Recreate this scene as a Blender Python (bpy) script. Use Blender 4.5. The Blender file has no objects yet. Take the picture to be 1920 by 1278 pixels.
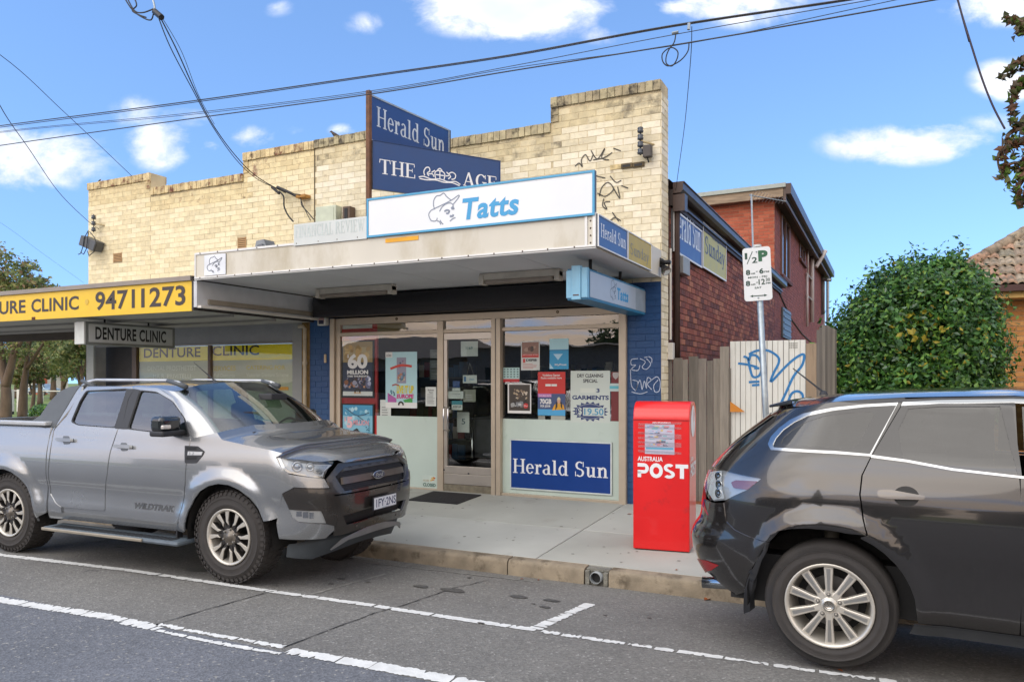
import bpy, math, random
import numpy as np
from math import sin, cos, pi, sqrt, atan2, radians
from mathutils import Vector, Matrix
from mathutils.geometry import delaunay_2d_cdt

# ------------------------------------------------------------------ camera, sky, sun, exposure
sc = bpy.context.scene
COL = sc.collection
FPX, HORIZ, CXP, EYE = 1440.0, 714.0, 960.0, 1.68
YAW = math.atan(705/FPX)
SN, CS = sin(YAW), cos(YAW)
cam_d = bpy.data.cameras.new('camera')
cam = bpy.data.objects.new('camera', cam_d); COL.objects.link(cam)
cam.location = (0, 0, EYE); cam.rotation_euler = (pi/2, 0, YAW)
cam_d.sensor_width = 36; cam_d.lens = FPX/1920*36; cam_d.shift_y = (HORIZ-639)/1920
cam_d.clip_start = .05; cam_d.clip_end = 3000
sc.camera = cam
sc.render.engine = 'CYCLES'
sc.view_settings.view_transform = 'Standard'; sc.view_settings.look = 'None'
sc.view_settings.gamma = 1; sc.view_settings.use_curve_mapping = False
sc.view_settings.exposure = 1.36
sc.cycles.max_bounces = 8; sc.cycles.glossy_bounces = 5; sc.cycles.transparent_max_bounces = 16
SUN_EL = 38.0; SUN_AZ = -158.0      # azimuth of the sun measured from +Y towards +X
sd = bpy.data.lights.new('sun', 'SUN'); sd.energy = .7; sd.angle = radians(58); sd.color = (1, .92, .82)
sun = bpy.data.objects.new('sun', sd); COL.objects.link(sun)
sv = Vector((sin(radians(SUN_AZ))*cos(radians(SUN_EL)), cos(radians(SUN_AZ))*cos(radians(SUN_EL)), sin(radians(SUN_EL))))
sun.rotation_euler = sv.to_track_quat('Z', 'Y').to_euler(); sun.location = sv*50

def lin(h):
    h = h.lstrip('#'); r = []
    for i in (0, 2, 4):
        c = int(h[i:i+2], 16)/255; r.append(c/12.92 if c <= .04045 else ((c+.055)/1.055)**2.4)
    return r

world = bpy.data.worlds.new('World'); sc.world = world; world.use_nodes = True
def build_world():
    nt = world.node_tree; N = nt.nodes; L = nt.links; N.clear()
    def nd(t, **k):
        n = N.new(t)
        for a, b in k.items(): setattr(n, a, b)
        return n
    def mth(op, a, b=None, c=None, clamp=False):
        n = N.new('ShaderNodeMath'); n.operation = op; n.use_clamp = clamp
        for i, v in enumerate((a, b, c)):
            if v is None: continue
            if hasattr(v, 'links'): L.new(v, n.inputs[i])
            else: n.inputs[i].default_value = v
        return n.outputs[0]
    out = nd('ShaderNodeOutputWorld'); bg = nd('ShaderNodeBackground'); L.new(bg.outputs[0], out.inputs[0])
    bg.inputs[1].default_value = 0.14
    sky = nd('ShaderNodeTexSky', sky_type='NISHITA'); sky.sun_disc = False
    sky.sun_elevation = radians(SUN_EL); sky.sun_rotation = radians(SUN_AZ)
    sky.altitude = 0; sky.air_density = 1.0; sky.dust_density = .3; sky.ozone_density = 3.0
    tc = nd('ShaderNodeTexCoord'); sp = nd('ShaderNodeSeparateXYZ'); L.new(tc.outputs['Generated'], sp.inputs[0])
    X, Y, Z = sp.outputs
    zl = mth('ADD', mth('MAXIMUM', Z, 0.0), .21); cs_ = nd('ShaderNodeCombineXYZ'); L.new(X, cs_.inputs[0]); L.new(Y, cs_.inputs[1]); L.new(zl, cs_.inputs[2])
    nv = nd('ShaderNodeVectorMath', operation='NORMALIZE'); L.new(cs_.outputs[0], nv.inputs[0]); L.new(nv.outputs[0], sky.inputs['Vector'])
    # the patch of sky over the shops: tangent-plane coordinates about its compass bearing
    fw = mth('ADD', mth('MULTIPLY', X, -SN), mth('MULTIPLY', Y, CS))
    rt = mth('ADD', mth('MULTIPLY', X, CS), mth('MULTIPLY', Y, SN))
    fwc = mth('MAXIMUM', fw, .05)
    U = mth('DIVIDE', rt, fwc); V = mth('DIVIDE', Z, fwc)
    clouds = [(70,300,150,62,1.0),(10,285,90,50,.9),(300,272,68,50,1.0),(255,212,52,34,.55),(345,222,62,20,.5),(475,256,46,22,.7),(392,277,30,15,.75),(545,245,36,10,.3),
              (642,243,32,13,.6),(960,18,190,62,1.2),(900,-10,150,60,1.2),(1130,65,50,22,.55),(1390,4,150,50,.95),(1270,12,50,18,.7),(1690,272,155,40,1.05),(1760,258,110,38,.85),(1850,235,70,24,.5),
              (1895,150,80,42,.9),(1880,10,120,45,.8),(686,44,42,22,.5),(520,15,32,18,.45),(1870,350,50,15,.3),(1580,-30,100,40,.6)]
    nz = nd('ShaderNodeTexNoise'); nz.inputs['Scale'].default_value = 11; nz.inputs['Detail'].default_value = 12; nz.inputs['Roughness'].default_value = .62; nz.inputs['Distortion'].default_value = .25
    cm = nd('ShaderNodeCombineXYZ'); L.new(mth('MULTIPLY', U, .8), cm.inputs[0]); L.new(mth('MULTIPLY', V, 1.25), cm.inputs[1]); L.new(cm.outputs[0], nz.inputs['Vector'])
    nzv = nz.outputs['Fac']
    nz2 = nd('ShaderNodeTexNoise'); nz2.inputs['Scale'].default_value = 7; nz2.inputs['Detail'].default_value = 4
    L.new(cm.outputs[0], nz2.inputs['Vector'])
    m = None
    for (cx, cy, rx, ry, a) in clouds:
        u0 = (cx-CXP)/FPX; v0 = (HORIZ-cy)/FPX
        du = mth('MULTIPLY', mth('SUBTRACT', U, u0), FPX/rx/1.15); dv = mth('MULTIPLY', mth('SUBTRACT', V, v0), FPX/ry/1.15)
        r2 = mth('ADD', mth('MULTIPLY', du, du), mth('MULTIPLY', dv, dv))
        g = mth('MULTIPLY', mth('SUBTRACT', 1.0, r2, clamp=True), a)
        m = g if m is None else mth('MAXIMUM', m, g)
    d1 = mth('ADD', m, mth('MULTIPLY', mth('SUBTRACT', nzv, .52), 4.2))
    d1 = mth('MULTIPLY', mth('MULTIPLY', d1, 1.2, clamp=True), mth('MULTIPLY', m, 1.8, clamp=True)); d1 = mth('POWER', d1, 1.25)
    d1 = mth('MULTIPLY', d1, mth('GREATER_THAN', fw, .1))
    # everywhere else: broken stratocumulus, thicker towards the setting sun
    ns = nd('ShaderNodeTexNoise'); ns.inputs['Scale'].default_value = 3.2; ns.inputs['Detail'].default_value = 8; ns.inputs['Roughness'].default_value = .6
    zz = mth('ADD', mth('ABSOLUTE', Z), .12)
    cm2 = nd('ShaderNodeCombineXYZ'); L.new(mth('DIVIDE', X, zz), cm2.inputs[0]); L.new(mth('DIVIDE', Y, zz), cm2.inputs[1]); cm2.inputs[2].default_value = 3.3
    mp = nd('ShaderNodeMapping'); mp.inputs['Scale'].default_value = (.30, .42, 1); L.new(cm2.outputs[0], mp.inputs[0]); L.new(mp.outputs[0], ns.inputs['Vector'])
    back = mth('MULTIPLY', mth('ADD', mth('ADD', mth('MULTIPLY', fw, -1.0), .15), mth('MULTIPLY', mth('MAXIMUM', mth('SUBTRACT', Z, .55), 0), 1.2)), 1.8, clamp=True)
    d2 = mth('MULTIPLY', mth('SUBTRACT', ns.outputs['Fac'], .30), 5.0, clamp=True)
    d2 = mth('MULTIPLY', mth('MULTIPLY', d2, back), .9)
    # cloud colours
    shade = nd('ShaderNodeMix', data_type='RGBA')
    L.new(mth('MULTIPLY', mth('SUBTRACT', nz2.outputs['Fac'], .38), 3.0, clamp=True), shade.inputs['Factor'])
    shade.inputs['A'].default_value = (2.6, 2.8, 3.3, 1); shade.inputs['B'].default_value = (3.6, 3.65, 3.8, 1)
    warm = nd('ShaderNodeMix', data_type='RGBA')
    L.new(mth('MULTIPLY', mth('SUBTRACT', ns.outputs['Fac'], .5), 5, clamp=True), warm.inputs['Factor'])
    warm.inputs['A'].default_value = (8.0, 6.0, 4.2, 1); warm.inputs['B'].default_value = (3.6, 3.0, 2.7, 1)
    high = nd('ShaderNodeMix', data_type='RGBA'); L.new(mth('MULTIPLY', mth('SUBTRACT', Z, .12), 2.0, clamp=True), high.inputs['Factor'])
    hi2 = nd('ShaderNodeMix', data_type='RGBA'); L.new(mth('MULTIPLY', mth('SUBTRACT', ns.outputs['Fac'], .42), 4.5, clamp=True), hi2.inputs['Factor']); hi2.inputs['A'].default_value = (6.9, 6.8, 6.7, 1); hi2.inputs['B'].default_value = (2.6, 2.6, 2.7, 1)
    L.new(warm.outputs['Result'], high.inputs['A']); L.new(hi2.outputs['Result'], high.inputs['B'])
    tint = nd('ShaderNodeMix', data_type='RGBA', blend_type='MULTIPLY'); tint.inputs['Factor'].default_value = 1
    L.new(sky.outputs[0], tint.inputs['A']); tint.inputs['B'].default_value = (.77, .86, .94, 1)
    a = nd('ShaderNodeMix', data_type='RGBA'); L.new(d2, a.inputs['Factor']); L.new(tint.outputs['Result'], a.inputs['A']); L.new(high.outputs['Result'], a.inputs['B'])
    b = nd('ShaderNodeMix', data_type='RGBA'); L.new(d1, b.inputs['Factor']); L.new(a.outputs['Result'], b.inputs['A']); L.new(shade.outputs['Result'], b.inputs['B'])
    L.new(b.outputs['Result'], bg.inputs[0])
build_world()
rnd = random.Random(7)

# ------------------------------------------------------------------ helpers: rays, frames
CAMV = Vector((0, 0, EYE))
def ray(px, py):
    r = (px-CXP)/FPX
    return Vector((-SN+CS*r, CS+SN*r, (HORIZ-py)/FPX))
def at_y(px, py, Y): d = ray(px, py); return CAMV+d*(Y/d.y)
def at_x(px, py, X): d = ray(px, py); return CAMV+d*(X/d.x)
def at_z(px, py, Z): d = ray(px, py); return CAMV+d*((Z-EYE)/d.z)
class Frame:
    """a plane in the world: u to the right, v up, n towards the viewer"""
    def __init__(s, o, u, v=(0, 0, 1)):
        s.o = Vector(o); s.u = Vector(u).normalized(); s.v = Vector(v).normalized(); s.n = s.u.cross(s.v)
    def p(s, u, v, d=0): return s.o+s.u*u+s.v*v+s.n*d
    def px(s, x, y):
        d = ray(x, y); t = (s.o-CAMV).dot(s.n)/d.dot(s.n); q = CAMV+d*t-s.o
        return q.dot(s.u), q.dot(s.v)
    def off(s, d): return Frame(s.o+s.n*d, s.u, s.v)
    def rect(s, x0, yt, x1, yb):   # measured along its left edge
        u0, v1 = s.px(x0, yt); _, v0 = s.px(x0, yb); u1, _ = s.px(x1, (yt+yb)/2)
        return u0, u1, v0, v1
def FY(Y): return Frame((0, Y, 0), (1, 0, 0))
def FX(X): return Frame((X, 0, 0), (0, 1, 0))

# ------------------------------------------------------------------ materials
MATS = {}
def M(name, col, rough=.6, metal=0, var=.12, vs=6, bump=0, bs=80, coat=0, spec=.5, emit=0, trans=0, tint2=None, t2s=2, t2=.5, stretch=None, detail=6):
    if name in MATS: return MATS[name]
    c = lin(col) if isinstance(col, str) else col
    m = bpy.data.materials.new(name); m.use_nodes = True; nt = m.node_tree; N = nt.nodes; L = nt.links
    b = N['Principled BSDF']; b.inputs['Roughness'].default_value = rough; b.inputs['Metallic'].default_value = metal
    b.inputs['Specular IOR Level'].default_value = spec; b.inputs['Coat Weight'].default_value = coat; b.inputs['Coat Roughness'].default_value = .04
    b.inputs['Base Color'].default_value = (*c, 1)
    if emit: b.inputs['Emission Color'].default_value = (*c, 1); b.inputs['Emission Strength'].default_value = emit
    g = N.new('ShaderNodeNewGeometry'); pos = g.outputs['Position']
    if stretch:
        mp = N.new('ShaderNodeMapping'); mp.inputs['Scale'].default_value = stretch; L.new(pos, mp.inputs[0]); pos = mp.outputs[0]
    if var:
        n = N.new('ShaderNodeTexNoise'); n.inputs['Scale'].default_value = vs; n.inputs['Detail'].default_value = detail; L.new(pos, n.inputs['Vector'])
        mr = N.new('ShaderNodeMapRange'); mr.inputs[1].default_value = .3; mr.inputs[2].default_value = .7
        mr.inputs[3].default_value = 1-var; mr.inputs[4].default_value = 1+var; L.new(n.outputs[0], mr.inputs[0])
        mx = N.new('ShaderNodeMix'); mx.data_type = 'RGBA'; mx.blend_type = 'MULTIPLY'; mx.inputs['Factor'].default_value = 1
        mx.inputs['A'].default_value = (*c, 1); L.new(mr.outputs[0], mx.inputs['B']); res = mx.outputs['Result']
        if tint2:
            n2 = N.new('ShaderNodeTexNoise'); n2.inputs['Scale'].default_value = t2s; n2.inputs['Detail'].default_value = 8; n2.inputs['Roughness'].default_value = .65; L.new(pos, n2.inputs['Vector'])
            r2 = N.new('ShaderNodeMapRange'); r2.inputs[1].default_value = t2; r2.inputs[2].default_value = t2+.14; L.new(n2.outputs[0], r2.inputs[0])
            m2 = N.new('ShaderNodeMix'); m2.data_type = 'RGBA'; L.new(r2.outputs[0], m2.inputs['Factor']); L.new(res, m2.inputs['A'])
            m2.inputs['B'].default_value = (*(lin(tint2)), 1); res = m2.outputs['Result']
        L.new(res, b.inputs['Base Color'])
        rr = N.new('ShaderNodeMapRange'); rr.inputs[3].default_value = max(.02, rough*.85); rr.inputs[4].default_value = min(1, rough*1.15); L.new(n.outputs[0], rr.inputs[0]); L.new(rr.outputs[0], b.inputs['Roughness'])
    if bump:
        nb = N.new('ShaderNodeTexNoise'); nb.inputs['Scale'].default_value = bs; nb.inputs['Detail'].default_value = 5; L.new(pos, nb.inputs['Vector'])
        bp = N.new('ShaderNodeBump'); bp.inputs['Strength'].default_value = bump; bp.inputs['Distance'].default_value = .01
        L.new(nb.outputs[0], bp.inputs['Height']); L.new(bp.outputs[0], b.inputs['Normal'])
    if trans: b.inputs['Transmission Weight'].default_value = trans
    MATS[name] = m; return m
def glass_mat(name, tint, base_reflect=.08, oneside=False, rough=.0, wav=0.0):
    if name in MATS: return MATS[name]
    m = bpy.data.materials.new(name); m.use_nodes = True; N = m.node_tree.nodes; L = m.node_tree.links; N.clear()
    o = N.new('ShaderNodeOutputMaterial'); tr = N.new('ShaderNodeBsdfTransparent'); tr.inputs[0].default_value = (*tint, 1)
    gl = N.new('ShaderNodeBsdfGlossy'); gl.inputs['Roughness'].default_value = rough; gl.inputs[0].default_value = (1, 1, 1, 1)
    fr = N.new('ShaderNodeLayerWeight'); fr.inputs[0].default_value = .5
    pw = N.new('ShaderNodeMath'); pw.operation = 'POWER'; pw.inputs[1].default_value = 4.0; L.new(fr.outputs['Facing'], pw.inputs[0])
    ad = N.new('ShaderNodeMath'); ad.operation = 'ADD'; ad.use_clamp = True; ad.inputs[1].default_value = base_reflect; L.new(pw.outputs[0], ad.inputs[0])
    gb = N.new('ShaderNodeNewGeometry'); bf = N.new('ShaderNodeMath'); bf.operation = 'MULTIPLY_ADD'; bf.inputs[1].default_value = -1; bf.inputs[2].default_value = 1; L.new(gb.outputs['Backfacing'], bf.inputs[0])
    ml = N.new('ShaderNodeMath'); ml.operation = 'MULTIPLY'; L.new(ad.outputs[0], ml.inputs[0]); L.new(bf.outputs[0], ml.inputs[1])
    mx = N.new('ShaderNodeMixShader'); L.new((ad if oneside is False else ml).outputs[0], mx.inputs[0]); L.new(tr.outputs[0], mx.inputs[1]); L.new(gl.outputs[0], mx.inputs[2])
    if wav:
        g = N.new('ShaderNodeNewGeometry'); nb = N.new('ShaderNodeTexNoise'); nb.inputs['Scale'].default_value = 1.4; L.new(g.outputs['Position'], nb.inputs['Vector'])
        bp = N.new('ShaderNodeBump'); bp.inputs['Strength'].default_value = wav; bp.inputs['Distance'].default_value = .02; L.new(nb.outputs[0], bp.inputs['Height']); L.new(bp.outputs[0], gl.inputs['Normal'])
    L.new(mx.outputs[0], o.inputs[0]); MATS[name] = m; return m

# ------------------------------------------------------------------ objects
OFF = {}
def tag(o, label=None, cat=None, group=None, kind=None):
    if label: o['label'] = label
    if cat: o['category'] = cat
    if group: o['group'] = group
    if kind: o['kind'] = kind
    return o
def thing(name, label, cat, loc=(0, 0, 0), group=None, local=False, rotz=0):
    o = bpy.data.objects.new(name, None); COL.objects.link(o); o.location = loc; o.empty_display_size = .1
    o.rotation_euler = (0, 0, rotz)
    OFF[o.name] = Vector((0, 0, 0)) if local else Vector(loc)
    return tag(o, label, cat, group)
def mesh_obj(name, verts, faces, mat, parent=None, smooth=False, midx=None, loc=None):
    me = bpy.data.meshes.new(name)
    if parent is not None: off = OFF.get(parent.name, Vector((0, 0, 0))); at = None
    else:
        if loc is None:
            a = np.array([tuple(v) for v in verts]); loc = ((a[:, 0].min()+a[:, 0].max())/2, (a[:, 1].min()+a[:, 1].max())/2, a[:, 2].min())
        off = Vector(loc)
    me.from_pydata([(v[0]-off[0], v[1]-off[1], v[2]-off[2]) for v in verts], [], faces)
    for mm in (mat if isinstance(mat, (list, tuple)) else [mat]): me.materials.append(mm)
    if midx is not None: me.polygons.foreach_set('material_index', midx)
    if smooth: me.polygons.foreach_set('use_smooth', [True]*len(me.polygons))
    o = bpy.data.objects.new(name, me); COL.objects.link(o)
    if parent is not None: o.parent = parent
    else: o.location = off
    OFF[o.name] = off
    return o
class MB:
    def __init__(s): s.v = []; s.f = []; s.mi = []; s.m = 0
    def add(s, vs, fs):
        b = len(s.v); s.v += [tuple(x) for x in vs]; s.f += [tuple(b+i for i in f) for f in fs]; s.mi += [s.m]*len(fs); return s
    def box(s, x0, x1, y0, y1, z0, z1):
        return s.add([(x0,y0,z0),(x1,y0,z0),(x1,y1,z0),(x0,y1,z0),(x0,y0,z1),(x1,y0,z1),(x1,y1,z1),(x0,y1,z1)],
                     [(0,3,2,1),(4,5,6,7),(0,1,5,4),(1,2,6,5),(2,3,7,6),(3,0,4,7)])
    def fbox(s, F, u0, u1, v0, v1, d0, d1):
        P = [F.p(u, v, d) for d in (d0, d1) for (u, v) in ((u0, v0), (u1, v0), (u1, v1), (u0, v1))]
        return s.add(P, [(0,3,2,1),(4,5,6,7),(0,1,5,4),(1,2,6,5),(2,3,7,6),(3,0,4,7)])
    def prism(s, F, pts, d0, d1):
        n = len(pts)
        ar = sum(pts[i][0]*pts[(i+1) % n][1]-pts[(i+1) % n][0]*pts[i][1] for i in range(n))
        if ar < 0: pts = pts[::-1]
        P = [F.p(u, v, d0) for u, v in pts]+[F.p(u, v, d1) for u, v in pts]
        fs = [tuple(range(n-1, -1, -1)), tuple(range(n, 2*n))]+[(i, (i+1) % n, n+(i+1) % n, n+i) for i in range(n)]
        return s.add(P, fs)
    def poly(s, pts): return s.add(pts, [tuple(range(len(pts)))])
    def tube(s, pts, r, seg=8, cap=True):
        pts = [Vector(p) for p in pts]; n = len(pts); rs = r if isinstance(r, (list, tuple)) else [r]*n
        vs = []; fs = []; prev = None
        for i, p in enumerate(pts):
            t = (pts[min(i+1, n-1)]-pts[max(i-1, 0)]).normalized()
            if prev is None:
                a = Vector((0, 0, 1)) if abs(t.z) < .9 else Vector((1, 0, 0)); e1 = t.cross(a).normalized()
            else: e1 = (prev-t*prev.dot(t)).normalized()
            prev = e1; e2 = t.cross(e1)
            for k in range(seg):
                an = 2*pi*k/seg; vs.append(p+(e1*cos(an)+e2*sin(an))*rs[i])
        for i in range(n-1):
            for k in range(seg): fs.append((i*seg+k, i*seg+(k+1) % seg, (i+1)*seg+(k+1) % seg, (i+1)*seg+k))
        if cap: fs += [tuple(range(seg-1, -1, -1)), tuple(range((n-1)*seg, n*seg))]
        return s.add(vs, fs)
    def lathe(s, o, axis, prof, seg=24, close=False):
        """prof: list of (distance along axis, radius)"""
        o = Vector(o); ax = Vector(axis).normalized(); a = Vector((0, 0, 1)) if abs(ax.z) < .9 else Vector((1, 0, 0))
        e1 = ax.cross(a).normalized(); e2 = ax.cross(e1); vs = []; fs = []; n = len(prof)
        for (h, r) in prof:
            for k in range(seg):
                an = 2*pi*k/seg; vs.append(o+ax*h+(e1*cos(an)+e2*sin(an))*max(r, 1e-4))
        for i in range(n if close else n-1):
            j = (i+1) % n
            for k in range(seg): fs.append((i*seg+k, i*seg+(k+1) % seg, j*seg+(k+1) % seg, j*seg+k))
        return s.add(vs, fs)
    def build(s, name, mat, parent=None, smooth=False, bevel=0, loc=None):
        o = mesh_obj(name, s.v, s.f, mat, parent, smooth, s.mi, loc)
        if bevel:
            b = o.modifiers.new('bevel', 'BEVEL'); b.width = bevel; b.segments = 2; b.limit_method = 'ANGLE'; b.angle_limit = radians(40)
        return o
def smooth_by_angle(o, deg=40):
    me = o.data; me.polygons.foreach_set('use_smooth', [True]*len(me.polygons))
    try: me.set_sharp_from_angle(angle=radians(deg))
    except Exception: pass
    return o

# ------------------------------------------------------------------ lettering
_tc = {}
def _glyphs(txt, bold, spacing=1.0):
    key = (txt, bold, spacing)
    if key in _tc: return _tc[key]
    c = bpy.data.curves.new('t', 'FONT'); c.body = txt; c.size = 1; c.offset = bold; c.resolution_u = 3; c.space_character = spacing
    o = bpy.data.objects.new('t', c); COL.objects.link(o); bpy.context.view_layer.update()
    me = bpy.data.meshes.new_from_object(o.evaluated_get(bpy.context.evaluated_depsgraph_get()))
    vs = [tuple(v.co) for v in me.vertices]; fs = [tuple(p.vertices) for p in me.polygons]
    bpy.data.objects.remove(o); bpy.data.meshes.remove(me); bpy.data.curves.remove(c)
    _tc[key] = (vs, fs); return _tc[key]
def text(txt, F, u0, u1, v0, v1, mat, parent, bold=.0, shear=0, d=.002, name='lettering', spacing=1.0, mapper=None):
    """text fitted into the rectangle u0..u1, v0..v1 of frame F"""
    vs, fs = _glyphs(txt, bold, spacing)
    xs = [v[0]+shear*v[1] for v in vs]; ys = [v[1] for v in vs]
    x0, x1, y0, y1 = min(xs), max(xs), min(ys), max(ys)
    out = []
    for x, v in zip(xs, vs):
        u = u0+(x-x0)/(x1-x0)*(u1-u0); w = v0+(v[1]-y0)/(y1-y0)*(v1-v0)
        out.append(mapper(u, w) if mapper else F.p(u, w, d))
    return mesh_obj(name, out, fs, mat, parent)
def text_px(txt, F, x0, yt, x1, yb, mat, parent, **k):
    u0, u1, v0, v1 = F.rect(x0, yt, x1, yb); return text(txt, F, u0, u1, v0, v1, mat, parent, **k)

# serif letters drawn from strokes: coordinates in cap-height units
def _ring(cx, cy, rx, ry, tx, ty, a0, a1, n=14):
    q = []
    for i in range(n):
        p = radians(a0+(a1-a0)*i/n); r = radians(a0+(a1-a0)*(i+1)/n)
        q.append([(cx+rx*cos(p), cy+ry*sin(p)), (cx+rx*cos(r), cy+ry*sin(r)), (cx+(rx-tx)*cos(r), cy+(ry-ty)*sin(r)), (cx+(rx-tx)*cos(p), cy+(ry-ty)*sin(p))])
    return q
def _r(x0, y0, x1, y1): return [[(x0, y0), (x1, y0), (x1, y1), (x0, y1)]]
def _q(*p): return [list(p)]
def _l(x0, y0, x1, y1, w): return [[(x0-w/2, y0), (x0+w/2, y0), (x1+w/2, y1), (x1-w/2, y1)]]
T = .15; t = .055
XH = .69
SERIF = {
 'H': (.86, _r(.09,0,.09+T,1)+_r(.62,0,.62+T,1)+_r(.09+T,.48,.62,.48+t)+_r(0,0,.09,t)+_r(.09+T,0,.33,t)+_r(0,1-t,.09,1)+_r(.09+T,1-t,.33,1)+_r(.53,0,.62,t)+_r(.62+T,0,.86,t)+_r(.53,1-t,.62,1)+_r(.62+T,1-t,.86,1)),
 'e': (.56, _ring(.28,.345,.27,.355,.14,.06,25,325)+_r(.13,.36,.53,.36+t)+_ring(.28,.345,.27,.355,.13,.06,2,25,3)),
 'r': (.48, _r(.08,0,.08+T,.66)+_r(0,0,.08,t)+_r(.08+T,0,.32,t)+_r(0,.62,.08,.67)+_ring(.36,.50,.14,.19,.06,.09,40,180,8)+_ring(.385,.56,.075,.09,.075,.09,0,360,10)),
 'a': (.60, _r(.34,.06,.34+T,.5)+_ring(.27,.47,.22,.23,.13,.07,0,150)+_ring(.24,.19,.24,.21,.14,.06,60,330)+_r(.34+T,0,.60,t)+_r(.40,0,.34+T,.06)+_q((.2,.33),(.34,.38),(.34,.44),(.2,.40))),
 'l': (.36, _r(.09,0,.09+T,1)+_r(0,0,.09,t)+_r(.09+T,0,.33,t)+_r(0,.95,.09,1)),
 'd': (.66, _r(.42,0,.42+T,1)+_r(.33,.95,.42,1)+_ring(.27,.345,.26,.355,.14,.07,40,320)+_r(.42+T,0,.66,t)),
 'S': (.66, _ring(.32,.74,.27,.28,.14,.08,40,250)+_ring(.32,.26,.29,.28,.14,.08,-140,78)+_r(.53,.66,.58,1)+_r(.03,0,.08,.34)+_q((.20,.52),(.34,.44),(.40,.50),(.24,.60))),
 'u': (.68, _r(.09,.2,.09+T,.67)+_r(0,.62,.09,.67)+_r(.43,0,.43+T,.67)+_r(.34,.62,.43,.67)+_ring(.27,.2,.18,.22,.14,.08,180,345,9)+_r(.43+T,0,.68,t)),
 'n': (.70, _r(.09,0,.09+T,.67)+_r(0,.62,.09,.67)+_r(0,0,.09,t)+_r(.09+T,0,.31,t)+_r(.45,0,.45+T,.46)+_ring(.39,.46,.21,.24,.15,.09,0,165,9)+_r(.37,0,.45,t)+_r(.45+T,0,.69,t)),
 'y': (.64, _q((.04,.62),(.22,.62),(.38,.1),(.28,-.02))+_q((.50,.62),(.57,.62),(.30,-.18),(.22,-.18))+_r(0,.62,.27,.67)+_r(.42,.62,.64,.67)+_ring(.15,-.2,.12,.09,.1,.07,150,380,8)),
 'T': (.74, _r(.30,0,.30+T,1)+_r(.02,1-t,.30,1)+_r(.30+T,1-t,.72,1)+_q((0,.74),(.04,.74),(.07,1-t),(.02,1-t))+_q((.70,.74),(.74,.74),(.72,1-t),(.67,1-t))+_r(.2,0,.30,t)+_r(.30+T,0,.55,t)),
 'E': (.70, _r(.09,0,.09+T,1)+_r(0,0,.09,t)+_r(0,1-t,.09,1)+_r(.09+T,0,.64,t)+_r(.09+T,1-t,.62,1)+_r(.09+T,.49,.46,.49+t)+_r(.62,0,.67,.26)+_r(.60,.76,.64,1-t)+_r(.46,.4,.5,.64)),
 'A': (.80, _q((.34,1),(.44,1),(.13,t),(.08,t))+_q((.33,.98),(.45,1),(.74,t),(.56,t))+_r(.22,.3,.54,.3+t)+_r(0,0,.22,t)+_r(.46,0,.82,t)),
 'G': (.78, _ring(.40,.5,.38,.51,.16,.07,40,325,18)+_r(.55,.02,.55+T,.40)+_r(.46,.40,.78,.40+t)+_r(.66,.68,.71,.98)),
 'F': (.64, _r(.09,0,.09+T,1)+_r(0,0,.09,t)+_r(.09+T,0,.34,t)+_r(0,1-t,.09,1)+_r(.09+T,1-t,.60,1)+_r(.09+T,.49,.44,.49+t)+_r(.58,.74,.62,1-t)),
 'I': (.34, _r(.09,0,.09+T,1)+_r(0,0,.09,t)+_r(.09+T,0,.33,t)+_r(0,1-t,.09,1)+_r(.09+T,1-t,.33,1)),
 'N': (.84, _r(.10,t,.15,1)+_r(.66,0,.71,1-t)+_q((.10,1),(.26,1),(.71,0),(.60,0))+_r(0,0,.27,t)+_r(.56,1-t,.84,1)+_r(0,1-t,.1,1)),
 'C': (.74, _ring(.40,.5,.38,.51,.16,.07,40,320,18)+_r(.66,.66,.70,.98)),
 'L': (.66, _r(.09,0,.09+T,1)+_r(0,0,.09,t)+_r(.09+T,0,.60,t)+_r(0,1-t,.09,1)+_r(.09+T,1-t,.33,1)+_r(.58,0,.63,.28)),
 'R': (.80, _r(.09,0,.09+T,1)+_r(0,0,.09,t)+_r(.09+T,0,.33,t)+_r(0,1-t,.09,1)+_ring(.36,.74,.28,.26,.15,.06,-90,90,10)+_r(.09+T,1-.06,.36,1)+_r(.09+T,.48,.36,.54)+_q((.36,.5),(.50,.5),(.78,0),(.60,0))),
 'V': (.80, _q((.07,1),(.24,1),(.46,0),(.38,0))+_q((.64,1),(.70,1),(.44,0),(.38,0))+_r(0,1-t,.30,1)+_r(.56,1-t,.8,1)),
 'W': (1.1, _q((.06,1),(.22,1),(.38,0),(.30,0))+_q((.52,1),(.58,1),(.38,0),(.32,0))+_q((.42,1),(.58,1),(.76,0),(.68,0))+_q((.98,1),(1.04,1),(.76,0),(.70,0))+_r(0,1-t,.28,1)+_r(.90,1-t,1.12,1)),
 ' ': (.32, []),
}
def serif(txt, F, u0, u1, v0, v1, mat, parent, d=.002, gap=.05, name='lettering'):
    """v0 baseline, v1 cap height"""
    x = 0; quads = []
    for ch in txt:
        w, q = SERIF[ch]; quads += [[(a+x, b) for a, b in k] for k in q]; x += w+gap
    x -= gap; mb = MB(); sx = (u1-u0)/x; sy = v1-v0
    for i, k in enumerate(quads): mb.poly([F.p(u0+a*sx, v0+b*sy, d+(i % 5)*.00015) for a, b in k])
    return mb.build(name, mat, parent)
def serif_px(txt, F, x0, yt, x1, yb, mat, parent, **k):
    u0, u1, v0, v1 = F.rect(x0, yt, x1, yb); return serif(txt, F, u0, u1, v0, v1, mat, parent, **k)
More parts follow.
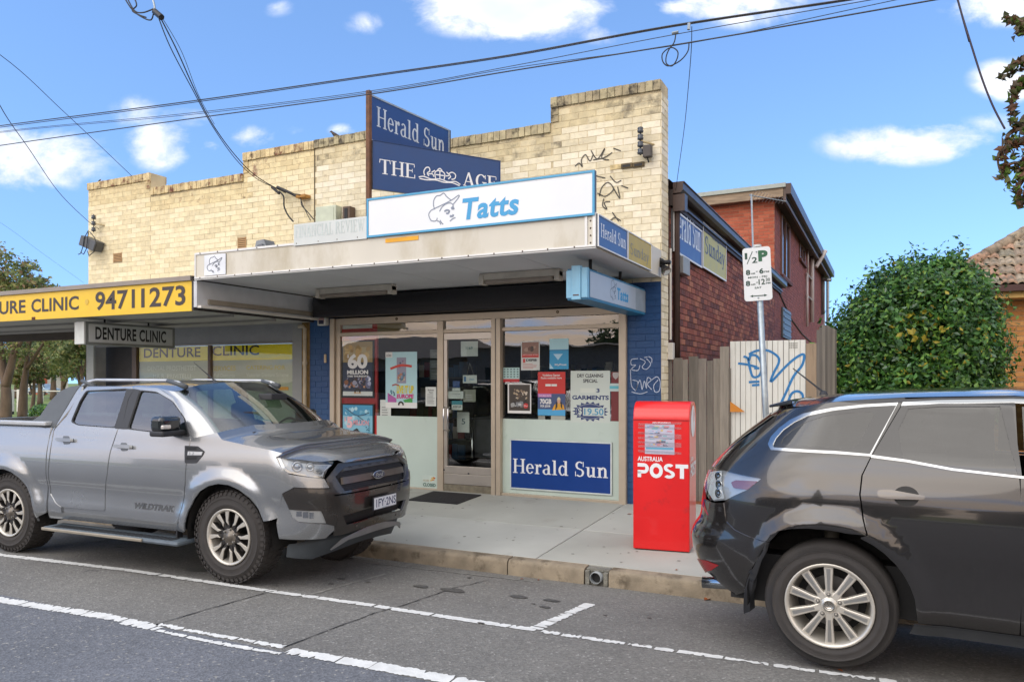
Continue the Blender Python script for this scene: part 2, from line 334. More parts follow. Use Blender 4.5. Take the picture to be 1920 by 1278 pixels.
def strokes(F, lines, w, mat, parent, d=.002, name='drawing', taper=False):
    """flat pen lines given as (u,v) polylines"""
    mb = MB()
    for li, ln in enumerate(lines):
        ww = w
        if isinstance(ln, tuple): ln, ww = ln
        # smooth with Catmull-Rom
        P = [Vector((a, b)) for a, b in ln]; S = []
        if len(P) > 2:
            Q = [P[0]]+P+[P[-1]]
            for i in range(1, len(Q)-2):
                for k in range(5):
                    s_ = k/5; a, b, c, e = Q[i-1], Q[i], Q[i+1], Q[i+2]
                    S.append(.5*((2*b)+(c-a)*s_+(2*a-5*b+4*c-e)*s_*s_+(3*b-a-3*c+e)*s_**3))
            S.append(P[-1])
        else: S = P
        L_, R_ = [], []
        for i, p in enumerate(S):
            tt = (S[min(i+1, len(S)-1)]-S[max(i-1, 0)]); tt = tt.normalized() if tt.length > 1e-9 else Vector((1, 0))
            nn = Vector((-tt.y, tt.x))*ww/2*(1 if not taper else (.35+.65*sin(pi*min(1, max(0, (i+.5)/len(S))))))
            L_.append(p+nn); R_.append(p-nn)
        dd = d+li*.00012
        vs = [F.p(q.x, q.y, dd) for q in L_]+[F.p(q.x, q.y, dd) for q in R_]; n = len(S)
        mb.add(vs, [(i, n+i, n+i+1, i+1) for i in range(n-1)])
    return mb.build(name, mat, parent)
def strokes_px(F, lines, w, mat, parent, **k):
    out = []
    for ln in lines:
        if isinstance(ln, tuple): out.append(([F.px(*p) for p in ln[0]], ln[1]))
        else: out.append([F.px(*p) for p in ln])
    return strokes(F, out, w, mat, parent, **k)

# ------------------------------------------------------------------ bricks
_bm = {}
def brick_mesh(name, F, w, h, proud, mat):
    key = (name, round(w, 3), round(h, 3), round(proud, 4), mat.name, tuple(round(c, 2) for c in F.n))
    if key in _bm: return _bm[key]
    me = bpy.data.meshes.new(name); G = Frame((0, 0, 0), F.u, F.v)
    e = .0022; vs = [G.p(a*w/2, b*h/2, 0) for a, b in ((-1,-1),(1,-1),(1,1),(-1,1))]+[G.p(a*w/2, b*h/2, proud-e) for a, b in ((-1,-1),(1,-1),(1,1),(-1,1))]+[G.p(a*(w/2-e), b*(h/2-e), proud) for a, b in ((-1,-1),(1,-1),(1,1),(-1,1))]
    fs = [(8,9,10,11)]+[(i, (i+1) % 4, 4+(i+1) % 4, 4+i) for i in range(4)]+[(4+i, 4+(i+1) % 4, 8+(i+1) % 4, 8+i) for i in range(4)]
    me.from_pydata([tuple(v) for v in vs], [], fs); me.materials.append(mat); _bm[key] = me; return me
def lay(parent, F, pieces, mats, name='brick', proud=.007, nmax=300, jit=.002, seed=1, stuffname=None):
    """pieces: (u0,u1,v0,v1). The ones that show largest become objects, the rest one joined part"""
    R = random.Random(seed); rec = []
    for (a, b, c, d) in pieces:
        p = F.p((a+b)/2, (c+d)/2, 0); dist = (p-CAMV).length
        dn = abs((p-CAMV).normalized().dot(F.n)); size = (b-a)*(d-c)*dn/dist**2
        rec.append((size, a, b, c, d, R.choice(mats), proud+R.uniform(-jit, jit)*.5))
    rec.sort(key=lambda r: -r[0]); off = OFF[parent.name]
    for (s_, a, b, c, d, m, pr) in rec[:nmax]:
        w = round(b-a, 2) if b-a > .05 else b-a; h = d-c; pr = round(pr/.001)*.001
        o = bpy.data.objects.new(name, brick_mesh(name, F, w, h, pr, m)); o.parent = parent
        o.location = F.p((a+b)/2, (c+d)/2, 0)-off; COL.objects.link(o)
    rest = rec[nmax:]
    if rest:
        ms = list(dict.fromkeys(mats)); mb = MB()
        for (s_, a, b, c, d, m, pr) in rest:
            P = [F.p(u, v, dd) for dd in (0, pr) for (u, v) in ((a, c), (b, c), (b, d), (a, d))]
            mb.m = ms.index(m); mb.add(P, [(4,5,6,7),(0,1,5,4),(1,2,6,5),(2,3,7,6),(3,0,4,7)])
        o = mb.build(stuffname or name, ms, parent); o['kind'] = 'stuff'
def courses(rects, holes=(), L=.238, H=.0835, J=.009, v_base=0., u_base=0., minw=.035, flemish=False):
    out = []
    vmin = min(r[2] for r in rects); vmax = max(r[3] for r in rects); k0 = int(math.floor((vmin-v_base)/H))-1
    for k in range(k0, int((vmax-v_base)/H)+2):
        c = v_base+k*H; d = c+H-J
        for (ra, rb, rc, rd) in rects:
            cc, dd = max(c, rc), min(d, rd)
            if dd-cc < .03: continue
            i0 = int(math.floor((ra-u_base)/L))-2
            for i in range(i0, int((rb-u_base)/L)+2):
                a = u_base+i*L+(L/2 if k % 2 else 0); b = a+L-J; a2, b2 = max(a, ra), min(b, rb)
                if b2-a2 < minw: continue
                segs = [(a2, b2)]
                for (ha, hb, hc, hd) in holes:
                    if dd <= hc+.02 or cc >= hd-.02: continue
                    ns_ = []
                    for (x, y) in segs:
                        if y <= ha or x >= hb: ns_.append((x, y)); continue
                        if ha-x > minw: ns_.append((x, ha-.004))
                        if y-hb > minw: ns_.append((hb+.004, y))
                    segs = ns_
                out += [(x, y, cc, dd) for x, y in segs]
    return out
# ------------------------------------------------------------------ material palette
CREAM = [M('cream_brick_a','#dad0b4',.75,var=.10,vs=14,bump=.5,bs=60,tint2='#7b6a55',t2s=5,t2=.66), M('cream_brick_b','#d1c6a8',.8,var=.12,vs=14,bump=.5,bs=60,tint2='#7a5f4a',t2s=6,t2=.64),
         M('cream_brick_c','#e1d8c0',.75,var=.08,vs=14,bump=.5,bs=60,tint2='#8a745c',t2s=5,t2=.68)]
CREAM_L = [M('cream_left_a','#dfd1aa',.75,var=.10,vs=14,bump=.5,bs=60,tint2='#6e4636',t2s=4,t2=.67), M('cream_left_b','#d8caa4',.8,var=.12,vs=14,bump=.5,bs=60,tint2='#7a4a38',t2s=5,t2=.64),
         M('cream_left_c','#e5d8b4',.75,var=.08,vs=14,bump=.5,bs=60,tint2='#8a6a52',t2s=5,t2=.68)]
DIRTY = [M('cream_grimy_a','#cdc09d',.8,var=.16,vs=9,bump=.5,bs=60,tint2='#7d7460',t2s=2.6,t2=.50), M('cream_grimy_b','#c2b48f',.8,var=.2,vs=9,bump=.5,bs=60,tint2='#6f6653',t2s=3.1,t2=.53)]
DIRTY_L = [M('cream_rusty_a','#d8c89c',.8,var=.14,vs=9,bump=.5,bs=60,tint2='#7f5846',t2s=5,t2=.56), M('cream_rusty_b','#d0be92',.8,var=.16,vs=9,bump=.5,bs=60,tint2='#6b5443',t2s=4,t2=.57)]
COPE = [M('cope_a','#9c9073',.85,var=.3,vs=9,bump=.6,bs=50,tint2='#4a4438',t2s=7,t2=.5), M('cope_b','#aba07f',.85,var=.3,vs=9,bump=.6,bs=50,tint2='#57503f',t2s=8,t2=.52)]
COPE_L = [M('cope_left_a','#c0ac80',.85,var=.25,vs=9,bump=.6,bs=50,tint2='#6a3d2c',t2s=8,t2=.5), M('cope_left_b','#cdb98c',.85,var=.25,vs=9,bump=.6,bs=50,tint2='#5c4a38',t2s=8,t2=.54)]
MORT_C = M('cream_mortar','#c4b593',.9,var=.3,vs=3,bump=.4,bs=90)
RED = [M('red_brick_'+k,c,.8,var=.15,vs=20,bump=.5,bs=70) for k,c in zip('abcdef',('#8c4c3a','#784236','#955743','#85503f','#663c33','#a3694f'))]
MORT_R = M('red_mortar','#4f3029',.9,var=.2,vs=6,bump=.3)
ORG = [M('orange_brick_'+k,c,.8,var=.12,vs=20,bump=.4,bs=70) for k,c in zip('abc',('#a5533a','#984b33','#ae5d42'))]
MORT_O = M('orange_mortar','#a07a62',.9,var=.15)
TAN = [M('tan_brick_'+k,c,.8,var=.14,vs=20,bump=.4,bs=70) for k,c in zip('abc',('#b98248','#ad7640','#c49055'))]
MORT_T = M('tan_mortar','#a08a6c',.9,var=.15)
BLUEP = M('blue_paint','#1b4674',.5,var=.12,vs=3,bump=.35,bs=40,tint2='#153c6c',t2s=1.5,t2=.52)
ALU = M('aluminium_cream','#b9ab97',.35,.25,var=.06)
ALUW = M('aluminium_door','#b8b0a6',.3,.5,var=.05)
DARK = M('dark_void','#0d0d0e',.6,var=0)
BLACKM = M('shutter_black','#17161a',.45,.2,var=.2,vs=20)
PANEL = M('pale_green_panel','#bccbc1',.35,var=.05,vs=2,tint2='#9fb3a6',t2s=3,t2=.62)
WHITEP = M('white_paint','#cfcbc2',.5,var=.06,vs=3,tint2='#b5a98e',t2s=2.5,t2=.60)
FASC = M('fascia_weathered','#c9c4b6',.5,var=.06,vs=1.6,tint2='#b3aa94',t2s=1.1,t2=.5,stretch=(1,1,.5))
FASCW = M('fascia_trim_white','#d9d9d6',.4,var=.05)
SIGNW = M('sign_white','#d8dcdf',.35,var=.03,vs=2)
SIGNB = M('sign_blue','#0f3c70',.35,var=.06,vs=2,tint2='#2a4c80',t2s=2,t2=.6)
SIGNB2 = M('sign_blue_deep','#073d75',.4,var=.04)
SIGNY = M('sign_yellow_old','#b39a24',.45,var=.12,vs=8)
CYAN = M('tatts_cyan','#1b8fc4',.35,var=.03)
CYANT = M('cyan_trim','#3d94bd',.4,var=.08)
LBLUE = M('light_blue_box','#7db3cf',.4,var=.08,vs=8)
GREYL = M('lightbox_face','#a7b3be',.3,var=.03)
LETW = M('letter_white','#e2e4e6',.4,var=0)
LETB = M('letter_black','#17191c',.5,var=0)
LETN = M('letter_navy','#20396b',.5,var=0)
LETBR = M('letter_brown','#3c3128',.5,var=0)
LOGOG = M('logo_grey','#7d8797',.5,var=0)
YEL = M('awning_yellow','#e2b91e',.45,var=.05,vs=3)
YELB = M('window_yellow','#e2d20a',.35,var=.05)
GREYF = M('grey_cladding','#8b8d90',.6,var=.08)
SOFF = M('soffit','#cfd0d0',.6,var=.05,vs=1.5)
STEEL = M('galvanised','#9aa3a7',.42,.7,var=.15,vs=25)
BROWN = M('gutter_brown','#3d2c25',.4,.2,var=.12)
CONC = [M('footpath_'+k,c,.85,var=.09,vs=1.3,bump=.25,bs=160,tint2=d_,t2s=1.6,t2=.60,detail=12) for k,c,d_ in zip('ab',('#aaaba4','#a4a59d'),('#93938a','#99988f'))]
KERB = M('kerb_concrete','#8b7f6c',.9,var=.25,vs=7,bump=.6,bs=90,tint2='#5d5344',t2s=5,t2=.52,detail=12)
TIMB = [M('paling_'+k,c,.9,var=.22,vs=3,bump=.5,bs=30,stretch=(9,9,.8)) for k,c in zip('abcd',('#807970','#746e65','#8b8479','#6a655d'))]

# asphalt: speckled aggregate
def asphalt(name, c1, c2, spk):
    m = bpy.data.materials.new(name); m.use_nodes = True; N = m.node_tree.nodes; L = m.node_tree.links; b = N['Principled BSDF']
    g = N.new('ShaderNodeNewGeometry')
    n1 = N.new('ShaderNodeTexNoise'); n1.inputs['Scale'].default_value = 1.1; n1.inputs['Detail'].default_value = 10; n1.inputs['Roughness'].default_value = .62; L.new(g.outputs['Position'], n1.inputs[0])
    n2 = N.new('ShaderNodeTexVoronoi'); n2.inputs['Scale'].default_value = 75; L.new(g.outputs['Position'], n2.inputs['Vector'])
    n3 = N.new('ShaderNodeTexNoise'); n3.inputs['Scale'].default_value = 2.3; n3.inputs['Detail'].default_value = 6; L.new(g.outputs['Position'], n3.inputs[0])
    mx = N.new('ShaderNodeMix'); mx.data_type = 'RGBA'; mx.inputs['A'].default_value = (*lin(c1), 1); mx.inputs['B'].default_value = (*lin(c2), 1)
    r = N.new('ShaderNodeMapRange'); r.inputs[1].default_value = .35; r.inputs[2].default_value = .65; L.new(n1.outputs[0], r.inputs[0]); L.new(r.outputs[0], mx.inputs['Factor'])
    sx = N.new('ShaderNodeSeparateColor'); L.new(n2.outputs['Color'], sx.inputs[0])
    r2 = N.new('ShaderNodeMapRange'); r2.inputs[1].default_value = 0; r2.inputs[2].default_value = 1; r2.inputs[3].default_value = 1-spk; r2.inputs[4].default_value = 1+spk; L.new(sx.outputs[0], r2.inputs[0])
    gt = N.new('ShaderNodeMath'); gt.operation = 'GREATER_THAN'; gt.inputs[1].default_value = .972; L.new(sx.outputs[1], gt.inputs[0])
    mm = N.new('ShaderNodeMix'); mm.data_type = 'RGBA'; mm.blend_type = 'MULTIPLY'; mm.inputs['Factor'].default_value = 1; L.new(mx.outputs['Result'], mm.inputs['A']); L.new(r2.outputs[0], mm.inputs['B'])
    m3 = N.new('ShaderNodeMix'); m3.data_type = 'RGBA'; L.new(gt.outputs[0], m3.inputs['Factor']); L.new(mm.outputs['Result'], m3.inputs['A']); m3.inputs['B'].default_value = (*lin('#8f8d88'), 1)
    r4 = N.new('ShaderNodeMapRange'); r4.inputs[1].default_value = .70; r4.inputs[2].default_value = .76; L.new(n3.outputs[0], r4.inputs[0])
    m4 = N.new('ShaderNodeMix'); m4.data_type = 'RGBA'; L.new(r4.outputs[0], m4.inputs['Factor']); L.new(m3.outputs['Result'], m4.inputs['A']); m4.inputs['B'].default_value = (*lin('#2c2b2c'), 1)
    L.new(m4.outputs['Result'], b.inputs['Base Color']); b.inputs['Roughness'].default_value = .82
    bp = N.new('ShaderNodeBump'); bp.inputs['Strength'].default_value = .55; bp.inputs['Distance'].default_value = .006; L.new(n2.outputs['Distance'], bp.inputs['Height']); L.new(bp.outputs[0], b.inputs['Normal'])
    return m
ASPH = asphalt('asphalt_parking', '#6a6864', '#76746f', .24)
ASPH2 = asphalt('asphalt_lane', '#606266', '#6b6d72', .26)
ROADW = M('road_paint','#d6d6d2',.7,var=.10,vs=12,bump=.3)
TAR = M('tar_seal','#262627',.6,var=.2)
GRASS = M('grass_ground','#6f7f3c',.9,var=.25,vs=.7,tint2='#8a7a4c',t2s=.4,t2=.55)
SOIL = M('mulch','#5d4a3a',.95,var=.3,vs=8)

YF, XC, XS, XL, XWL = 9.25, -2.493, -7.893, -13.19, -13.19
KY = 6.39
def rz(Y): return 0 if Y <= 4.6 else -.12*(Y-4.6)/(KY-4.6)
def pz(Y): return .02+.13*(Y-KY)/(YF-KY)

# ------------------------------------------------------------------ ground, road, footpath
G = MB(); G.box(-500, 500, -500, 900, -.7, -.5)
tag(G.build('ground', GRASS), kind='structure')
mb = MB(); mb.box(-500, -13.6, 10.5, 900, -.45, -.02); tag(mb.build('park_lawn', GRASS), kind='structure')
mb = MB(); mb.box(-60, -13.6, 9.0, 17, -.35, .03); tag(mb.build('mulch_bed', SOIL), kind='structure')
mb = MB(); mb.box(-13.4, 60, 9.3, 40, -.4, .10); tag(mb.build('yard_ground', SOIL), kind='structure')
def sheet(name, y0, y1, mat, dz=0, n=12, x0=-80, x1=80):
    mb = MB(); vs = []; fs = []
    for j in range(n+1):
        y = y0+(y1-y0)*j/n
        for i in range(41): vs.append((x0+(x1-x0)*i/40, y, rz(y)+dz))
    for j in range(n):
        for i in range(40): fs.append((j*41+i, j*41+i+1, (j+1)*41+i+1, (j+1)*41+i))
    mb.add(vs, fs); return tag(mb.build(name, mat), kind='structure')
sheet('road', -9, 3.66, ASPH2, n=2); sheet('parking_lane', 3.66, KY+.02, ASPH, n=16)
# footpath base and slabs
foot = MB(); foot.add([(-60, KY+.14, -.06), (60, KY+.14, -.06), (60, YF+.35, pz(YF)-.04), (-60, YF+.35, pz(YF)-.04)], [(0, 1, 2, 3)])
foot = tag(foot.build('footpath', M('joint_dark','#55534d',.95), loc=(0, 8, 0)), kind='structure')
js = [-60, -30, -21, -15.2, -12.2, -9.2, -6.1, -2.95, .1, 3.1, 6.1, 15, 30, 60]
rows = [KY+.15, 7.75, YF+.3]
def slab(x0, x1, y0, y1, mat, parent, name, g=.006, th=.08):
    b = MB(); x0 += g; x1 -= g; y0 += g; y1 -= g; P = []
    for dz in (-th, -.004, 0):
        e = .004 if dz == 0 else 0
        for (x, y) in ((x0+e, y0+e), (x1-e, y0+e), (x1-e, y1-e), (x0+e, y1-e)): P.append((x, y, pz(y)+dz))
    b.add(P, [(8,9,10,11)]+[(k+i, k+(i+1) % 4, k+4+(i+1) % 4, k+4+i) for k in (0, 4) for i in range(4)])
    return b.build(name, mat, parent)
for i in range(len(js)-1):
    for j in range(2): slab(js[i], js[i+1], rows[j], rows[j+1], CONC[(i+j) % 2], foot, 'concrete_slab')
# kerb stones with rounded nose, one holding a stormwater outlet
PIPX = at_y(1117, 1078, KY).x
kerb = tag(MB().box(-60, 60, KY+.02, KY+.12, -.4, -.13).build('kerb', M('kerb_core','#55534d',.95)), kind='structure')
ks = [-60, -24, -15.9, -12.7, -9.5, -6.35, -3.18, PIPX-.11, PIPX+.11, 1.15, 4.3, 8, 24, 60]
for i in range(len(ks)-1):
    if abs(ks[i]-(PIPX-.11)) < .01: continue
    prof = [(KY+.005, -.2), (KY+.012, -.02)]+[(KY+.05-.038*cos(a), -.02+.04*sin(a)) for a in (.5, .9, 1.3)]+[(KY+.06, .021), (KY+.146, .026), (KY+.146, -.2)]
    n = len(prof); b = MB(); g = .006; steps = max(2, int((ks[i+1]-ks[i])/.25)); vs = []
    for k in range(steps+1):
        x = ks[i]+g+(ks[i+1]-ks[i]-2*g)*k/steps
        for q, (y, z) in enumerate(prof):
            j = rnd.uniform(-.0035, .0035) if 0 < q < 6 and abs(x) < 14 else 0; vs.append((x, y+j, z+j))
    fs = [(k*n+q, (k+1)*n+q, (k+1)*n+(q+1) % n, k*n+(q+1) % n) for k in range(steps) for q in range(n)]+[tuple(range(n-1, -1, -1)), tuple(range(steps*n, steps*n+n))]
    b.add(vs, [f[::-1] for f in fs]); smooth_by_angle(b.build('kerb_stone', KERB, kerb), 50)
# broken kerb around the outlet
b = MB(); b.box(PIPX-.105, PIPX+.105, KY+.05, KY+.146, -.2, .018); b.box(PIPX-.105, PIPX-.065, KY+.012, KY+.05, -.12, .004); b.box(PIPX+.065, PIPX+.105, KY+.012, KY+.05, -.12, .0); b.box(PIPX-.06, PIPX+.06, KY+.03, KY+.05, .0, .01)
b.build('kerb_patch', M('patched_mortar','#77756c',.95,var=.3,vs=20,bump=.8), kerb, bevel=.006)
o = thing('stormwater_pipe', 'round grey stormwater outlet pipe set in the kerb face', 'pipe', (PIPX, KY, -.06))
b = MB(); b.lathe((PIPX, KY-.012, -.05), (0, 1, 0), [(0, .047), (0, .053), (.2, .053)], 20); b.lathe((PIPX, KY-.012, -.05), (0, 1, 0), [(0, .047), (.15, .045)], 20)
b.build('pipe_ring', M('pvc_grey','#8f9394',.4,var=.2), o, smooth=True)
b = MB(); b.lathe((PIPX, KY+.03, -.05), (0, 1, 0), [(0, .0), (0, .046)], 20); b.build('pipe_mouth', DARK, o)

# worn road paint: ragged chips
def paint_line(name, pts, w, seg=(.25, .9), gap=(.008, .03), worn=.3, seed=3, dz=.004):
    R = random.Random(seed); mb = MB(); pts = [Vector(p) for p in pts]
    for (p, q) in zip(pts, pts[1:]):
        L = (q-p).length; d = (q-p)/L; nn = Vector((-d.y, d.x, 0)); s = 0
        while s < L-.03:
            e = min(L, s+R.uniform(*seg)); m = max(3, int((e-s)/.016)); up = []; lo = []
            off = R.uniform(-.1, .1)*w*worn; we = w*(1-R.random()*worn*.5)
            for k in range(m+1):
                a = s+(e-s)*k/m; end = .93 if k in (0, m) else 1
                ju = R.uniform(-.07, .05)*w*(1+worn); jl = R.uniform(-.07, .05)*w*(1+worn)
                if R.random() < worn*.3: ju -= w*.4*R.random()
                if R.random() < worn*.3: jl -= w*.4*R.random()
                cu = p+d*(a+R.uniform(-.003, .003))+nn*(off+(we/2*end+ju)); cl = p+d*(a+R.uniform(-.003, .003))+nn*(off-(we/2*end+jl))
                up.append((cu.x, cu.y, rz(cu.y)+dz)); lo.append((cl.x, cl.y, rz(cl.y)+dz))
            n = len(up); mb.add(up+lo, [(n+i, n+i+1, i+1, i) for i in range(n-1)])
            s = e+R.uniform(*gap)*(1 if R.random() > worn*.4 else 2.5)
    return tag(mb.build(name, ROADW), kind='structure')
def g0(x, y): return at_z(x, y, 0)
inner = [g0(*p) for p in ((0,1040),(240,1068),(500,1106),(700,1133))]; i0 = Vector((-30, 4.42, 0))
paint_line('parking_line', [i0]+inner, .088, worn=.2, seed=1, gap=(.004, .012))
paint_line('parking_line', [g0(x, y) for x, y in ((704,1134),(850,1156),(1005,1178))], .09, worn=.15, seed=5, seg=(.3, .6))
paint_line('parking_line', [g0(x, y) for x, y in ((1015,1181),(1130,1198),(1290,1220),(1500,1250),(1740,1282),(2050,1325))]+[Vector((12, 4.62, 0))], .082, (.08, .3), (.008, .03), worn=.75, seed=8)
T0 = at_z(1108, 1126, -.05); T1 = g0(1003, 1176)
paint_line('bay_line', [T0, T1], .10, (.12, .3), (.004, .02), worn=.3, seed=4)
paint_line('edge_line', [Vector((-30, 3.3, 0))]+[g0(x, y) for x, y in ((0,1124),(200,1156),(300,1178))], .115, (.12, .4), (.004, .015), worn=.4, seed=6)
paint_line('edge_line', [g0(x, y)+Vector((0, .025, 0)) for x, y in ((290,1172),(400,1193),(530,1215))], .065, (.1, .4), (.005, .02), worn=.7, seed=9)
paint_line('edge_line', [g0(x, y)-Vector((0, .02, 0)) for x, y in ((300,1180),(400,1202),(530,1224))], .055, (.1, .4), (.005, .03), worn=.7, seed=10, dz=.0045)
paint_line('edge_line', [g0(x, y) for x, y in ((540,1220),(700,1247),(870,1278),(1100,1320))]+[Vector((12, 4.0, 0))], .12, (.2, .6), (.004, .01), worn=.35, seed=11)
def thinline(name, pts, w, mat, dz=.005, seed=1, jit=.006):
    R = random.Random(seed); P = []
    pts = [Vector(p) for p in pts]
    for p, q in zip(pts, pts[1:]):
        n = max(2, int((q-p).length/.06))
        for k in range(n): P.append(p.lerp(q, k/n))
    P.append(pts[-1]); up = []; lo = []
    for i, p in enumerate(P):
        t_ = (P[min(i+1, len(P)-1)]-P[max(0, i-1)]); t_.z = 0; t_.normalize(); nn = Vector((-t_.y, t_.x, 0)); j = R.uniform(-jit, jit); ww = w*R.uniform(.4, 1.2)/2
        for s_, l_ in ((1, up), (-1, lo)):
            c = p+nn*(j+s_*ww); l_.append((c.x, c.y, rz(c.y)+dz))
    n = len(up); mb = MB(); mb.add(up+lo, [(n+i, n+i+1, i+1, i) for i in range(n-1)]); return tag(mb.build(name, mat), kind='structure')
FAINT = M('faint_old_paint','#84827c',.8,var=.2,vs=20)
thinline('road_crack', [g0(512,1107), g0(400,1139), g0(292,1171)], .014, TAR, seed=2)
thinline('road_crack', [g0(735,1138), g0(640,1172), g0(530,1214)], .012, TAR, seed=3)
thinline('road_crack', [at_z(915,1084,-.08), at_z(850,1101,-.06), at_z(745,1135,0)], .012, TAR, seed=4)
thinline('old_bay_line', [at_z(722,1076,-.08), g0(582,1112)], .035, FAINT, seed=5, dz=.0042)
thinline('old_gutter_line', [at_z(680,1054,-.11), at_z(900,1079,-.11), at_z(1000,1090,-.11)], .03, FAINT, seed=6, dz=.0042)
thinline('old_bay_line', [at_z(250,999,-.05), at_z(40,1029,0)], .05, FAINT, seed=7, dz=.0042)
# oil spots, gum spots and fallen leaves
R = random.Random(12)
b = MB()
for _ in range(150):
    gx, gy = R.uniform(-9, 0), R.uniform(KY+.2, YF-.1); gr = R.uniform(.006, .018)*(1.6 if R.random() < .15 else 1)
    b.poly([(gx+gr*cos(k*pi/4)*R.uniform(.7, 1.2), yy_ := gy+gr*sin(k*pi/4)*R.uniform(.7, 1.2), pz(yy_)+.003) for k in range(8)])
tag(b.build('gum_spots', M('gum_grey','#77766f',.8,var=.2)), kind='stuff')
def blob(name, c, rx, ry, mat, dz, zf=rz, kind='structure', n=14):
    b = MB(); b.poly([(c.x+rx*cos(2*pi*k/n)*R.uniform(.7, 1.15), y_ := c.y+ry*sin(2*pi*k/n)*R.uniform(.7, 1.15), zf(y_)+dz) for k in range(n)]); return tag(b.build(name, mat), kind=kind)
OIL = M('oil_stain','#4d4c4a',.55,var=.2,vs=30)
for (x, y, r) in ((972,1112,.09),(1035,1119,.07),(1022,1135,.05),(850,1102,.12),(790,1095,.08),(590,1066,.07),(640,1082,.05),(370,1071,.13),(902,1177,.03),(1000,1128,.02),(1135,1150,.02),(1218,1153,.02),(880,1071,.03),(620,1095,.03),(690,1088,.03)):
    blob('oil_stain', at_z(x, y, -.04), r, r*.6, OIL, .006)
LEAF = M('dead_leaf','#8a4a22',.7,var=.3,vs=30)
def leaf(c, size, label, zf):
    b = MB(); a = R.uniform(0, 6.28); z = zf(c.y)+.004; U = Vector((cos(a), sin(a), 0)); V = Vector((-sin(a), cos(a), 0))
    P = [(-1, 0, 0), (-.4, .45, .25), (.4, .38, .3), (1, 0, .1), (.4, -.38, .25), (-.4, -.45, .2)]
    b.add([tuple(c+U*(p*size)+V*(q*size)+Vector((0, 0, z-c.z+w*size))) for p, q, w in P], [(0, 1, 2, 3), (0, 3, 4, 5)])
    return tag(b.build('fallen_leaf', LEAF), label, 'leaf', 'fallen leaves')
for (x, y, s_, z_, lab) in ((1180,971,.03,'p','brown dead leaf on the footpath left of the red post box'),(1010,1084,.025,'r','small orange leaf in the gutter left of the pipe outlet'),(979,1083,.02,'r','tiny brown leaf in the gutter below the kerb joint'),(1327,1119,.05,'r','large russet leaf in the gutter under the dark wagon'),(1151,976,.012,'p','tiny dark leaf scrap on the middle of the footpath'),(1268,1058,.02,'p','brown leaf scrap at the kerb edge below the red post box'),(1575,1251,.02,'r','brown leaf against the dark wagon tyre on the white line')):
    zz = -.1 if z_ == 'r' and y < 1150 else (0 if z_ == 'r' else .08); leaf(at_z(x, y, zz), s_, lab, rz if z_ == 'r' else pz)

# ------------------------------------------------------------------ the two shops
F0 = FY(YF)                       # street face
shop = thing('shop_building', 'cream painted brick corner shop with blue pilasters and red brick side wall', 'shop', (XC, YF, .1))
clin = thing('clinic_building', 'cream painted brick shop with grey shopfront and stepped parapet at the left', 'shop', (XS, YF, .1))
TOPS_R = [(XS, -6.45, 5.365), (-6.45, -3.96, 5.05), (-3.96, XC, 5.37)]
TOPS_L = [(XL, -11.53, 5.30), (-11.53, -9.36, 5.03), (-9.36, XS, 5.355)]
def parapet(parent, tops, mats, cope, zb, holes, seed):
    core = MB(); cop = []
    for (a, b, tp) in tops: core.box(a, b, YF, YF+.3, zb, tp-.005)
    core.build('wall', MORT_C, parent)
    pcs = courses([(a, b, zb, tp-.127) for a, b, tp in tops], holes, L=.238, H=.0838, J=.0055, v_base=.02)
    def nearlip(p): return any(p[0] < b+.01 and p[1] > a-.01 and p[2] > tp-.47 for a, b, tp in tops)
    DT = DIRTY_L if parent is clin else DIRTY
    lay(parent, F0, [p for p in pcs if nearlip(p)], DT, proud=.0042, nmax=90, seed=seed+100)
    lay(parent, F0, [p for p in pcs if not nearlip(p)], mats, proud=.0042, nmax=210, seed=seed)
    # coping: bricks on edge
    R = random.Random(seed)
    for (a, b, tp) in tops:
        n = int((b-a)/.092); w = (b-a)/n
        for i in range(n):
            ww = round(w-.008, 3); cm = R.choice(cope); key = ('cope', ww, cm.name)
            if key not in _bm:
                bb = MB(); bb.box(-ww/2, ww/2, -.03, .33, 0, .125); me = bpy.data.meshes.new('coping_brick'); me.from_pydata(bb.v, [], bb.f); me.materials.append(cm); _bm[key] = me
            o = bpy.data.objects.new('coping_brick', _bm[key]); COL.objects.link(o); o.parent = parent
            o.location = Vector((a+(i+.5)*w, YF+R.uniform(-.005, .003), tp-.125+R.uniform(-.004, .003)))-OFF[parent.name]
        # bricks climbing the step
    for (a, b, tp), (c, d, tq) in zip(tops, tops[1:]):
        hi, lo = max(tp, tq), min(tp, tq); x0 = b-.11 if tp > tq else b; bb = MB(); zc = lo
        while zc < hi-.13: bb.box(x0+.004, x0+.106, YF-.02, YF+.31, zc+.003, zc+.085); zc += .09
        o = bb.build('step_bricks', cope[0], parent); o['kind'] = 'stuff'
parapet(shop, TOPS_R, CREAM, COPE, 2.9, [], 21)
parapet(clin, TOPS_L, CREAM_L, COPE_L, 2.6, [(*F0.rect(213,475,229,492),), (*F0.rect(446,446,462,467),)], 22)
for (x0, y0, x1, y1) in ((213,475,229,492), (446,446,462,467)):
    u0, u1, v0, v1 = F0.rect(x0, y0, x1, y1); b = MB(); b.fbox(F0, u0, u1, v0, v1, .0, .003)
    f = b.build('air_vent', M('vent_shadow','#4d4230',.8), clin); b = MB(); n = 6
    for k in range(n): vv = v0+(v1-v0)*(k+.2)/n; b.fbox(F0, u0+.012, u1-.012, vv, vv+(v1-v0)/n*.62, .002, .014)
    b.fbox(F0, u0, u0+.014, v0, v1, .002, .01); b.fbox(F0, u1-.014, u1, v0, v1, .002, .01); b.build('vent_grille', M('vent_terracotta','#b08d63',.8), f)
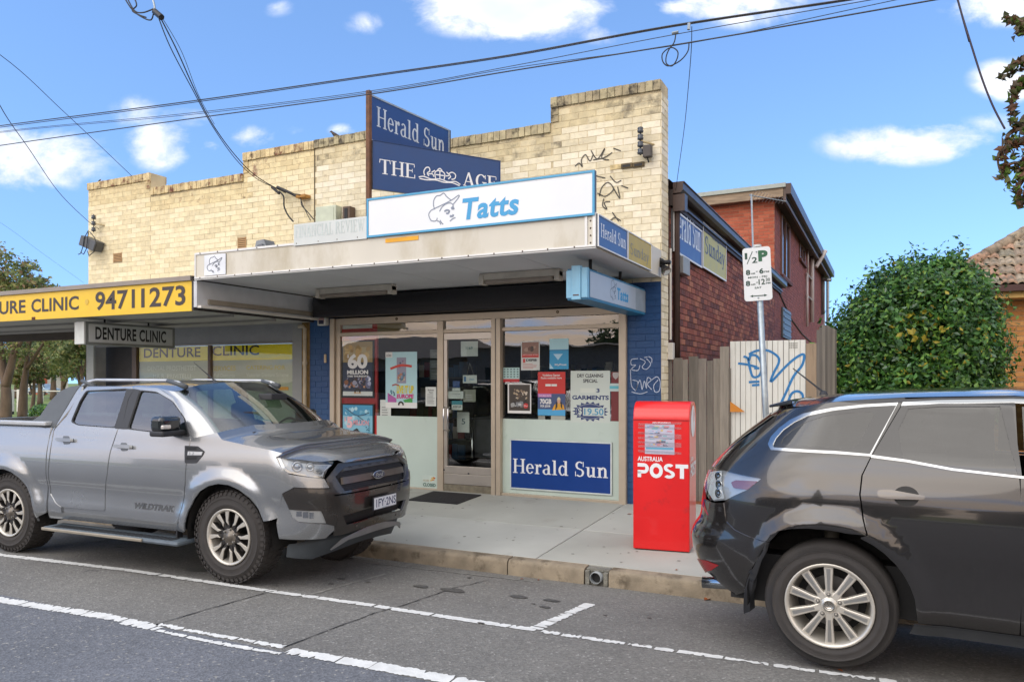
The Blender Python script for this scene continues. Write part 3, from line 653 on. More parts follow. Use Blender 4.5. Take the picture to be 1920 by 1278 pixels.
for i, (x, y) in enumerate(((1155,313),(1176,311),(1198,309))):
    u, v = F0.px(x, y); b = MB(); b.fbox(F0, u-.075, u+.075, v-.035, v+.03, .004, .03 if i else .012); f = b.build('wall_vent', M('vent_dirty'+str(i), '#c0ad80' if i == 0 else '#5e513a',.9,var=.3,vs=20,bump=.6), shop, bevel=.01)
    b = MB(); b.fbox(F0, u-.05, u+.05, v-.022, v+.008, .02, .033 if i else .0125)
    if i: b.build('vent_slot', DARK, f)
# spray marks and old anchors on the upper wall
FG = F0.off(.0095)
SPRAY = M('spray_black','#4a4740',.8,var=.3,vs=30)
strokes_px(FG, [[(1078,312),(1086,306),(1092,313),(1090,300),(1098,290),(1106,302),(1112,290)], [(1108,282),(1120,298),(1134,278),(1128,296),(1142,300)], [(1112,300),(1132,296),(1148,286)], [(1150,278),(1164,283)], [(1118,330),(1135,334)], [(1120,362),(1135,368),(1150,355),(1140,342),(1128,352),(1124,368)], [(1144,330),(1155,342),(1165,338)], [(1150,352),(1162,372),(1158,350)], [(1165,348),(1178,353)], [(1132,372),(1130,386),(1138,392),(1133,380),(1144,378)], [(1140,418),(1152,408),(1164,414)], [(1148,398),(1160,415)]], .014, SPRAY, shop, name='spray_tag', d=.0005)
ob_ = MB(); 
# seam between the two shops
b = MB(); b.box(XS-.008, XS+.006, YF-.012, YF+.2, 2.95, 5.36); b.build('party_joint', M('joint_line','#5a4f3c',.9), clin)

# blue pilasters of painted brick
def pilaster(u0, u1, zb, zt, parent, seed):
    b = MB(); b.box(u0, u1, YF+.001, YF+.3, zb, zt); b.build('pilaster', M('blue_joint','#1a4475',.6), parent)
    lay(parent, F0, courses([(u0, u1, zb+.01, zt)], L=.238, H=.0838, J=.005, u_base=u0), [BLUEP], proud=.0035, nmax=300, seed=seed, jit=.001)
ZP = pz(YF)
uR0 = F0.px(1176, 750)[0]; uL0, uL1 = F0.px(581, 650)[0], F0.px(624, 650)[0]
pilaster(uR0, XC-.004, ZP-.03, 2.95, shop, 31); pilaster(uL0, uL1, ZP-.03, 2.95, shop, 32)
SPW = M('spray_white','#b9c4d6',.6,var=.15,vs=40)
strokes_px(F0.off(.006), [[(1196,672),(1184,674),(1184,684),(1192,684),(1184,692),(1196,694),(1200,684)],[(1200,672),(1210,678),(1204,688),(1212,692),(1220,682),(1212,672)],[(1208,670),(1214,669)],[(1216,668),(1222,672),(1222,680)],
   [(1182,692),(1184,722),(1192,732)],[(1186,712),(1196,716),(1192,732),(1200,712),(1204,730),(1208,714),(1212,728)],[(1212,728),(1214,708),(1221,712),(1214,720),(1222,730)],[(1222,712),(1232,706),(1238,716),(1236,732),(1228,734),(1226,722),(1234,712)],[(1184,734),(1200,738),(1214,734)]], .009, SPW, shop, name='spray_tag', d=.0)

# shopfront frames ------------------------------------------------
def bar(x0, y0, x1, y1, d0=-.03, d1=.03, mat=ALU, name='window_frame', parent=shop, F=F0, bev=.003):
    u0, u1, v0, v1 = F.rect(x0, y0, x1, y1); b = MB(); b.fbox(F, u0, u1, v0, v1, d0, d1); return b.build(name, mat, parent, bevel=bev)
def U(px): return F0.px(px, 714)[0]
def fb(u0, u1, v0, v1, d0, d1, mat, name, parent=shop, bev=0.003, F=F0):
    b = MB(); b.fbox(F, u0, u1, v0, v1, d0, d1); return b.build(name, mat, parent, bevel=bev)
ZH, ZHb, ZT0, ZT1, ZS = 2.615, 2.52, 2.35, 2.40, 1.175
zb = ZP-.02
uA, uB, uC, uD, uE, uF_, uG, uH = U(623), U(639), U(822), U(833), U(925), U(942), U(1163), U(1176)
fb(uA, uA+(uB-uA)*.48, zb, ZH, -.02, .06, ALU, 'window_frame'); fb(uA+(uB-uA)*.52, uB, zb, ZH, -.04, .02, ALU, 'window_frame')
fb(uB+.001, uG, ZHb, ZH, -.03, .045, ALU, 'head_frame')
fb(uC, uD, zb, ZHb-.001, -.03, .035, ALU, 'mullion'); fb(uE, uF_, zb, ZHb-.001, -.03, .07, ALU, 'mullion'); fb(uE+(uF_-uE)*.45, uE+(uF_-uE)*.55, zb, ZHb-.002, .07, .074, M('frame_groove','#6d655a',.5), 'frame_groove', bev=0)
fb(uG, uH, zb, ZH, -.03, .065, ALU, 'window_frame')
fb(uB+.001, uC-.001, ZT0, ZT1, -.02, .03, ALU, 'transom'); fb(uD+.001, uE-.001, ZT0, ZT1, -.02, .03, ALU, 'transom'); fb(uF_+.001, uG-.001, ZT0, ZT1, -.02, .03, ALU, 'transom')
fb(uB+.001, uC-.001, zb, zb+.035, -.02, .04, ALU, 'sill'); fb(uF_+.001, uG-.001, zb, zb+.05, -.02, .045, ALU, 'sill')
for px in (747, 1048):
    u = U(px); b = MB(); b.lathe(F0.p(u, 2.575, .044), F0.n, [(0, .02), (.01, .018), (.012, .01), (.004, .008)], 14); b.build('shutter_lock', M('brass_dark','#5a4732',.35,.8), shop, smooth=True)
uRd = U(706)
GLS = glass_mat('shop_glass', (.90, .93, .92), .13, oneside=True, wav=.10)
for (a, b_, c, d_) in ((uB, uC, ZT1, ZHb), (uD, uE, ZT1, ZHb), (uF_, uG, ZT1, ZHb), (uB, uC, ZS, ZT0), (uF_, uG, ZS, ZT0)):
    fb(a+.001, b_-.001, c, d_, -.012, -.006, GLS, 'pane', bev=0)
fb(uRd+.001, uC-.001, zb+.036, ZS-.001, -.02, -.004, PANEL, 'lower_panel', bev=0); fb(uF_+.001, uG-.001, zb+.051, ZS-.001, -.02, -.004, PANEL, 'lower_panel', bev=0)
fb(uB+.001, uRd, zb+.036, ZS-.001, -.02, -.004, M('red_board','#b3201c',.4,var=.05), 'red_panel', bev=0)
fb(uB+.003, uRd, ZS, ZT0-.001, -.05, -.02, MATS['red_board'], 'red_panel', bev=0)
fb(uB+.003, uRd, ZT1, ZHb-.001, -.05, -.02, MATS['red_board'], 'red_panel', bev=0); fb(uB+.02, uRd-.09, 2.46, ZHb-.004, -.02, -.014, WHITEP, 'white_strip', bev=0)
fb(uRd, U(760), ZT1, ZHb-.001, -.05, -.02, M('tan_board','#8a7448',.5), 'tan_panel', bev=0)
# step and door
fb(uD+.001, uE-.001, zb-.02, .245, -.05, .03, M('door_step','#77705f',.95,var=.3,vs=14,bump=.6), 'door_step', bev=.005)
zd0, zd1 = .25, 2.345
door = fb(uD+.004, uE-.004, zd0, zd0+.14, -.02, .02, ALUW, 'door')
uD2 = uD+.004; uE2 = uE-.004
fb(uD2, uE2, zd0+.145, zd0+.25, -.02, .02, ALUW, 'door_rail', door); fb(uD2, uE2, zd1-.09, zd1, -.02, .02, ALUW, 'door_rail', door)
fb(uD2, uD2+.055, zd0+.252, zd1-.092, -.02, .022, ALUW, 'door_stile', door); fb(uE2-.02, uE2, zd0+.252, zd1-.092, -.02, .022, ALUW, 'door_stile', door)
fb(uD2+.056, uE2-.021, zd0+.252, zd1-.092, -.004, .002, GLS, 'door_glass', door, 0)
ang = [(0, .0), (.045, .0), (.07, .02), (.075, .07)]
for k, (dx) in enumerate((.03, .10)):
    pth = []; x = uD2+dx; z0, z1 = at_y(840, 806, YF).z, at_y(840, 763, YF).z
    for dd, zz in ((.02, z0), (.06, z0), (.075, z0+.02), (.075, z1-.02), (.06, z1), (.02, z1)): pth.append(F0.p(x, zz, dd))
    b = MB(); b.tube(pth, .009, 8); b.build('door_handle', M('chrome','#c9c9c9',.15,1,var=0), door, smooth=True)
b = MB(); b.lathe(F0.p(uD2+.09, at_y(840,771,YF).z, .002), F0.n, [(0, .0), (0, .028), (.02, .026), (.022, 0)], 16); b.build('lock', M('lock_grey','#7d7a70',.4,.6), door, smooth=True)
for (px, py) in ((833,908),(880,887),(880,911),(834,880)):
    u, v = F0.px(px, py); fb(u-.012, u+.012, v-.01, v+.01, .02, .026, M('bracket_dark','#4a4a50',.5,.6), 'door_bolt', door, 0)

# shop interior (one shallow dark room)
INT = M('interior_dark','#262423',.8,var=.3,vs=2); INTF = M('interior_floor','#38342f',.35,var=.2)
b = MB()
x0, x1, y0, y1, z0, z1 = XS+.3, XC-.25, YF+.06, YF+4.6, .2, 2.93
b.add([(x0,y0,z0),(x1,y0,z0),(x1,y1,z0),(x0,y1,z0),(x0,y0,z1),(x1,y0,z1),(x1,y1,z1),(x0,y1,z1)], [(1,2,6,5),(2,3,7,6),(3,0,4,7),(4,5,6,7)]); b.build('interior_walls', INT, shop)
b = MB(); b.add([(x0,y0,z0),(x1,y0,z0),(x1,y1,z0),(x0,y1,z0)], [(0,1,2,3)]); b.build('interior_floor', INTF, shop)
cnt = thing('shop_counter', 'grey shop counter seen through the glass door', 'counter', (U(880)-.5, YF+2.1, .2))
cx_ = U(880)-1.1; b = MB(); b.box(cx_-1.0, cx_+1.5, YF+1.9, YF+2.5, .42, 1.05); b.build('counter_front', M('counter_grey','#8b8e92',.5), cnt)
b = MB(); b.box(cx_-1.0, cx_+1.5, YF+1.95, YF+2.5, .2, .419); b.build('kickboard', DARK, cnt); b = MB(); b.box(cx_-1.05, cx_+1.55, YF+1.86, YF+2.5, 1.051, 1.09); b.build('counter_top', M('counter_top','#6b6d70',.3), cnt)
R = random.Random(5)
for i, (xa, ya, w_, lab) in enumerate(((XS+.7, 1.5, 1.1, 'magazine rack deep inside behind the left shop window'), (-4.0, 2.2, 1.2, 'magazine rack deep inside behind the right shop window'), (-6.2, 4.0, 1.8, 'stock shelves on the back wall inside the shop'))):
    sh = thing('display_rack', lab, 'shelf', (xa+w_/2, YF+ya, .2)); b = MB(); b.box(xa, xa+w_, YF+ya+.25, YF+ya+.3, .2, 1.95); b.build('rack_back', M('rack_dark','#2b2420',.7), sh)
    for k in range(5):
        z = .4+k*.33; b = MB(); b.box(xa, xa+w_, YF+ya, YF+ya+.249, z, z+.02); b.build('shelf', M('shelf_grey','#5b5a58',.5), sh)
        b = MB(); xx = xa+.02
        while xx < xa+w_-.12:
            bw = R.uniform(.07, .16); b.m = R.randrange(5); b.box(xx, xx+bw-.01, YF+ya+.02, YF+ya+.05, z+.022, z+R.uniform(.18, .27)); xx += bw
        b.build('magazines', [M('mag%d' % q, c, .4) for q, c in enumerate(('#8a2a22','#3d5f80','#b7b2a4','#5b5a38','#222428'))], sh)['kind'] = 'stuff'
# queue stand behind the door carrying the number 5 card
qs = thing('sign_stand', 'thin chrome sign stand right behind the door glass', 'sign stand', (U(868), YF+.35, .2))
b = MB(); b.tube([(U(868)-.02, YF+.3, .2), (U(868)-.02, YF+.3, 1.1)], .011, 8); b.build('pole', MATS['chrome'], qs, smooth=True)
b = MB(); b.lathe((U(868)-.02, YF+.3, .2), (0, 0, 1), [(0, .0), (0, .13), (.02, .12), (.025, .01)], 18); b.build('stand_base', MATS['chrome'], qs)

# clinic shopfront ----------------------------------------------------
cL, cP = U(157), U(178)
fb(XL, U(160)-.002, ZP-.05, 2.6, -.35, -.02, M('clinic_wall','#b9bab6',.7), 'side_pier', clin)
fb(XL+.02, cP, ZP-.05, 2.6, -.018, .03, M('pier_white','#b8bdb8',.6,var=.05), 'front_pier', clin)
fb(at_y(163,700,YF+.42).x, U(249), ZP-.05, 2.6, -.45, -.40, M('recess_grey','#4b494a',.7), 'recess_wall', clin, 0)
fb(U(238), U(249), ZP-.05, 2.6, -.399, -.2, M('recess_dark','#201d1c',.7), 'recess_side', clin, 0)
fb(U(249), U(257), ZP-.05, 2.3, -.1, .02, M('brown_frame','#5b4a3d',.5), 'window_frame', clin)
fb(cP, U(548), 2.295, 2.62, -.05, .0, GREYF, 'fascia_wall', clin); fb(U(548), uL0-.16, ZP-.05, 2.62, -.05, .0, M('grey_wall','#8d8f8d',.7,var=.05), 'side_wall', clin)
fb(U(257), U(548), 2.27, 2.294, -.03, .02, M('alu_plain','#97938c',.4,.5), 'head_frame', clin); fb(U(390.4), U(395.6), .4, 2.269, -.055, .012, MATS['brown_frame'], 'mullion', clin)
BLIND = M('blind','#a3aa98',.7,var=.06,vs=2)
fb(U(257), U(391), .4, 2.268, -.06, -.05, BLIND, 'blind', clin, 0); fb(U(395), U(548), .4, 2.268, -.06, -.05, BLIND, 'blind', clin, 0)
fb(U(257), U(548), ZP-.05, .399, -.05, .01, GREYF, 'stall_riser', clin)
CG = glass_mat('clinic_glass', (.95, .96, .94), .03, oneside=True, wav=.1)
fb(U(257)+.001, U(391)-.001, .4, 2.268, -.02, -.014, CG, 'pane', clin, 0); fb(U(395)+.001, U(548)-.001, .4, 2.268, -.02, -.014, CG, 'pane', clin, 0)
FD = F0.off(-.045)
zy0 = at_y(300, 677, YF).z
fb(U(257)+.002, U(391)-.002, zy0, 2.268, -.048, -.04, YELB, 'yellow_band', clin, 0); fb(U(395)+.002, U(548)-.002, zy0, 2.268, -.048, -.04, YELB, 'yellow_band', clin, 0)
FW = F0.off(-.0395)
dk = M('clinic_letter','#1a1510',.6)
text_px('DENTURE', FW, 270, 653.5, 376, 671, dk, clin, bold=.012); text_px('CLINIC', FW, 398, 649, 486, 667, dk, clin, bold=.012)
FW2 = F0.off(-.047)
gw = M('clinic_white','#c3cabd',.5); gy = M('clinic_yellow_text','#b3a425',.5)
text_px('DENTAL PROSTHETIST', FW2, 277, 686, 368, 695, gw, clin, bold=.01); text_px('MR R. PRIVITELLI', FW2, 287, 701, 358, 709, gw, clin, bold=.01)
text_px('SERVICES', FW2, 399, 686, 442, 695, gy, clin, bold=.015); text_px('CATERING FOR', FW2, 462, 685, 535, 693, gy, clin, bold=.015)
for s_, x0, y0, x1, y1 in (('Full Dentures',402,700,440,707),('Partial Dentures',402,713,448,720),('Relines & Repairs',402,726,450,733),('Victorian Denture Scheme',462,699,541,706),('Veteran Affairs',462,712,506,719),('Nursing homes',462,725,506,732)):
    text_px(s_, FW2, x0, y0, x1, y1, gw, clin)
u0, u1, v0, v1 = F0.rect(519, 725, 537, 731); fb(u0, u1, v0, v1, -.046, -.042, M('orange_sticker','#c98a10',.5), 'sticker', clin, 0)
# strip between the shops: drain pipe and bare brick edge
dp = thing('drain_pipe', 'cream downpipe with brown stained wall edge between the two shopfronts', 'drainpipe', (U(577), YF, .1))
ud = uL0-.065
b = MB(); b.tube([(ud-.11, YF-.05, 2.52), (ud-.03, YF-.05, 2.52), (ud+.01, YF-.05, 2.48), (ud+.01, YF-.05, .12)], .028, 10); b.build('pipe', M('pipe_cream','#b7ab93',.5,var=.15), dp, smooth=True)
b = MB(); b.lathe((ud+.01, YF-.05, 1.93), (0, 0, 1), [(0, .03), (0, .036), (.05, .036), (.05, .03)], 12); b.build('collar', MATS['pipe_cream'], dp)
fb(uL0-.16, uL0-.001, .1, 2.62, -.04, -.005, M('worn_edge','#8b6f3f',.9,var=.3,vs=12,bump=.5), 'wall_strip', shop)

# side wall of the corner shop ---------------------------------------
FS = FX(XC)
b = MB(); b.box(XC-.3, XC-.001, YF+.3, 19.67, .05, 4.0); b.build('side_wall', MORT_R, shop)
b = MB(); b.box(XC-.3, XC-.002, YF+.006, YF+.32, .1, 2.9); b.build('corner_return', MORT_C, shop)
b = MB(); b.box(XC-.28, XC+.0008, YF+.004, YF+.296, 2.901, 5.24); b.build('corner_return', MORT_C, shop)
lay(shop, FS, courses([(YF+.0, YF+.31, .12, 5.235)], L=.238, H=.0838, J=.007, v_base=.02, u_base=YF), CREAM, proud=.006, nmax=140, seed=41)
lay(shop, FS, courses([(YF+.40, 19.66, .15, 3.93)], L=.238, H=.0835, J=.010), RED, proud=.006, nmax=300, seed=42)
b = MB(); b.add([(XC+.02, YF+.3, 4.22), (XC+.02, 19.7, 4.22), (-7.8, 19.7, 4.5), (-7.8, YF+.3, 4.5)], [(0, 1, 2, 3)]); b.build('roof', M('iron_roof','#6d7072',.5,.4), shop)
# brown gutter and eave
b = MB(); b.box(XC+.001, XC+.05, YF+.36, 20.7, 3.90, 4.10); b.build('fascia_board', M('fascia_brown','#2e221d',.6), shop)
prof = [(XC+.052, 4.05), (XC+.15, 4.05), (XC+.18, 4.09), (XC+.18, 4.17), (XC+.195, 4.18), (XC+.195, 4.19), (XC+.052, 4.19)]
b = MB(); n = len(prof); b.add([(x, YF+.36, z) for x, z in prof]+[(x, 20.7, z) for x, z in prof], [tuple(range(n)), tuple(range(2*n-1, n-1, -1))]+[(i, n+i, n+(i+1) % n, (i+1) % n) for i in range(n)]); b.build('gutter', BROWN, shop)
for zz in (3.955,): b = MB(); b.box(XC+.0505, XC+.075, YF+.36, 20.7, zz, zz+.03); b.build('fascia_bead', BROWN, shop)
b = MB(); b.tube([(XC+.12, YF+.42, 4.05), (XC+.08, YF+.46, 3.85), (XC+.07, YF+.47, 3.7), (XC+.07, YF+.47, .2)], .045, 8); b.build('downpipe', BROWN, shop, smooth=True)
b = MB(); b.box(XC+.0535, XC+.204, YF+.352, YF+.50, 3.82, 4.03); b.build('rainwater_head', BROWN, shop)
b = MB(); b.tube([(XC+.03, YF+.33, 3.35), (XC+.03, YF+.33, 2.2)], .014, 6); b.build('conduit', WHITEP, shop); b = MB(); b.box(XC+.005, XC+.07, YF+.28, YF+.38, 1.95, 2.16); b.build('junction_box', WHITEP, shop, bevel=.005)
b = MB(); b.fbox(FS, FS.px(1267, 500)[0], FS.px(1280, 500)[0], at_x(1267, 512, XC).z, at_x(1267, 480, XC).z, .005, .10); b.build('meter_box', M('box_grey','#8f9290',.5), shop, bevel=.006)
u0, u1, v0, v1 = FS.rect(1464, 575, 1479, 632); b = MB(); b.fbox(FS, u0, u1, v0, v1, .007, .06); f = b.build('steel_hatch', M('hatch_grey','#5d6468',.5,.5), shop, bevel=.01)
for k in range(5): vv = v0+(v1-v0)*(k+.5)/5.; b = MB(); b.fbox(FS, u0+.08, u1-.08, vv-.02, vv+.02, .058, .08); b.build('hatch_rib', M('hatch_rib','#6d7478',.5,.5), f)

# two storey red brick house at the rear of the shop
two = thing('brick_house', 'two storey red brick house behind the shop with skillion roof and downpipes', 'house', (XC, 19.67, .1))
YT = 19.67; YE = 35.5; FT = FY(YT)
b = MB(); b.box(-10, XC-.001, YT+.001, YE, .05, 6.45); b.build('wall', MORT_O, two)
lay(two, FT, courses([(-6.5, XC, 4.1, 6.36)], L=.238, H=.0835, J=.012), ORG, proud=.006, nmax=300, seed=51)
holes = []
wins = [(1463,398,1479,515), (1498,452,1508,484)]
for (x0, y0, x1, y1) in wins: holes.append(tuple(FS.rect(x0, y0, x1, y1)))
lay(two, FS, courses([(YT, YE, 1.5, 6.5)], holes, L=.238, H=.0835, J=.010), [M('red2_'+k, c, .8, var=.12, vs=20, bump=.4) for k, c in zip('abc', ('#84463a','#7a4036','#8d4e40'))], proud=.006, nmax=300, seed=52)
for (u0, u1, v0, v1) in holes:
    w = MB(); w.fbox(FS, u0, u1, v0, v1, .0002, .002); wf = w.build('window', M('window_reveal','#4b2a22',.7), two)
    for k in range(2): a = u0+(u1-u0)*(.08+.44*k); bb = MB(); bb.fbox(FS, a, a+(u1-u0)*.40, v0+.08, v1-.08, .002, .004); bb.build('pane', M('far_glass','#2a2f35',.08), wf)
    bb = MB()
    for (p, q, r_, s_) in ((u0, u1, v1-.08, v1), (u0, u1, v0, v0+.08), (u0, u0+.1*(u1-u0), v0+.08, v1-.08), (u1-.08*(u1-u0), u1, v0+.08, v1-.08), (u0+.48*(u1-u0), u0+.52*(u1-u0), v0+.08, v1-.08)): bb.fbox(FS, p, q, r_, s_, .004, .04)
    bb.build('window_frame', M('frame_brown','#6b4a3a',.6), wf); bb = MB(); bb.fbox(FS, u0-.1, u1+.1, v0-.09, v0, .0, .09); bb.build('window_sill', M('sill_brown','#5a3328',.8), wf)
# roof: iron sheet with timber fascia on the front, brown gutter on the side
za, zc = at_y(1462, 344, YT-.3).z, at_y(1285, 366, YT-.3).z; xa = XC+.3; xb_ = at_y(1285, 366, YT-.3).x-1.5; zc = zc-(za-zc)*.25
def slope(x): return za+(zc-za)*(xa-x)/(xa-xb_)
b = MB(); b.add([(xb_, YT-.35, slope(xb_)), (xa, YT-.35, slope(xa)), (xa, YE+.4, slope(xa)), (xb_, YE+.4, slope(xb_)), (xb_, YT-.35, slope(xb_)-.1), (xa, YT-.35, slope(xa)-.1), (xa, YE+.4, slope(xa)-.1), (xb_, YE+.4, slope(xb_)-.1)], [(0,1,2,3),(4,7,6,5),(0,4,5,1),(1,5,6,2)]); b.build('roof', M('roof_iron_light','#8f9690',.5,.3,var=.1), two)
b = MB(); b.add([(xb_, YT-.3, slope(xb_)-.102), (xa-.05, YT-.3, slope(xa)-.102), (xa-.05, YT-.3, slope(xa)-.32), (xb_, YT-.3, slope(xb_)-.32), (xb_, YT-.2, slope(xb_)-.102), (xa-.05, YT-.2, slope(xa)-.102), (xa-.05, YT-.2, slope(xa)-.32), (xb_, YT-.2, slope(xb_)-.32)], [(0,3,2,1),(0,1,5,4),(3,7,6,2),(1,2,6,5)]); b.build('timber_fascia', M('old_timber','#8d7b66',.9,var=.3,vs=4,stretch=(.6,1,6)), two)
b = MB(); b.box(XC+.002, XC+.3, YT-.2, YE+.3, slope(xa)-.36, slope(xa)-.30); b.build('eave_lining', M('eave_dark','#3a2e2a',.7), two)
b = MB(); b.box(XC+.301, XC+.42, YT-.33, YE+.3, slope(xa)-.27, slope(xa)-.02); b.build('gutter', BROWN, two); b = MB(); b.box(XC+.24, XC+.30, YT-.3, YE+.3, slope(xa)-.45, slope(xa)-.11); b.build('fascia_board', M('fascia_brown2','#54423a',.6), two)
def sidepipe(x, y0, y1, r, mat, nm='pipe'):
    u = FS.px(x, y0)[0]; b = MB(); b.tube([(XC+.08, u, at_x(x, y0, XC).z), (XC+.08, u, at_x(x, y1, XC).z)], r, 8); b.build(nm, mat, two, smooth=True); return u
PW = M('pipe_white','#b5aeab',.5,var=.1)
sidepipe(1518, 452, 604, .07, PW, 'soil_pipe'); u_ = sidepipe(1508.5, 515, 612, .04, PW); sidepipe(1539, 490, 590, .06, M('pipe_grey','#74706d',.5)); sidepipe(1510, 440, 520, .03, PW)
b = MB(); ue, uf = FS.px(1508, 515)[0], FS.px(1518, 515)[0]
for yy in (515, 555): zz = at_x(1510, yy, XC).z; b.tube([(XC+.08, ue, zz), (XC+.08, uf, zz)], .03, 6)
b.build('pipe_link', PW, two)
b = MB(); b.tube([(XC+.5, FS.px(1520,440)[0], slope(xa)-.1), (XC+.2, FS.px(1518.5,448)[0], slope(xa)-.7)], .07, 8); b.build('rain_pipe_offset', PW, two)
# cable sagging along the wall
b = MB(); b.tube([(XC+.02, 20.5, 3.9), (XC+.02, 23, 3.45), (XC+.02, 26, 3.2), (XC+.02, 31, 3.0)], .02, 5); b.build('wall_cable', LETB, two)
vp = thing('vent_pipe', 'thin galvanised vent pipe with cap rising behind the green bush', 'pipe', (XC+1.2, 34, .1))
q = at_y(1552, 528, 34); b = MB(); b.tube([(q.x, 34, .1), (q.x, 34, q.z)], .06, 8); b.build('pipe', STEEL, vp); b = MB(); b.lathe((q.x, 34, q.z), (0, 0, 1), [(0, .05), (.05, .16), (.1, .16), (.16, .02)], 12); b.build('cap', STEEL, vp)
vp2 = thing('antenna_mast', 'thin white mast standing behind the two storey house corner', 'mast', (XC+.9, 35.8, .1)); q = at_y(1545.5, 486, 36)
b = MB(); b.tube([(q.x, 36, .1), (q.x, 36, q.z)], .035, 6); b.build('mast', PW, vp2)
# television antenna on the shop roof
ta = thing('tv_antenna', 'long television antenna on a thin mast above the shop side gutter', 'antenna', tuple(at_x(1410, 470, XC-.3)))
bs = at_x(1413, 470, XC-.3); tp_ = at_x(1409, 364, XC-.3); Yb = bs.y; tp_ = at_y(1409, 364, Yb)
b = MB(); b.tube([bs-Vector((0, 0, .4)), tp_], .022, 6); b.build('mast', STEEL, ta)
e0, e1 = at_y(1405, 366, Yb), at_y(1474, 378, Yb+.5); b = MB(); b.tube([e0, e1], .014, 5); b.build('boom', STEEL, ta)
for k in range(11):
    c = e0.lerp(e1, .08+k*.085); h = .75-.045*k; b = MB(); dv = Vector((.35, -.9, .0)).normalized(); b.tube([c-dv*h/2-Vector((0, 0, .03)), c+dv*h/2+Vector((0, 0, .03))], .006, 4); b.build('antenna_rod', STEEL, ta)
# ------------------------------------------------------------------ awnings
YA = 6.90; ZA0, ZA1 = 2.945, 3.275; XA0, XA1 = -7.80, -2.49
FA = FY(YA)
aw = thing('shop_awning', 'long cream box awning over the corner shop footpath', 'awning', ((XA0+XA1)/2, YA+1, ZA0))
def ab(x0, x1, y0, y1, z0, z1, mat, name, parent=aw, bev=.0): b = MB(); b.box(x0, x1, y0, y1, z0, z1); return b.build(name, mat, parent, bevel=bev)
ab(XA0+.01, XA1-.01, YA+.012, YF-.01, ZA1-.06, ZA1-.03, M('awning_roof','#8d9090',.6), 'awning_roof')
ab(XA0, XA1, YA, YA+.011, ZA0+.03, ZA1-.02, FASC, 'fascia_panel')
ab(XA0, XA1, YA-.012, YA+.02, ZA1-.0195, ZA1+.005, FASCW, 'fascia_trim'); ab(XA0, XA1, YA-.014, YA+.02, ZA0-.005, ZA0+.0295, FASCW, 'fascia_trim')
ab(XA0, XA1, YA-.02, YA-.0145, ZA0+.006, ZA0+.012, M('trim_line','#77756e',.6), 'trim_line')
ab(XA0, XA0+.02, YA-.012, YA, ZA0+.03, ZA1-.02, FASCW, 'end_trim'); ab(XA1-.11, XA1-.085, YA-.012, YA, ZA0+.03, ZA1-.02, FASCW, 'end_trim'); ab(XA1-.03, XA1+.001, YA-.013, YA+.02, ZA0-.004, ZA1+.004, FASCW, 'end_trim')
R = random.Random(9)
scr = MB()
for z in (ZA0+.02, ZA1-.006):
    x = XA0+.1
    while x < XA1: scr.lathe((x, YA-.016, z), (0, -1, 0), [(0, .009), (.004, .006), (.005, 0)], 6); x += R.uniform(.26, .34)
for k in range(4): scr.lathe((XA1-.055, YA-.001, ZA0+.05+k*.07), (0, -1, 0), [(0, .01), (.005, .006), (.006, 0)], 6)
scr.build('screws', M('rusty_screw','#54463a',.7), aw)['kind'] = 'stuff'
n = 6
for i in range(n):
    a = XA0+.02+(XA1-XA0-.04)*i/n; b_ = XA0+.02+(XA1-XA0-.04)*(i+1)/n; ab(a+.004, b_-.004, YA+.022, YF-.02, ZA0+.008, ZA0+.02, SOFF, 'soffit_panel')
ab(XA0+.02, XA1-.02, YA+.022, YF-.02, ZA0+.021, ZA0+.03, M('soffit_gap','#3a3a3a',.8), 'soffit_backing')
# right end panels
ab(XA1-.012, XA1, YA+.021, YF-.01, ZA0, ZA1, FASC, 'end_panel')
# left bulkhead down to the lower neighbouring awning
ab(XA0-.06, XA0-.005, YA+.03, YF-.03, 2.61, ZA0-.006, M('bulkhead_white','#c4c6c8',.55,var=.07), 'bulkhead'); ab(XA0-.0045, XA0+.02, YA+.2, YF-.04, 2.66, 2.72, M('timber_strip','#8f8778',.7), 'timber_strip'); ab(XA0-.0045, XA0+.06, YA+.04, YF-.04, 2.60, 2.63, WHITEP, 'bulkhead_trim')
# shutter box
sb = thing('roller_shutter', 'black roller shutter box above the corner shop windows', 'shutter', (-5, YF-.2, 2.6))
zsb = at_y(900, 580, YF-.27).z
b = MB(); b.box(F0.px(608, 700)[0], F0.px(1172, 700)[0], YF-.27, YF-.025, 2.63, 2.925); b.build('shutter_box', BLACKM, sb, bevel=.01)
b = MB(); b.box(F0.px(612, 700)[0], F0.px(1168, 700)[0], YF-.275, YF-.2705, 2.70, 2.705); b.build('box_seam', DARK, sb)
# fluorescent fittings
for i, (x0, x1, y, lab) in enumerate(((583, 735, 534, 'fluorescent light under the cream awning, the left one'), (885, 1052, 508, 'fluorescent light under the cream awning, the right one'))):
    p = at_z(x0+14, y+22, ZA0-.10); q = at_z(x1-4, y+12, ZA0-.10); fl = thing('awning_light', lab, 'light', tuple((p+q)/2), 'awning tube lights'); yy = (p.y+q.y)/2
    b = MB(); b.box(p.x, q.x, yy-.0, yy+.10, ZA0-.075, ZA0+.004); b.build('housing', M('fitting_cream','#c3bcae',.5), fl, bevel=.004)
    b = MB(); b.box(p.x+.08, q.x-.08, yy-.01, yy+.11, ZA0-.12, ZA0-.076); b.build('diffuser', M('diffuser','#8b8175',.3), fl, bevel=.008)
    for e in (p.x, q.x-.06): b = MB(); b.box(e, e+.06, yy-.015, yy+.115, ZA0-.125, ZA0-.02); b.build('end_cap', MATS['fitting_cream'], fl, bevel=.004)
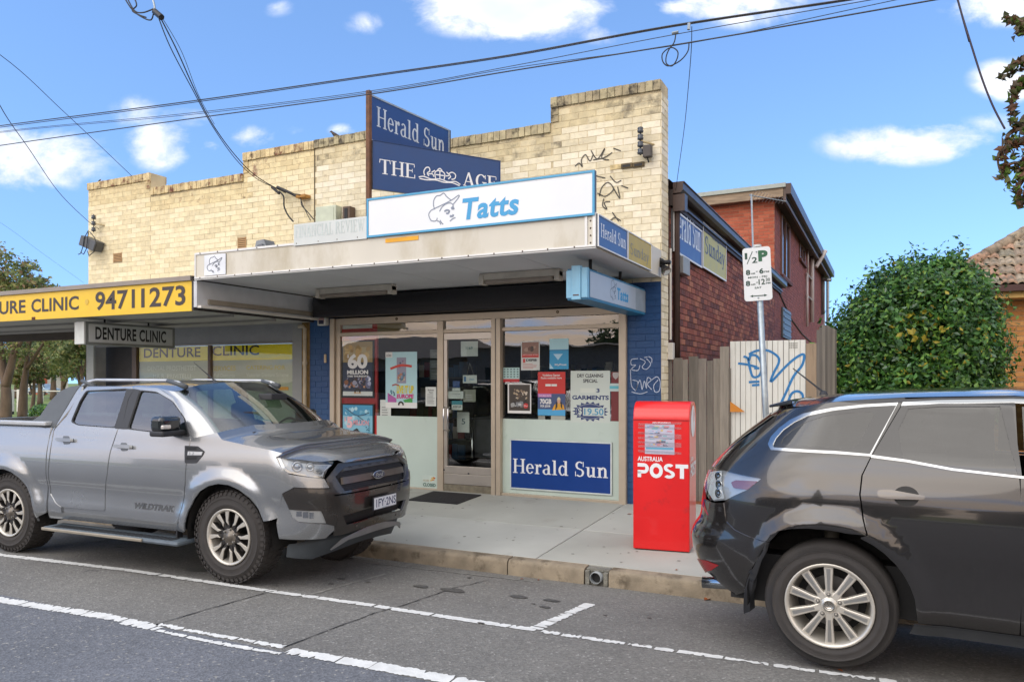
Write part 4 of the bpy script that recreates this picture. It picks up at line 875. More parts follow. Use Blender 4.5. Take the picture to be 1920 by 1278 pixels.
# lit tube seen through the right window top
lt = thing('shop_tube_light', 'lit white tube light inside the top of the right shop window', 'light', (-3.5, YF+.8, 2.6))
p, q = at_y(1119, 580, YF+.35), at_y(1160, 589, YF+.35)
b = MB(); b.tube([(p.x-.1, YF+.5, 2.74), (p.x+.25, YF+.5, 2.74)], .02, 8)
em = bpy.data.materials.new('tube_glow'); em.use_nodes = True; em.node_tree.nodes['Principled BSDF'].inputs['Emission Color'].default_value = (1, .98, .95, 1); em.node_tree.nodes['Principled BSDF'].inputs['Emission Strength'].default_value = 3
b.build('tube', em, lt)
b = MB(); b.box(p.x-.13, p.x+.28, YF+.48, YF+.53, 2.77, 2.82); b.build('holder', WHITEP, lt)

# yellow awning next door
YY = 6.96; XY1 = -7.93; XY0 = -16.5; ZY0, ZY1 = at_y(370, 582, YY).z, at_y(370, 516, YY).z-.0
FYL = FY(YY)
ya = thing('clinic_awning', 'flat awning with yellow fascia and brown lettering over the clinic', 'awning', ((XY0+XY1)/2, YY+1, ZY0))
zt_ = ZY1-.06
ab(XY0, XY1, YY, YY+.02, ZY0, zt_, YEL, 'fascia_panel', ya); ab(XY0, XY1+.01, YY-.03, YY+.05, zt_+.001, ZY1, M('capping_grey','#8d8378',.5,.2,var=.1), 'capping', ya)
ab(XY1+.001, XY1+.03, YY, YF-.02, ZY0+.01, ZY1-.005, M('awning_end_dark','#3b3634',.7), 'end_panel', ya)
ab(XY0, XY1, YY+.021, YF-.01, zt_-.03, zt_-.01, MATS['awning_roof'], 'awning_roof', ya)
for i in range(8):
    a = XY0+(XY1-XY0)*i/8; b_ = XY0+(XY1-XY0)*(i+1)/8; ab(a+.006, b_-.006, YY+.05, YF-.01, ZY0+.012, ZY0+.024, M('soffit2','#a09f9a',.6,var=.08), 'soffit_panel', ya)
ab(XY0, XY1, YY+.05, YF-.01, ZY0+.025, ZY0+.03, MATS['soffit_gap'], 'soffit_backing', ya)
for yy in (YY+.7, YY+1.5): ab(XY0, XY1-.05, yy, yy+.05, ZY0-.02, ZY0+.011, M('batten','#8f8d88',.6), 'batten', ya)
ab(XY0, -13.25, YF-.15, YF+.02, ZY0-.12, ZY0+.011, M('beam_brown','#4f463c',.8), 'rear_beam', ya)
# text: the phone number and name
def fas(txt, x0, yt, x1, yb, yt1=None): text_px(txt, FYL, x0, yt, x1, yb, LETBR, ya, bold=.018, d=.003)
u9 = FYL.px(179, 560)[0]; zc0, zc1 = FYL.px(262, 577)[1], FYL.px(262, 535)[1]
zc0 = ZY0+.105; zc1 = zt_-.085
def ft(txt, xa, xb): text(txt, FYL, FYL.px(xa, 560)[0], FYL.px(xb, 560)[0], zc0, zc1, LETBR, ya, bold=.022, d=.003, spacing=1.03)
_z = (zc0, zc1); zc0, zc1 = ZY0+.075, zt_-.05; ft('9471', 179, 253); ft('1273', 265, 348); zc0, zc1 = _z; ft('CLINIC', 59, 148); uu = FYL.px(49, 560)[0]; ft('URE', -1, 48); ft('DENT', -70, -6)
b = MB(); b.lathe(FYL.p(FYL.px(163, 566)[0], FYL.px(163, 566)[1], .001), FYL.n, [(0, .04), (.003, .04), (.004, 0)], 16); b.build('dot', M('dot_yellow','#c9a63a',.5), ya)
b = MB(); b.box(FYL.px(60, 600)[0], FYL.px(66, 600)[0], YY-.006, YY, ZY0+.0, ZY0+.04); b.build('rust_spot', M('rust','#5a3320',.9), ya)
# clinic hanging light box
q0 = at_y(140, 602, 7.12); q1 = at_y(160, 602, 7.12); zb0 = at_y(160, 645, 7.12).z; yfar = at_x(328, 610, q1.x).y
hb = thing('clinic_hanging_sign', 'grey light box sign reading Denture Clinic hanging under the yellow awning', 'sign', (q1.x-.1, 8, zb0))
x0_, x1_ = q0.x+.01, q1.x; ztop = q1.z
b = MB(); b.box(x0_, x1_, 7.12, yfar, zb0, ztop); b.build('sign_box', M('box_trim_grey','#777a78',.45,.3), hb, bevel=.006)
b = MB(); b.box(x0_, x1_-.015, 7.112, 7.119, zb0+.005, ztop-.005); b.build('end_cover', M('end_white','#bfc1bb',.45), hb)
FHB = FX(x1_); b = MB(); b.fbox(FHB, 7.17, yfar-.05, zb0+.035, ztop-.03, .0002, .004); b.build('sign_face', M('face_grey','#b2b6b6',.4,var=.06), hb)
text('DENTURE CLINIC', FHB, 7.27, yfar-.17, zb0+.075, ztop-.065, LETB, hb, bold=.03, d=.005, spacing=1.06)
for yy in (7.5, yfar-.4): b = MB(); b.tube([((x0_+x1_)/2, yy, ztop-.01), ((x0_+x1_)/2, yy, ZY0+.03)], .014, 6); b.build('hanger', DARK, hb)

# ------------------------------------------------------------------ signs
def board(F, u0, u1, v0, v1, th, face, trim, label, name='sign', edge=.018, back=None, tw=.0):
    o = thing(name, label, 'sign', tuple(F.p((u0+u1)/2, v0, -th)))
    b = MB(); b.fbox(F, u0, u1, v0, v1, -th, -.002); b.build('backing', back or M('sign_back','#5b5d5f',.5,.3), o)
    b = MB(); b.fbox(F, u0+edge, u1-edge, v0+edge, v1-edge, -.0018, .0); b.build('sign_face', face, o)
    if edge:
        b = MB()
        for (a, c, d, e) in ((u0, u1, v1-edge, v1), (u0, u1, v0, v0+edge), (u0, u0+edge, v0+edge, v1-edge), (u1-edge, u1, v0+edge, v1-edge)): b.fbox(F, a, c, d, e, -.0019, .008)
        b.build('sign_trim', trim, o)
    return o
def LN(pts): return pts
HAT = [ # hat and face line logo, in a unit square (x right, y up)
 [(.20,.47),(.16,.62),(.17,.80),(.26,.93),(.38,.94),(.50,1.0),(.60,.86),(.75,.72)],
 [(.02,.22),(.0,.33),(.08,.45),(.22,.51),(.50,.62),(.78,.74),(.97,.86),(1.0,.82),(.90,.68),(.80,.57)],
 [(.02,.22),(.08,.10),(.20,.06),(.27,.10),(.28,.17)],
 [(.36,.38),(.44,.52),(.58,.62),(.72,.63),(.80,.56),(.80,.50)],
 ([(.52,.36),(.60,.40),(.68,.36),(.64,.28),(.58,.30)],1.8), ([(.74,.44),(.82,.50)],1.8), ([(.76,.40),(.80,.44),(.84,.40)],1.8),
 ([(.70,.18),(.78,.17),(.82,.22)],2.0), [(.70,.0),(.78,.07),(.88,.11)], [(.28,.06),(.36,.02),(.40,-.08)], [(.38,.08),(.42,-.01),(.48,-.08)]]
def hatlogo(F, u0, u1, v0, v1, w, mat, parent, d=.002):
    out = []
    for ln in HAT:
        k = 1
        if isinstance(ln, tuple): ln, k = ln
        out.append(([(u0+(u1-u0)*a, v0+(v1-v0)*c) for a, c in ln], w*k))
    strokes(F, out, w, mat, parent, d=d, name='logo')
# main white sign over the fascia
FTt = FY(YA-.02)
ut0, ut1 = FTt.px(688, 410)[0], FTt.px(1115, 357)[0]; vt0 = FTt.px(688, 446)[1]; vt1 = FTt.px(688, 373)[1]
tt = board(FTt, ut0, ut1, vt0, vt1, .05, SIGNW, CYANT, 'large white sign with cyan trim and a man in a hat, on the cream awning', edge=.022)
def lx(F, px, py=400): return F.px(px, py)[0]
text('Tatts', FTt, lx(FTt, 867), lx(FTt, 973), vt0+(vt1-vt0)*.19, vt0+(vt1-vt0)*.71, CYAN, tt, bold=.03, shear=.14, d=.003, spacing=1.06)
hatlogo(FTt, lx(FTt, 804), lx(FTt, 861), vt0+(vt1-vt0)*.20, vt0+(vt1-vt0)*.90, .011, LOGOG, tt)
# faded board
FR = FY(YA-.018); ur0, ur1 = FR.px(551, 440)[0], ut0-.004; vr0 = FR.px(551, 461)[1]; vr1 = FR.px(551, 421)[1]
fr_ = board(FR, ur0, ur1, vr0, vr1, .03, M('faded_board','#c6cbc8',.5,var=.05,vs=4), FASCW, 'faded pale sign with ghost lettering left of the large white sign', edge=.0)
serif('FINANCIAL REVIEW', FR, ur0+.02, ur1-.03, vr0+.09, vr0+.225, M('ghost_letter','#b8c3bf',.5), fr_)
b = MB(); b.fbox(FY(YA-.001), FA.px(723, 452)[0], FA.px(785, 448)[0], ZA0+.235, ZA0+.28, .0012, .004); tag(b.build('yellow_tape', M('tape_yellow','#e2a312',.5)), 'strip of yellow tape stuck on the cream awning fascia', 'tape')
# small hat sticker on the fascia's left end
fk = FY(YA-.0125); us0, us1 = fk.px(383, 505)[0], fk.px(423, 500)[0]
st = board(fk, us0, us1, ZA0+.04, ZA1-.035, .011, M('sticker_white','#d9dde2',.4), None, 'small white square with a man in a hat drawing, left end of the cream awning', edge=.0)
hatlogo(fk, us0+.05, us1-.06, ZA0+.085, ZA1-.06, .008, M('logo_dark','#5d6370',.5), st)
# awning side signs
FE = FX(XA1+.022)
ua, um, ub = FE.px(1121, 440)[0], FE.px(1176.5, 450)[0], FE.px(1221, 480)[0]
s1 = board(FE, ua, um, ZA0+.01, ZA1-.01, .02, M('side_blue','#36578c',.4,var=.05), FASCW, 'narrow faded blue newspaper sign on the right end of the cream awning', edge=.012)
serif('Herald Sun', FE, ua+.08, um-.06, ZA0+.115, ZA0+.245, LETW, s1, d=.001)
s2 = board(FE, um+.004, ub, ZA0+.01, ZA1-.01, .02, SIGNY, FASCW, 'narrow faded yellow newspaper sign on the right end of the cream awning', edge=.012)
serif('Sunday', FE, um+.1, ub-.1, ZA0+.09, ZA0+.21, M('ghost_grey','#7a7a6a',.5), s2, d=.001)
# rooftop newspaper signs on a rusty post
P0 = at_y(694, 300, 7.45); AZ1, AZ2 = radians(6.6), radians(33.6)
FH = Frame((P0.x, 7.45, 0), (sin(AZ1), cos(AZ1), 0)); FG2 = Frame((P0.x+.01, 7.43, 0), (sin(AZ2), cos(AZ2), 0)).off(.03)
hu0, hv1 = FH.px(693, 176); hu1 = FH.px(842, 243)[0]; hv0 = FH.px(693, 263)[1]
h1 = board(FH, hu0+.01, hu1, hv0-.0, hv1, .04, M('roof_blue','#1e4079',.4,var=.06,vs=2), M('trim_grey_blue','#8f9cab',.5), 'upper blue newspaper sign above the awning, turned to the side street', edge=.02)
serif('Herald Sun', FH, hu0+.12, hu1-.10, hv0+.20, hv0+.44, M('letter_dull','#b9c3cf',.5), h1)
b = MB(); p_ = FH.p(hu1+.02, 0, -.02); b.box(p_.x-.02, p_.x+.02, p_.y-.02, p_.y+.02, ZA1-.05, hv1+.0); b.build('post', M('post_dark','#3d3a38',.6), h1)
gu0 = FG2.px(699, 300)[0]; gv1 = FG2.px(699, 262)[1]; gu1 = FG2.px(938, 320)[0]; gv0 = FG2.px(699, 354)[1]
h2 = board(FG2, gu0, gu1, gv0, gv1, .04, SIGNB2, SIGNB2, 'lower deep blue newspaper sign with a white crest, angled over the awning', edge=.006)
hh = (gv1-gv0)
serif('THE', FG2, lx(FG2, 711, 310), lx(FG2, 779, 315), gv0+hh*.33, gv0+hh*.63, LETW, h2)
serif('AGE', FG2, lx(FG2, 868, 330), lx(FG2, 932, 330), gv0+hh*.33, gv0+hh*.63, LETW, h2)
ca, cb = lx(FG2, 785, 320), lx(FG2, 863, 325); cw = cb-ca; cv = gv0+hh*.34; ch_ = hh*.28
def cc(a, b_): return (ca+cw*a, cv+ch_*b_)
crest = [[cc(*p) for p in l] for l in ([(0,.12),(.12,.22),(.3,.1),(.5,.2),(.7,.08),(.88,.18),(1,.0)],[(.02,.02),(.2,.0),(.4,.08),(.6,.0),(.8,.05),(.98,-.1)],[(.14,.3),(.12,.6),(.17,.9),(.24,.95),(.26,.7),(.2,.5),(.24,.3)],[(.22,.45),(.32,.5),(.36,.3)],[(.4,.2),(.38,.6),(.44,.8),(.56,.8),(.62,.6),(.6,.2)],[(.5,.2),(.5,.78)],[(.4,.5),(.6,.5)],[(.44,.85),(.5,1.0),(.56,.85)],[(.78,.3),(.86,.4),(.88,.7),(.8,.85),(.72,.7),(.76,.5),(.7,.3)],[(.64,.5),(.72,.55)],[(.3,.6),(.38,.8)],[(.66,.8),(.74,.6)])]
strokes(FG2, crest, .014, LETW, h2, name='crest', d=.002)
b = MB(); b.box(P0.x-.025, P0.x+.025, 7.40, 7.45, ZA1-.04, hv1+.03); b.build('post', M('post_rust','#6b4a35',.8,var=.3,vs=12), h1)
b = MB(); b.tube([(P0.x, 7.42, 3.75), (P0.x+.5, 7.7, 3.3)], .012, 6); b.build('brace', DARK, h1)
# sign at the foot of the right window
def flat(F, x0, yt, x1, yb, th, mat, label, cat='poster', name='poster', group=None, d0=0.0):
    u0, u1, v0, v1 = F.rect(x0, yt, x1, yb); o = thing(name, label, cat, tuple(F.p((u0+u1)/2, v0, d0)), group)
    b = MB(); b.fbox(F, u0, u1, v0, v1, d0, d0+th); b.build('sheet', mat, o); return o, F.off(d0+th), u0, u1, v0, v1
F3 = F0.off(-.003)
w1 = board(F0.off(.012), *F0.rect(957, 822, 1148, 915), .015, M('herald_blue','#0f3a82',.3,var=.04), M('white_edge','#c9d2cf',.4), 'wide blue newspaper sign at the foot of the right shop window', edge=.018)
u0, u1, v0, v1 = F0.rect(957, 822, 1148, 915); serif('Herald Sun', F0.off(.0125), u0+.045, u1-.05, v0+.215, v0+.405, LETW, w1)
# side wall signs
FW_ = FX(XC+.045)
a0, a1 = FW_.px(1263, 430)[0], FW_.px(1316, 460)[0]; zt2, zb2 = at_x(1316, 433, XC+.045).z, at_x(1316, 503, XC+.045).z
k1 = board(FW_, a0, a1, zb2, zt2, .035, M('wall_blue','#1f3f80',.4,var=.05), FASCW, 'large blue newspaper sign high on the red side wall', edge=.025)
serif('Herald Sun', FW_, a0+.06, a1-.10, zb2+.22, zb2+.62, LETW, k1)
a2 = FW_.px(1361.5, 490)[0]; z3, z4 = at_x(1361, 453, XC+.045).z, at_x(1361, 528, XC+.045).z
k2 = board(FW_, a1+.06, a2, z4, z3-.0, .035, M('wall_yellow','#b5ab3c',.45,var=.06), FASCW, 'yellow newspaper sign high on the red side wall beside the blue one', edge=.025)
serif('Sunday', FW_, a1+.2, a2-.12, z4+.24, z4+.50, M('sunday_navy','#2b3e66',.5), k2); text('Herald Sun', FW_, a1+.7, a2-.6, z4+.53, z4+.60, MATS['sunday_navy'], k2, bold=.01)
# hanging cyan light box
q0, q1 = at_y(1062, 530, 7.2), at_y(1100, 530, 7.2); zl0, zl1 = at_y(1100, 557, 7.2).z, at_y(1100, 501, 7.2).z; yf_ = at_x(1212, 560, q1.x).y
hs = thing('hanging_light_box', 'light blue light box sign hanging under the right end of the cream awning', 'sign', (q1.x-.1, 8, zl0))
b = MB(); b.box(q0.x, q1.x, 7.22, yf_, zl0-.02, zl1); b.build('sign_box', M('box_teal','#2d6f93',.4), hs, bevel=.008)
b = MB(); b.box(q0.x-.005, q0.x+.055, 7.205, 7.26, zl0-.0, zl1-.02); b.build('end_cover', LBLUE, hs, bevel=.004); b = MB(); b.box(q1.x-.062, q1.x+.004, 7.206, 7.26, zl0-.0, zl1+.005); b.build('end_cover', LBLUE, hs, bevel=.004)
b = MB(); b.box(q0.x+.056, q1.x-.063, 7.19, 7.26, zl0-.02, zl1+.025); b.build('end_cover', LBLUE, hs, bevel=.006); b = MB(); b.box(q0.x+.075, q1.x-.08, 7.187, 7.1895, zl0+.02, zl0+.032); b.build('slot', M('slot_brown','#5b4038',.7), hs)
FL_ = FX(q1.x+.0045); b = MB(); b.fbox(FL_, 7.29, yf_-.03, zl0+.012, zl1-.025, -.004, -.0005); b.build('sign_face', GREYL, hs)
b = MB(); b.fbox(FL_, yf_-.46, yf_-.03, zl0+.012, zl1-.025, -.0004, .0006); b.build('face_join', M('face_join','#8e9aa3',.35), hs)
ta0, ta1 = FL_.px(1157, 560)[0], FL_.px(1178, 560)[0]; text('Tatts', FL_, ta0, ta1, zl0+.065, zl0+.20, CYAN, hs, bold=.03, shear=.1, d=.001, spacing=1.06)
hl0, hl1 = FL_.px(1144, 560)[0], FL_.px(1156, 560)[0]; hatlogo(FL_, hl0, hl1, zl0+.06, zl0+.27, .007, M('logo_dark2','#5d6d80',.5), hs, d=.0006)
for yy in (7.6, 8.6): b = MB(); b.tube([((q0.x+q1.x)/2, yy, zl1-.01), ((q0.x+q1.x)/2, yy, ZA0+.01)], .018, 6); b.box((q0.x+q1.x)/2-.05, (q0.x+q1.x)/2+.05, yy-.06, yy+.06, zl1+.001, zl1+.03); b.build('hanger', DARK, hs)

# ------------------------------------------------------------------ window posters
PAPER = M('paper','#c9cec8',.5,var=.04); PW2 = M('print_white','#dcdcd8',.5,var=0); PB = M('print_black','#26262a',.5,var=0)
def C(h, r=.45): return M('p_'+h.strip('#'), h, r, var=0)
def patch(F, u0, u1, v0, v1, mat, parent, d=.001, name='print'):
    b = MB(); b.poly([F.p(u0, v0, d), F.p(u1, v0, d), F.p(u1, v1, d), F.p(u0, v1, d)]); return b.build(name, mat, parent)
def multi(F, rects, mats, parent, d=.001, name='print'):
    b = MB()
    for i, (a, c, e, f, m) in enumerate(rects): b.m = m; dd = d+.0001*(i % 9); b.poly([F.p(a, e, dd), F.p(c, e, dd), F.p(c, f, dd), F.p(a, f, dd)])
    return b.build(name, mats, parent)
def blobs(F, u0, u1, v0, v1, n, cols, parent, d=.0012, s=.03, seed=0, name='print'):
    R = random.Random(seed); b = MB()
    for i in range(n):
        b.m = R.randrange(len(cols)); cx, cy = R.uniform(u0+s, u1-s), R.uniform(v0+s, v1-s); r = s*R.uniform(.4, 1); k = R.randint(5, 8); a0 = R.uniform(0, 6)
        dd = d+i*.00003; b.poly([F.p(cx+r*R.uniform(.7, 1)*cos(a0+2*pi*j/k), cy+r*R.uniform(.6, 1)*sin(a0+2*pi*j/k), dd) for j in range(k)])
    return b.build(name, [C(c) for c in cols], parent)
FP = F0.off(-.005)
def lines(F, u0, u1, v0, v1, n, mat, parent, d=.0012, seed=1):
    R = random.Random(seed); b = MB()
    for i in range(n): v = v1-(v1-v0)*(i+.5)/n; h = (v1-v0)/n*.22; e = u0+(u1-u0)*R.uniform(.6, 1); b.poly([F.p(u0, v-h, d), F.p(e, v-h, d), F.p(e, v+h, d), F.p(u0, v+h, d)])
    return b.build('print', mat, parent)
# two framed posters on the red board
o, f, u0, u1, v0, v1 = flat(F0.off(-.0195), 641, 639, 702.5, 745, .012, DARK, 'dark framed jackpot poster with a gold sky, upper one on the red board')
u0 += .03; u1 -= .03; v0 += .03; v1 -= .02; w = u1-u0; h = v1-v0
multi(f, [(u0,u1,v0,v0+h*.08,0),(u0,u1,v0+h*.08,v0+h*.62,1),(u0,u1,v0+h*.62,v1,2),(u0+w*.1,u1-w*.1,v0+h*.66,v0+h*.9,3)], [PW2, C('#1d2440'), C('#a88d58'), C('#bba573')], o)
blobs(f, u0, u1, v0+h*.1, v0+h*.38, 60, ['#3a2a22','#7a4a2a','#8a8a9a','#262c48','#b0805a','#1c1c28'], o, s=.05, seed=3, d=.002); blobs(f, u0+w*.7, u1, v0+h*.1, v0+h*.4, 14, ['#c9ccd8','#9aa0b8','#555a78'], o, s=.045, seed=4, d=.0045)
blobs(f, u0, u1, v0+h*.6, v1, 26, ['#b89a62','#c2aa78','#9a8050','#a89068'], o, s=.07, seed=14, d=.002)
text('60', f, u0+w*.17, u0+w*.84, v0+h*.50, v0+h*.78, PW2, o, bold=.045, d=.006); text('MILLION', f, u0+w*.15, u0+w*.86, v0+h*.40, v0+h*.475, PW2, o, bold=.045, d=.006); text('THIS THURSDAY', f, u0+w*.15, u0+w*.86, v0+h*.345, v0+h*.38, PW2, o, bold=.03, d=.006); text('$', f, u0+w*.15, u0+w*.22, v0+h*.70, v0+h*.77, PW2, o, bold=.03, d=.006)
strokes(f, [[(u0+w*.5+.045*cos(a), v0+h*.065+.045*sin(a)) for a in (0, .5, 1, 1.6, 2.1, 2.6, 3.14)]], .028, C('#2a2418'), o, d=.006); text('the Lott', f, u0+w*.38, u0+w*.62, v0+h*.04, v0+h*.075, C('#c28a20'), o, d=.0065, bold=.02)
o, f, u0, u1, v0, v1 = flat(F0.off(-.0035), 641, 756, 702.5, 860, .012, DARK, 'blue jackpot poster with a black and white dog, lower one on the red board')
u0 += .03; u1 -= .03; v0 += .03; v1 -= .02; w = u1-u0; h = v1-v0
multi(f, [(u0,u1,v0,v0+h*.5,0),(u0,u1,v0+h*.5,v0+h*.8,1),(u0,u1,v0+h*.8,v1,2)], [C('#5f9db5'), C('#7fb6c9'), C('#3f8fb5')], o)
blobs(f, u0, u1, v0+h*.55, v1, 30, ['#4a93b0','#8fc3d2','#6aa8c0','#a9d0da'], o, s=.05, seed=5, d=.002); blobs(f, u0+w*.75, u1, v0+h*.1, v0+h*.7, 40, ['#2a6d86','#5a9ab0','#3a8098'], o, s=.018, seed=6, d=.005)
strokes(f, [[(u0+w*.1,v0+h*.94),(u0+w*.5,v0+h*.8),(u0+w*.9,v0+h*.86)],[(u0+w*.5,v0+h*.8),(u0+w*.85,v0+h*.66)]], .012, C('#31485a'), o, d=.0055)
text('5', f, u0+w*.14, u0+w*.34, v0+h*.56, v0+h*.78, C('#dcb0b4'), o, bold=.06, d=.006); text('MILLION', f, u0+w*.36, u0+w*.88, v0+h*.62, v0+h*.72, C('#d79aa4'), o, bold=.03, d=.006); text('$', f, u0+w*.05, u0+w*.12, v0+h*.68, v0+h*.77, C('#dcb0b4'), o, bold=.03, d=.006)
blobs(f, u0+w*.3, u0+w*.62, v0+h*.38, v0+h*.58, 12, ['#1b1c20','#26272c','#15161a'], o, s=.05, seed=7, d=.006); blobs(f, u0+w*.28, u0+w*.8, v0+h*.05, v0+h*.42, 26, ['#cfc9c0','#b8b4ae','#ded9d0'], o, s=.06, seed=8, d=.0066); blobs(f, u0+w*.42, u0+w*.52, v0+h*.4, v0+h*.52, 4, ['#c9c4bc'], o, s=.018, seed=9, d=.0085)
# travel poster
o, f, u0, u1, v0, v1 = flat(FP, 723, 660, 782, 764, .001, C('#a9cfd4'), 'pale blue lottery poster with a red ribbon in the left shop window'); w = u1-u0; h = v1-v0
multi(f, [(u0,u1,v0,v0+h*.1,0),(u0+w*.36,u0+w*.66,v0+h*.44,v0+h*.9,1),(u0+w*.0,u0+w*.22,v0+h*.9,v1,0)], [PW2, C('#8d8a9a')], o)
blobs(f, u0+w*.36, u0+w*.66, v0+h*.45, v0+h*.66, 24, ['#b07a55','#6a8aa0','#a05a48','#c7b28a','#4d6d80'], o, s=.03, seed=10); blobs(f, u0+w*.38, u0+w*.64, v0+h*.7, v0+h*.88, 10, ['#7a6a8a','#a08a90','#4a4a68'], o, s=.03, seed=11)
strokes(f, [[(u0+w*.16,v0+h*.70),(u0+w*.5,v0+h*.76),(u0+w*.84,v0+h*.74)]], .035, C('#c23c2c'), o, d=.004)
b = MB(); b.m = 0; b.poly([f.p(u0+w*.07, v0+h*.1, .002), f.p(u0+w*.35, v0+h*.1, .002), f.p(u0+w*.35, v0+h*.17, .002), f.p(u0+w*.07, v0+h*.27, .002)]); b.m = 1; b.poly([f.p(u0+w*.62, v0+h*.1, .002), f.p(u0+w*.86, v0+h*.1, .002), f.p(u0+w*.86, v0+h*.19, .002), f.p(u0+w*.56, v0+h*.14, .002)]); b.build('print', [C('#a8559a'), C('#3f9a4a')], o)
text('LIVE IT UP', f, u0+w*.36, u0+w*.9, v0+h*.26, v0+h*.40, C('#d3c32a'), o, bold=.05, d=.004, shear=.1); text('EUROPE', f, u0+w*.36, u0+w*.9, v0+h*.17, v0+h*.25, C('#c03a7a'), o, bold=.05, d=.004, shear=.1)
strokes(f, [[(u0+w*.22,v0+h*.40),(u0+w*.33,v0+h*.42),(u0+w*.44,v0+h*.40)]], .02, C('#a04038'), o, d=.004); blobs(f, u0+w*.1, u0+w*.36, v0+h*.2, v0+h*.35, 10, ['#3f7fa0','#2a5a6a','#d0d8d8'], o, s=.02, seed=12, d=.0045)
strokes(f, [[(u0+w*.5+.04*cos(a), v0+h*.05+.045*sin(a)) for a in (0, .5, 1, 1.6, 2.1, 2.6, 3.14)]], .026, C('#2a2418'), o, d=.006)
text('oz lotto', f, u0+w*.03, u0+w*.19, v0+h*.92, v0+h*.97, PB, o, d=.004)
# small notices
def notice(x0, y0, x1, y1, label, mat=None, head=None, tx=None, nl=6, F=FP, cat='notice', hc=None):
    o, f, u0, u1, v0, v1 = flat(F, x0, y0, x1, y1, .0008, mat or PAPER, label, cat, 'notice'); w = u1-u0; h = v1-v0
    if head: patch(f, u0, u1, v1-h*head[1], v1, C(head[0]), o, .0004)
    if tx:
        for (s_, a, c, e, g, col) in tx: text(s_, f, u0+w*a, u0+w*c, v0+h*e, v0+h*g, C(col), o, bold=.02, d=.001)
    if nl: lines(f, u0+w*.15, u1-w*.12, v0+h*.1, v1-h*.35, nl, C('#8d918d'), o, .0008, seed=int(x0))
    return o
notice(713, 749, 733, 783, 'small plain notice at the bottom left of the left shop window', nl=4)
notice(798, 725, 818, 761, 'white business hours sheet beside the shop door', tx=[('Business', .22, .8, .8, .88, '#2a2a2a'), ('Hours', .32, .7, .68, .76, '#2a2a2a')], nl=8)
F_in = F0.off(-.5)
for k, (y0, y1) in enumerate(((655, 672), (675, 690), (692, 712))): notice(806, y0, 824, y1, ('topmost','middle','lowest')[k]+' of three grey papers behind the left shop window glass', M('dim_paper','#6d716c',.6), nl=3, F=F0.off(-.25))
notice(864, 640, 896, 668, 'white notice at the top of the glass door', tx=[('1169', .3, .7, .45, .65, '#3a6a70')], nl=0)
o = notice(868, 703, 894, 718, 'small open sign on a string behind the door glass', tx=[('Open', .45, .8, .3, .6, '#2a7a96')], nl=0)
o2, f, u0, u1, v0, v1 = OFF, FP, *FP.rect(868, 703, 894, 718); p1, p2 = (u0+.06, v1), (u1-.05, v1); strokes(FP, [[p1, ((u0+u1)/2, v1+.17)], [((u0+u1)/2, v1+.17), p2]], .003, C('#8d8d80'), o, d=.001, name='string'); patch(FP, u0+.015, u0+.05, v0+.02, v1-.02, C('#2a6d9a'), o, .0025)
notice(849, 714, 862, 726, 'tiny blue and white payment sticker on the door glass', C('#2a4a80'), nl=0, cat='sticker'); notice(838, 709, 841.5, 729, 'narrow vertical payment sticker strip at the door edge', C('#8fa0b0'), nl=0, cat='sticker')
notice(840, 733, 871, 747, 'wide plain white card on the door glass', tx=[('No change given', .25, .75, .55, .7, '#6a6f70')], nl=0); notice(848, 727, 863, 732.5, 'plain white strip above the wide card on the door', nl=0)
notice(847, 751, 867, 768, 'white and teal step up notice on the door glass', tx=[('STEP UP', .12, .88, .22, .45, '#2b2b2b')], head=('#2a7a84', .42), nl=0)
notice(869, 730, 892, 753, 'grey printed notice behind the door glass', M('dim2','#8d8f80',.6), nl=3)
o = notice(857, 772, 880, 810, 'white card with a teal corner and a number 5 on the sign stand', tx=[('5', .38, .68, .4, .68, '#5a6a70')], nl=0, F=F0.off(-.2)); 
# right window posters
o, f, u0, u1, v0, v1 = flat(FP, 977, 640, 1012, 694, .0008, PAPER, 'defibrillator poster with red band, top left in the right window'); w, h = u1-u0, v1-v0
multi(f, [(u0+w*.05,u1-w*.05,v0+h*.56,v1-h*.03,0),(u0+w*.05,u1-w*.05,v0+h*.44,v0+h*.56,1)], [C('#8d6a5c'), C('#c03a30')], o); text('DEFIB', f, u0+w*.28, u0+w*.85, v0+h*.31, v0+h*.39, PB, o, bold=.04, d=.002); patch(f, u0+w*.1, u0+w*.23, v0+h*.26, v0+h*.4, C('#c9504a'), o, .001); lines(f, u0+w*.1, u1-w*.1, v0+h*.05, v0+h*.24, 4, C('#c08a84'), o); blobs(f, u0+w*.1, u1-w*.1, v0+h*.6, v1-h*.08, 8, ['#6a4a3c','#4a3c38','#a88a78'], o, s=.04, seed=31)
text('LET\'S LOOK AFTER', f, u0+w*.1, u0+w*.9, v0+h*.51, v0+h*.55, PW2, o, d=.002)
o, f, u0, u1, v0, v1 = flat(FP, 1030.5, 635, 1066, 692, .0008, C('#2a94c2'), 'bright cyan lottery poster at the top of the right window'); w, h = u1-u0, v1-v0
multi(f, [(u0,u1,v0+h*.64,v1,0),(u0,u1,v0+h*.6,v0+h*.64,1)], [C('#a9d3da'), C('#1a7aa8')], o); text('MyPost', f, u0+w*.28, u0+w*.9, v0+h*.1, v0+h*.18, PW2, o, bold=.02, d=.002); b = MB(); b.poly([f.p(u0+w*.0, v0+h*.02, .001), f.p(u0+w*.22, v0+h*.02, .001), f.p(u0, v0+h*.2, .001)]); b.poly([f.p(u0+w*.2, v0+h*.5, .001), f.p(u0+w*.45, v0+h*.3, .001), f.p(u0+w*.7, v0+h*.5, .001)]); b.build('print', C('#a9cfe0'), o)
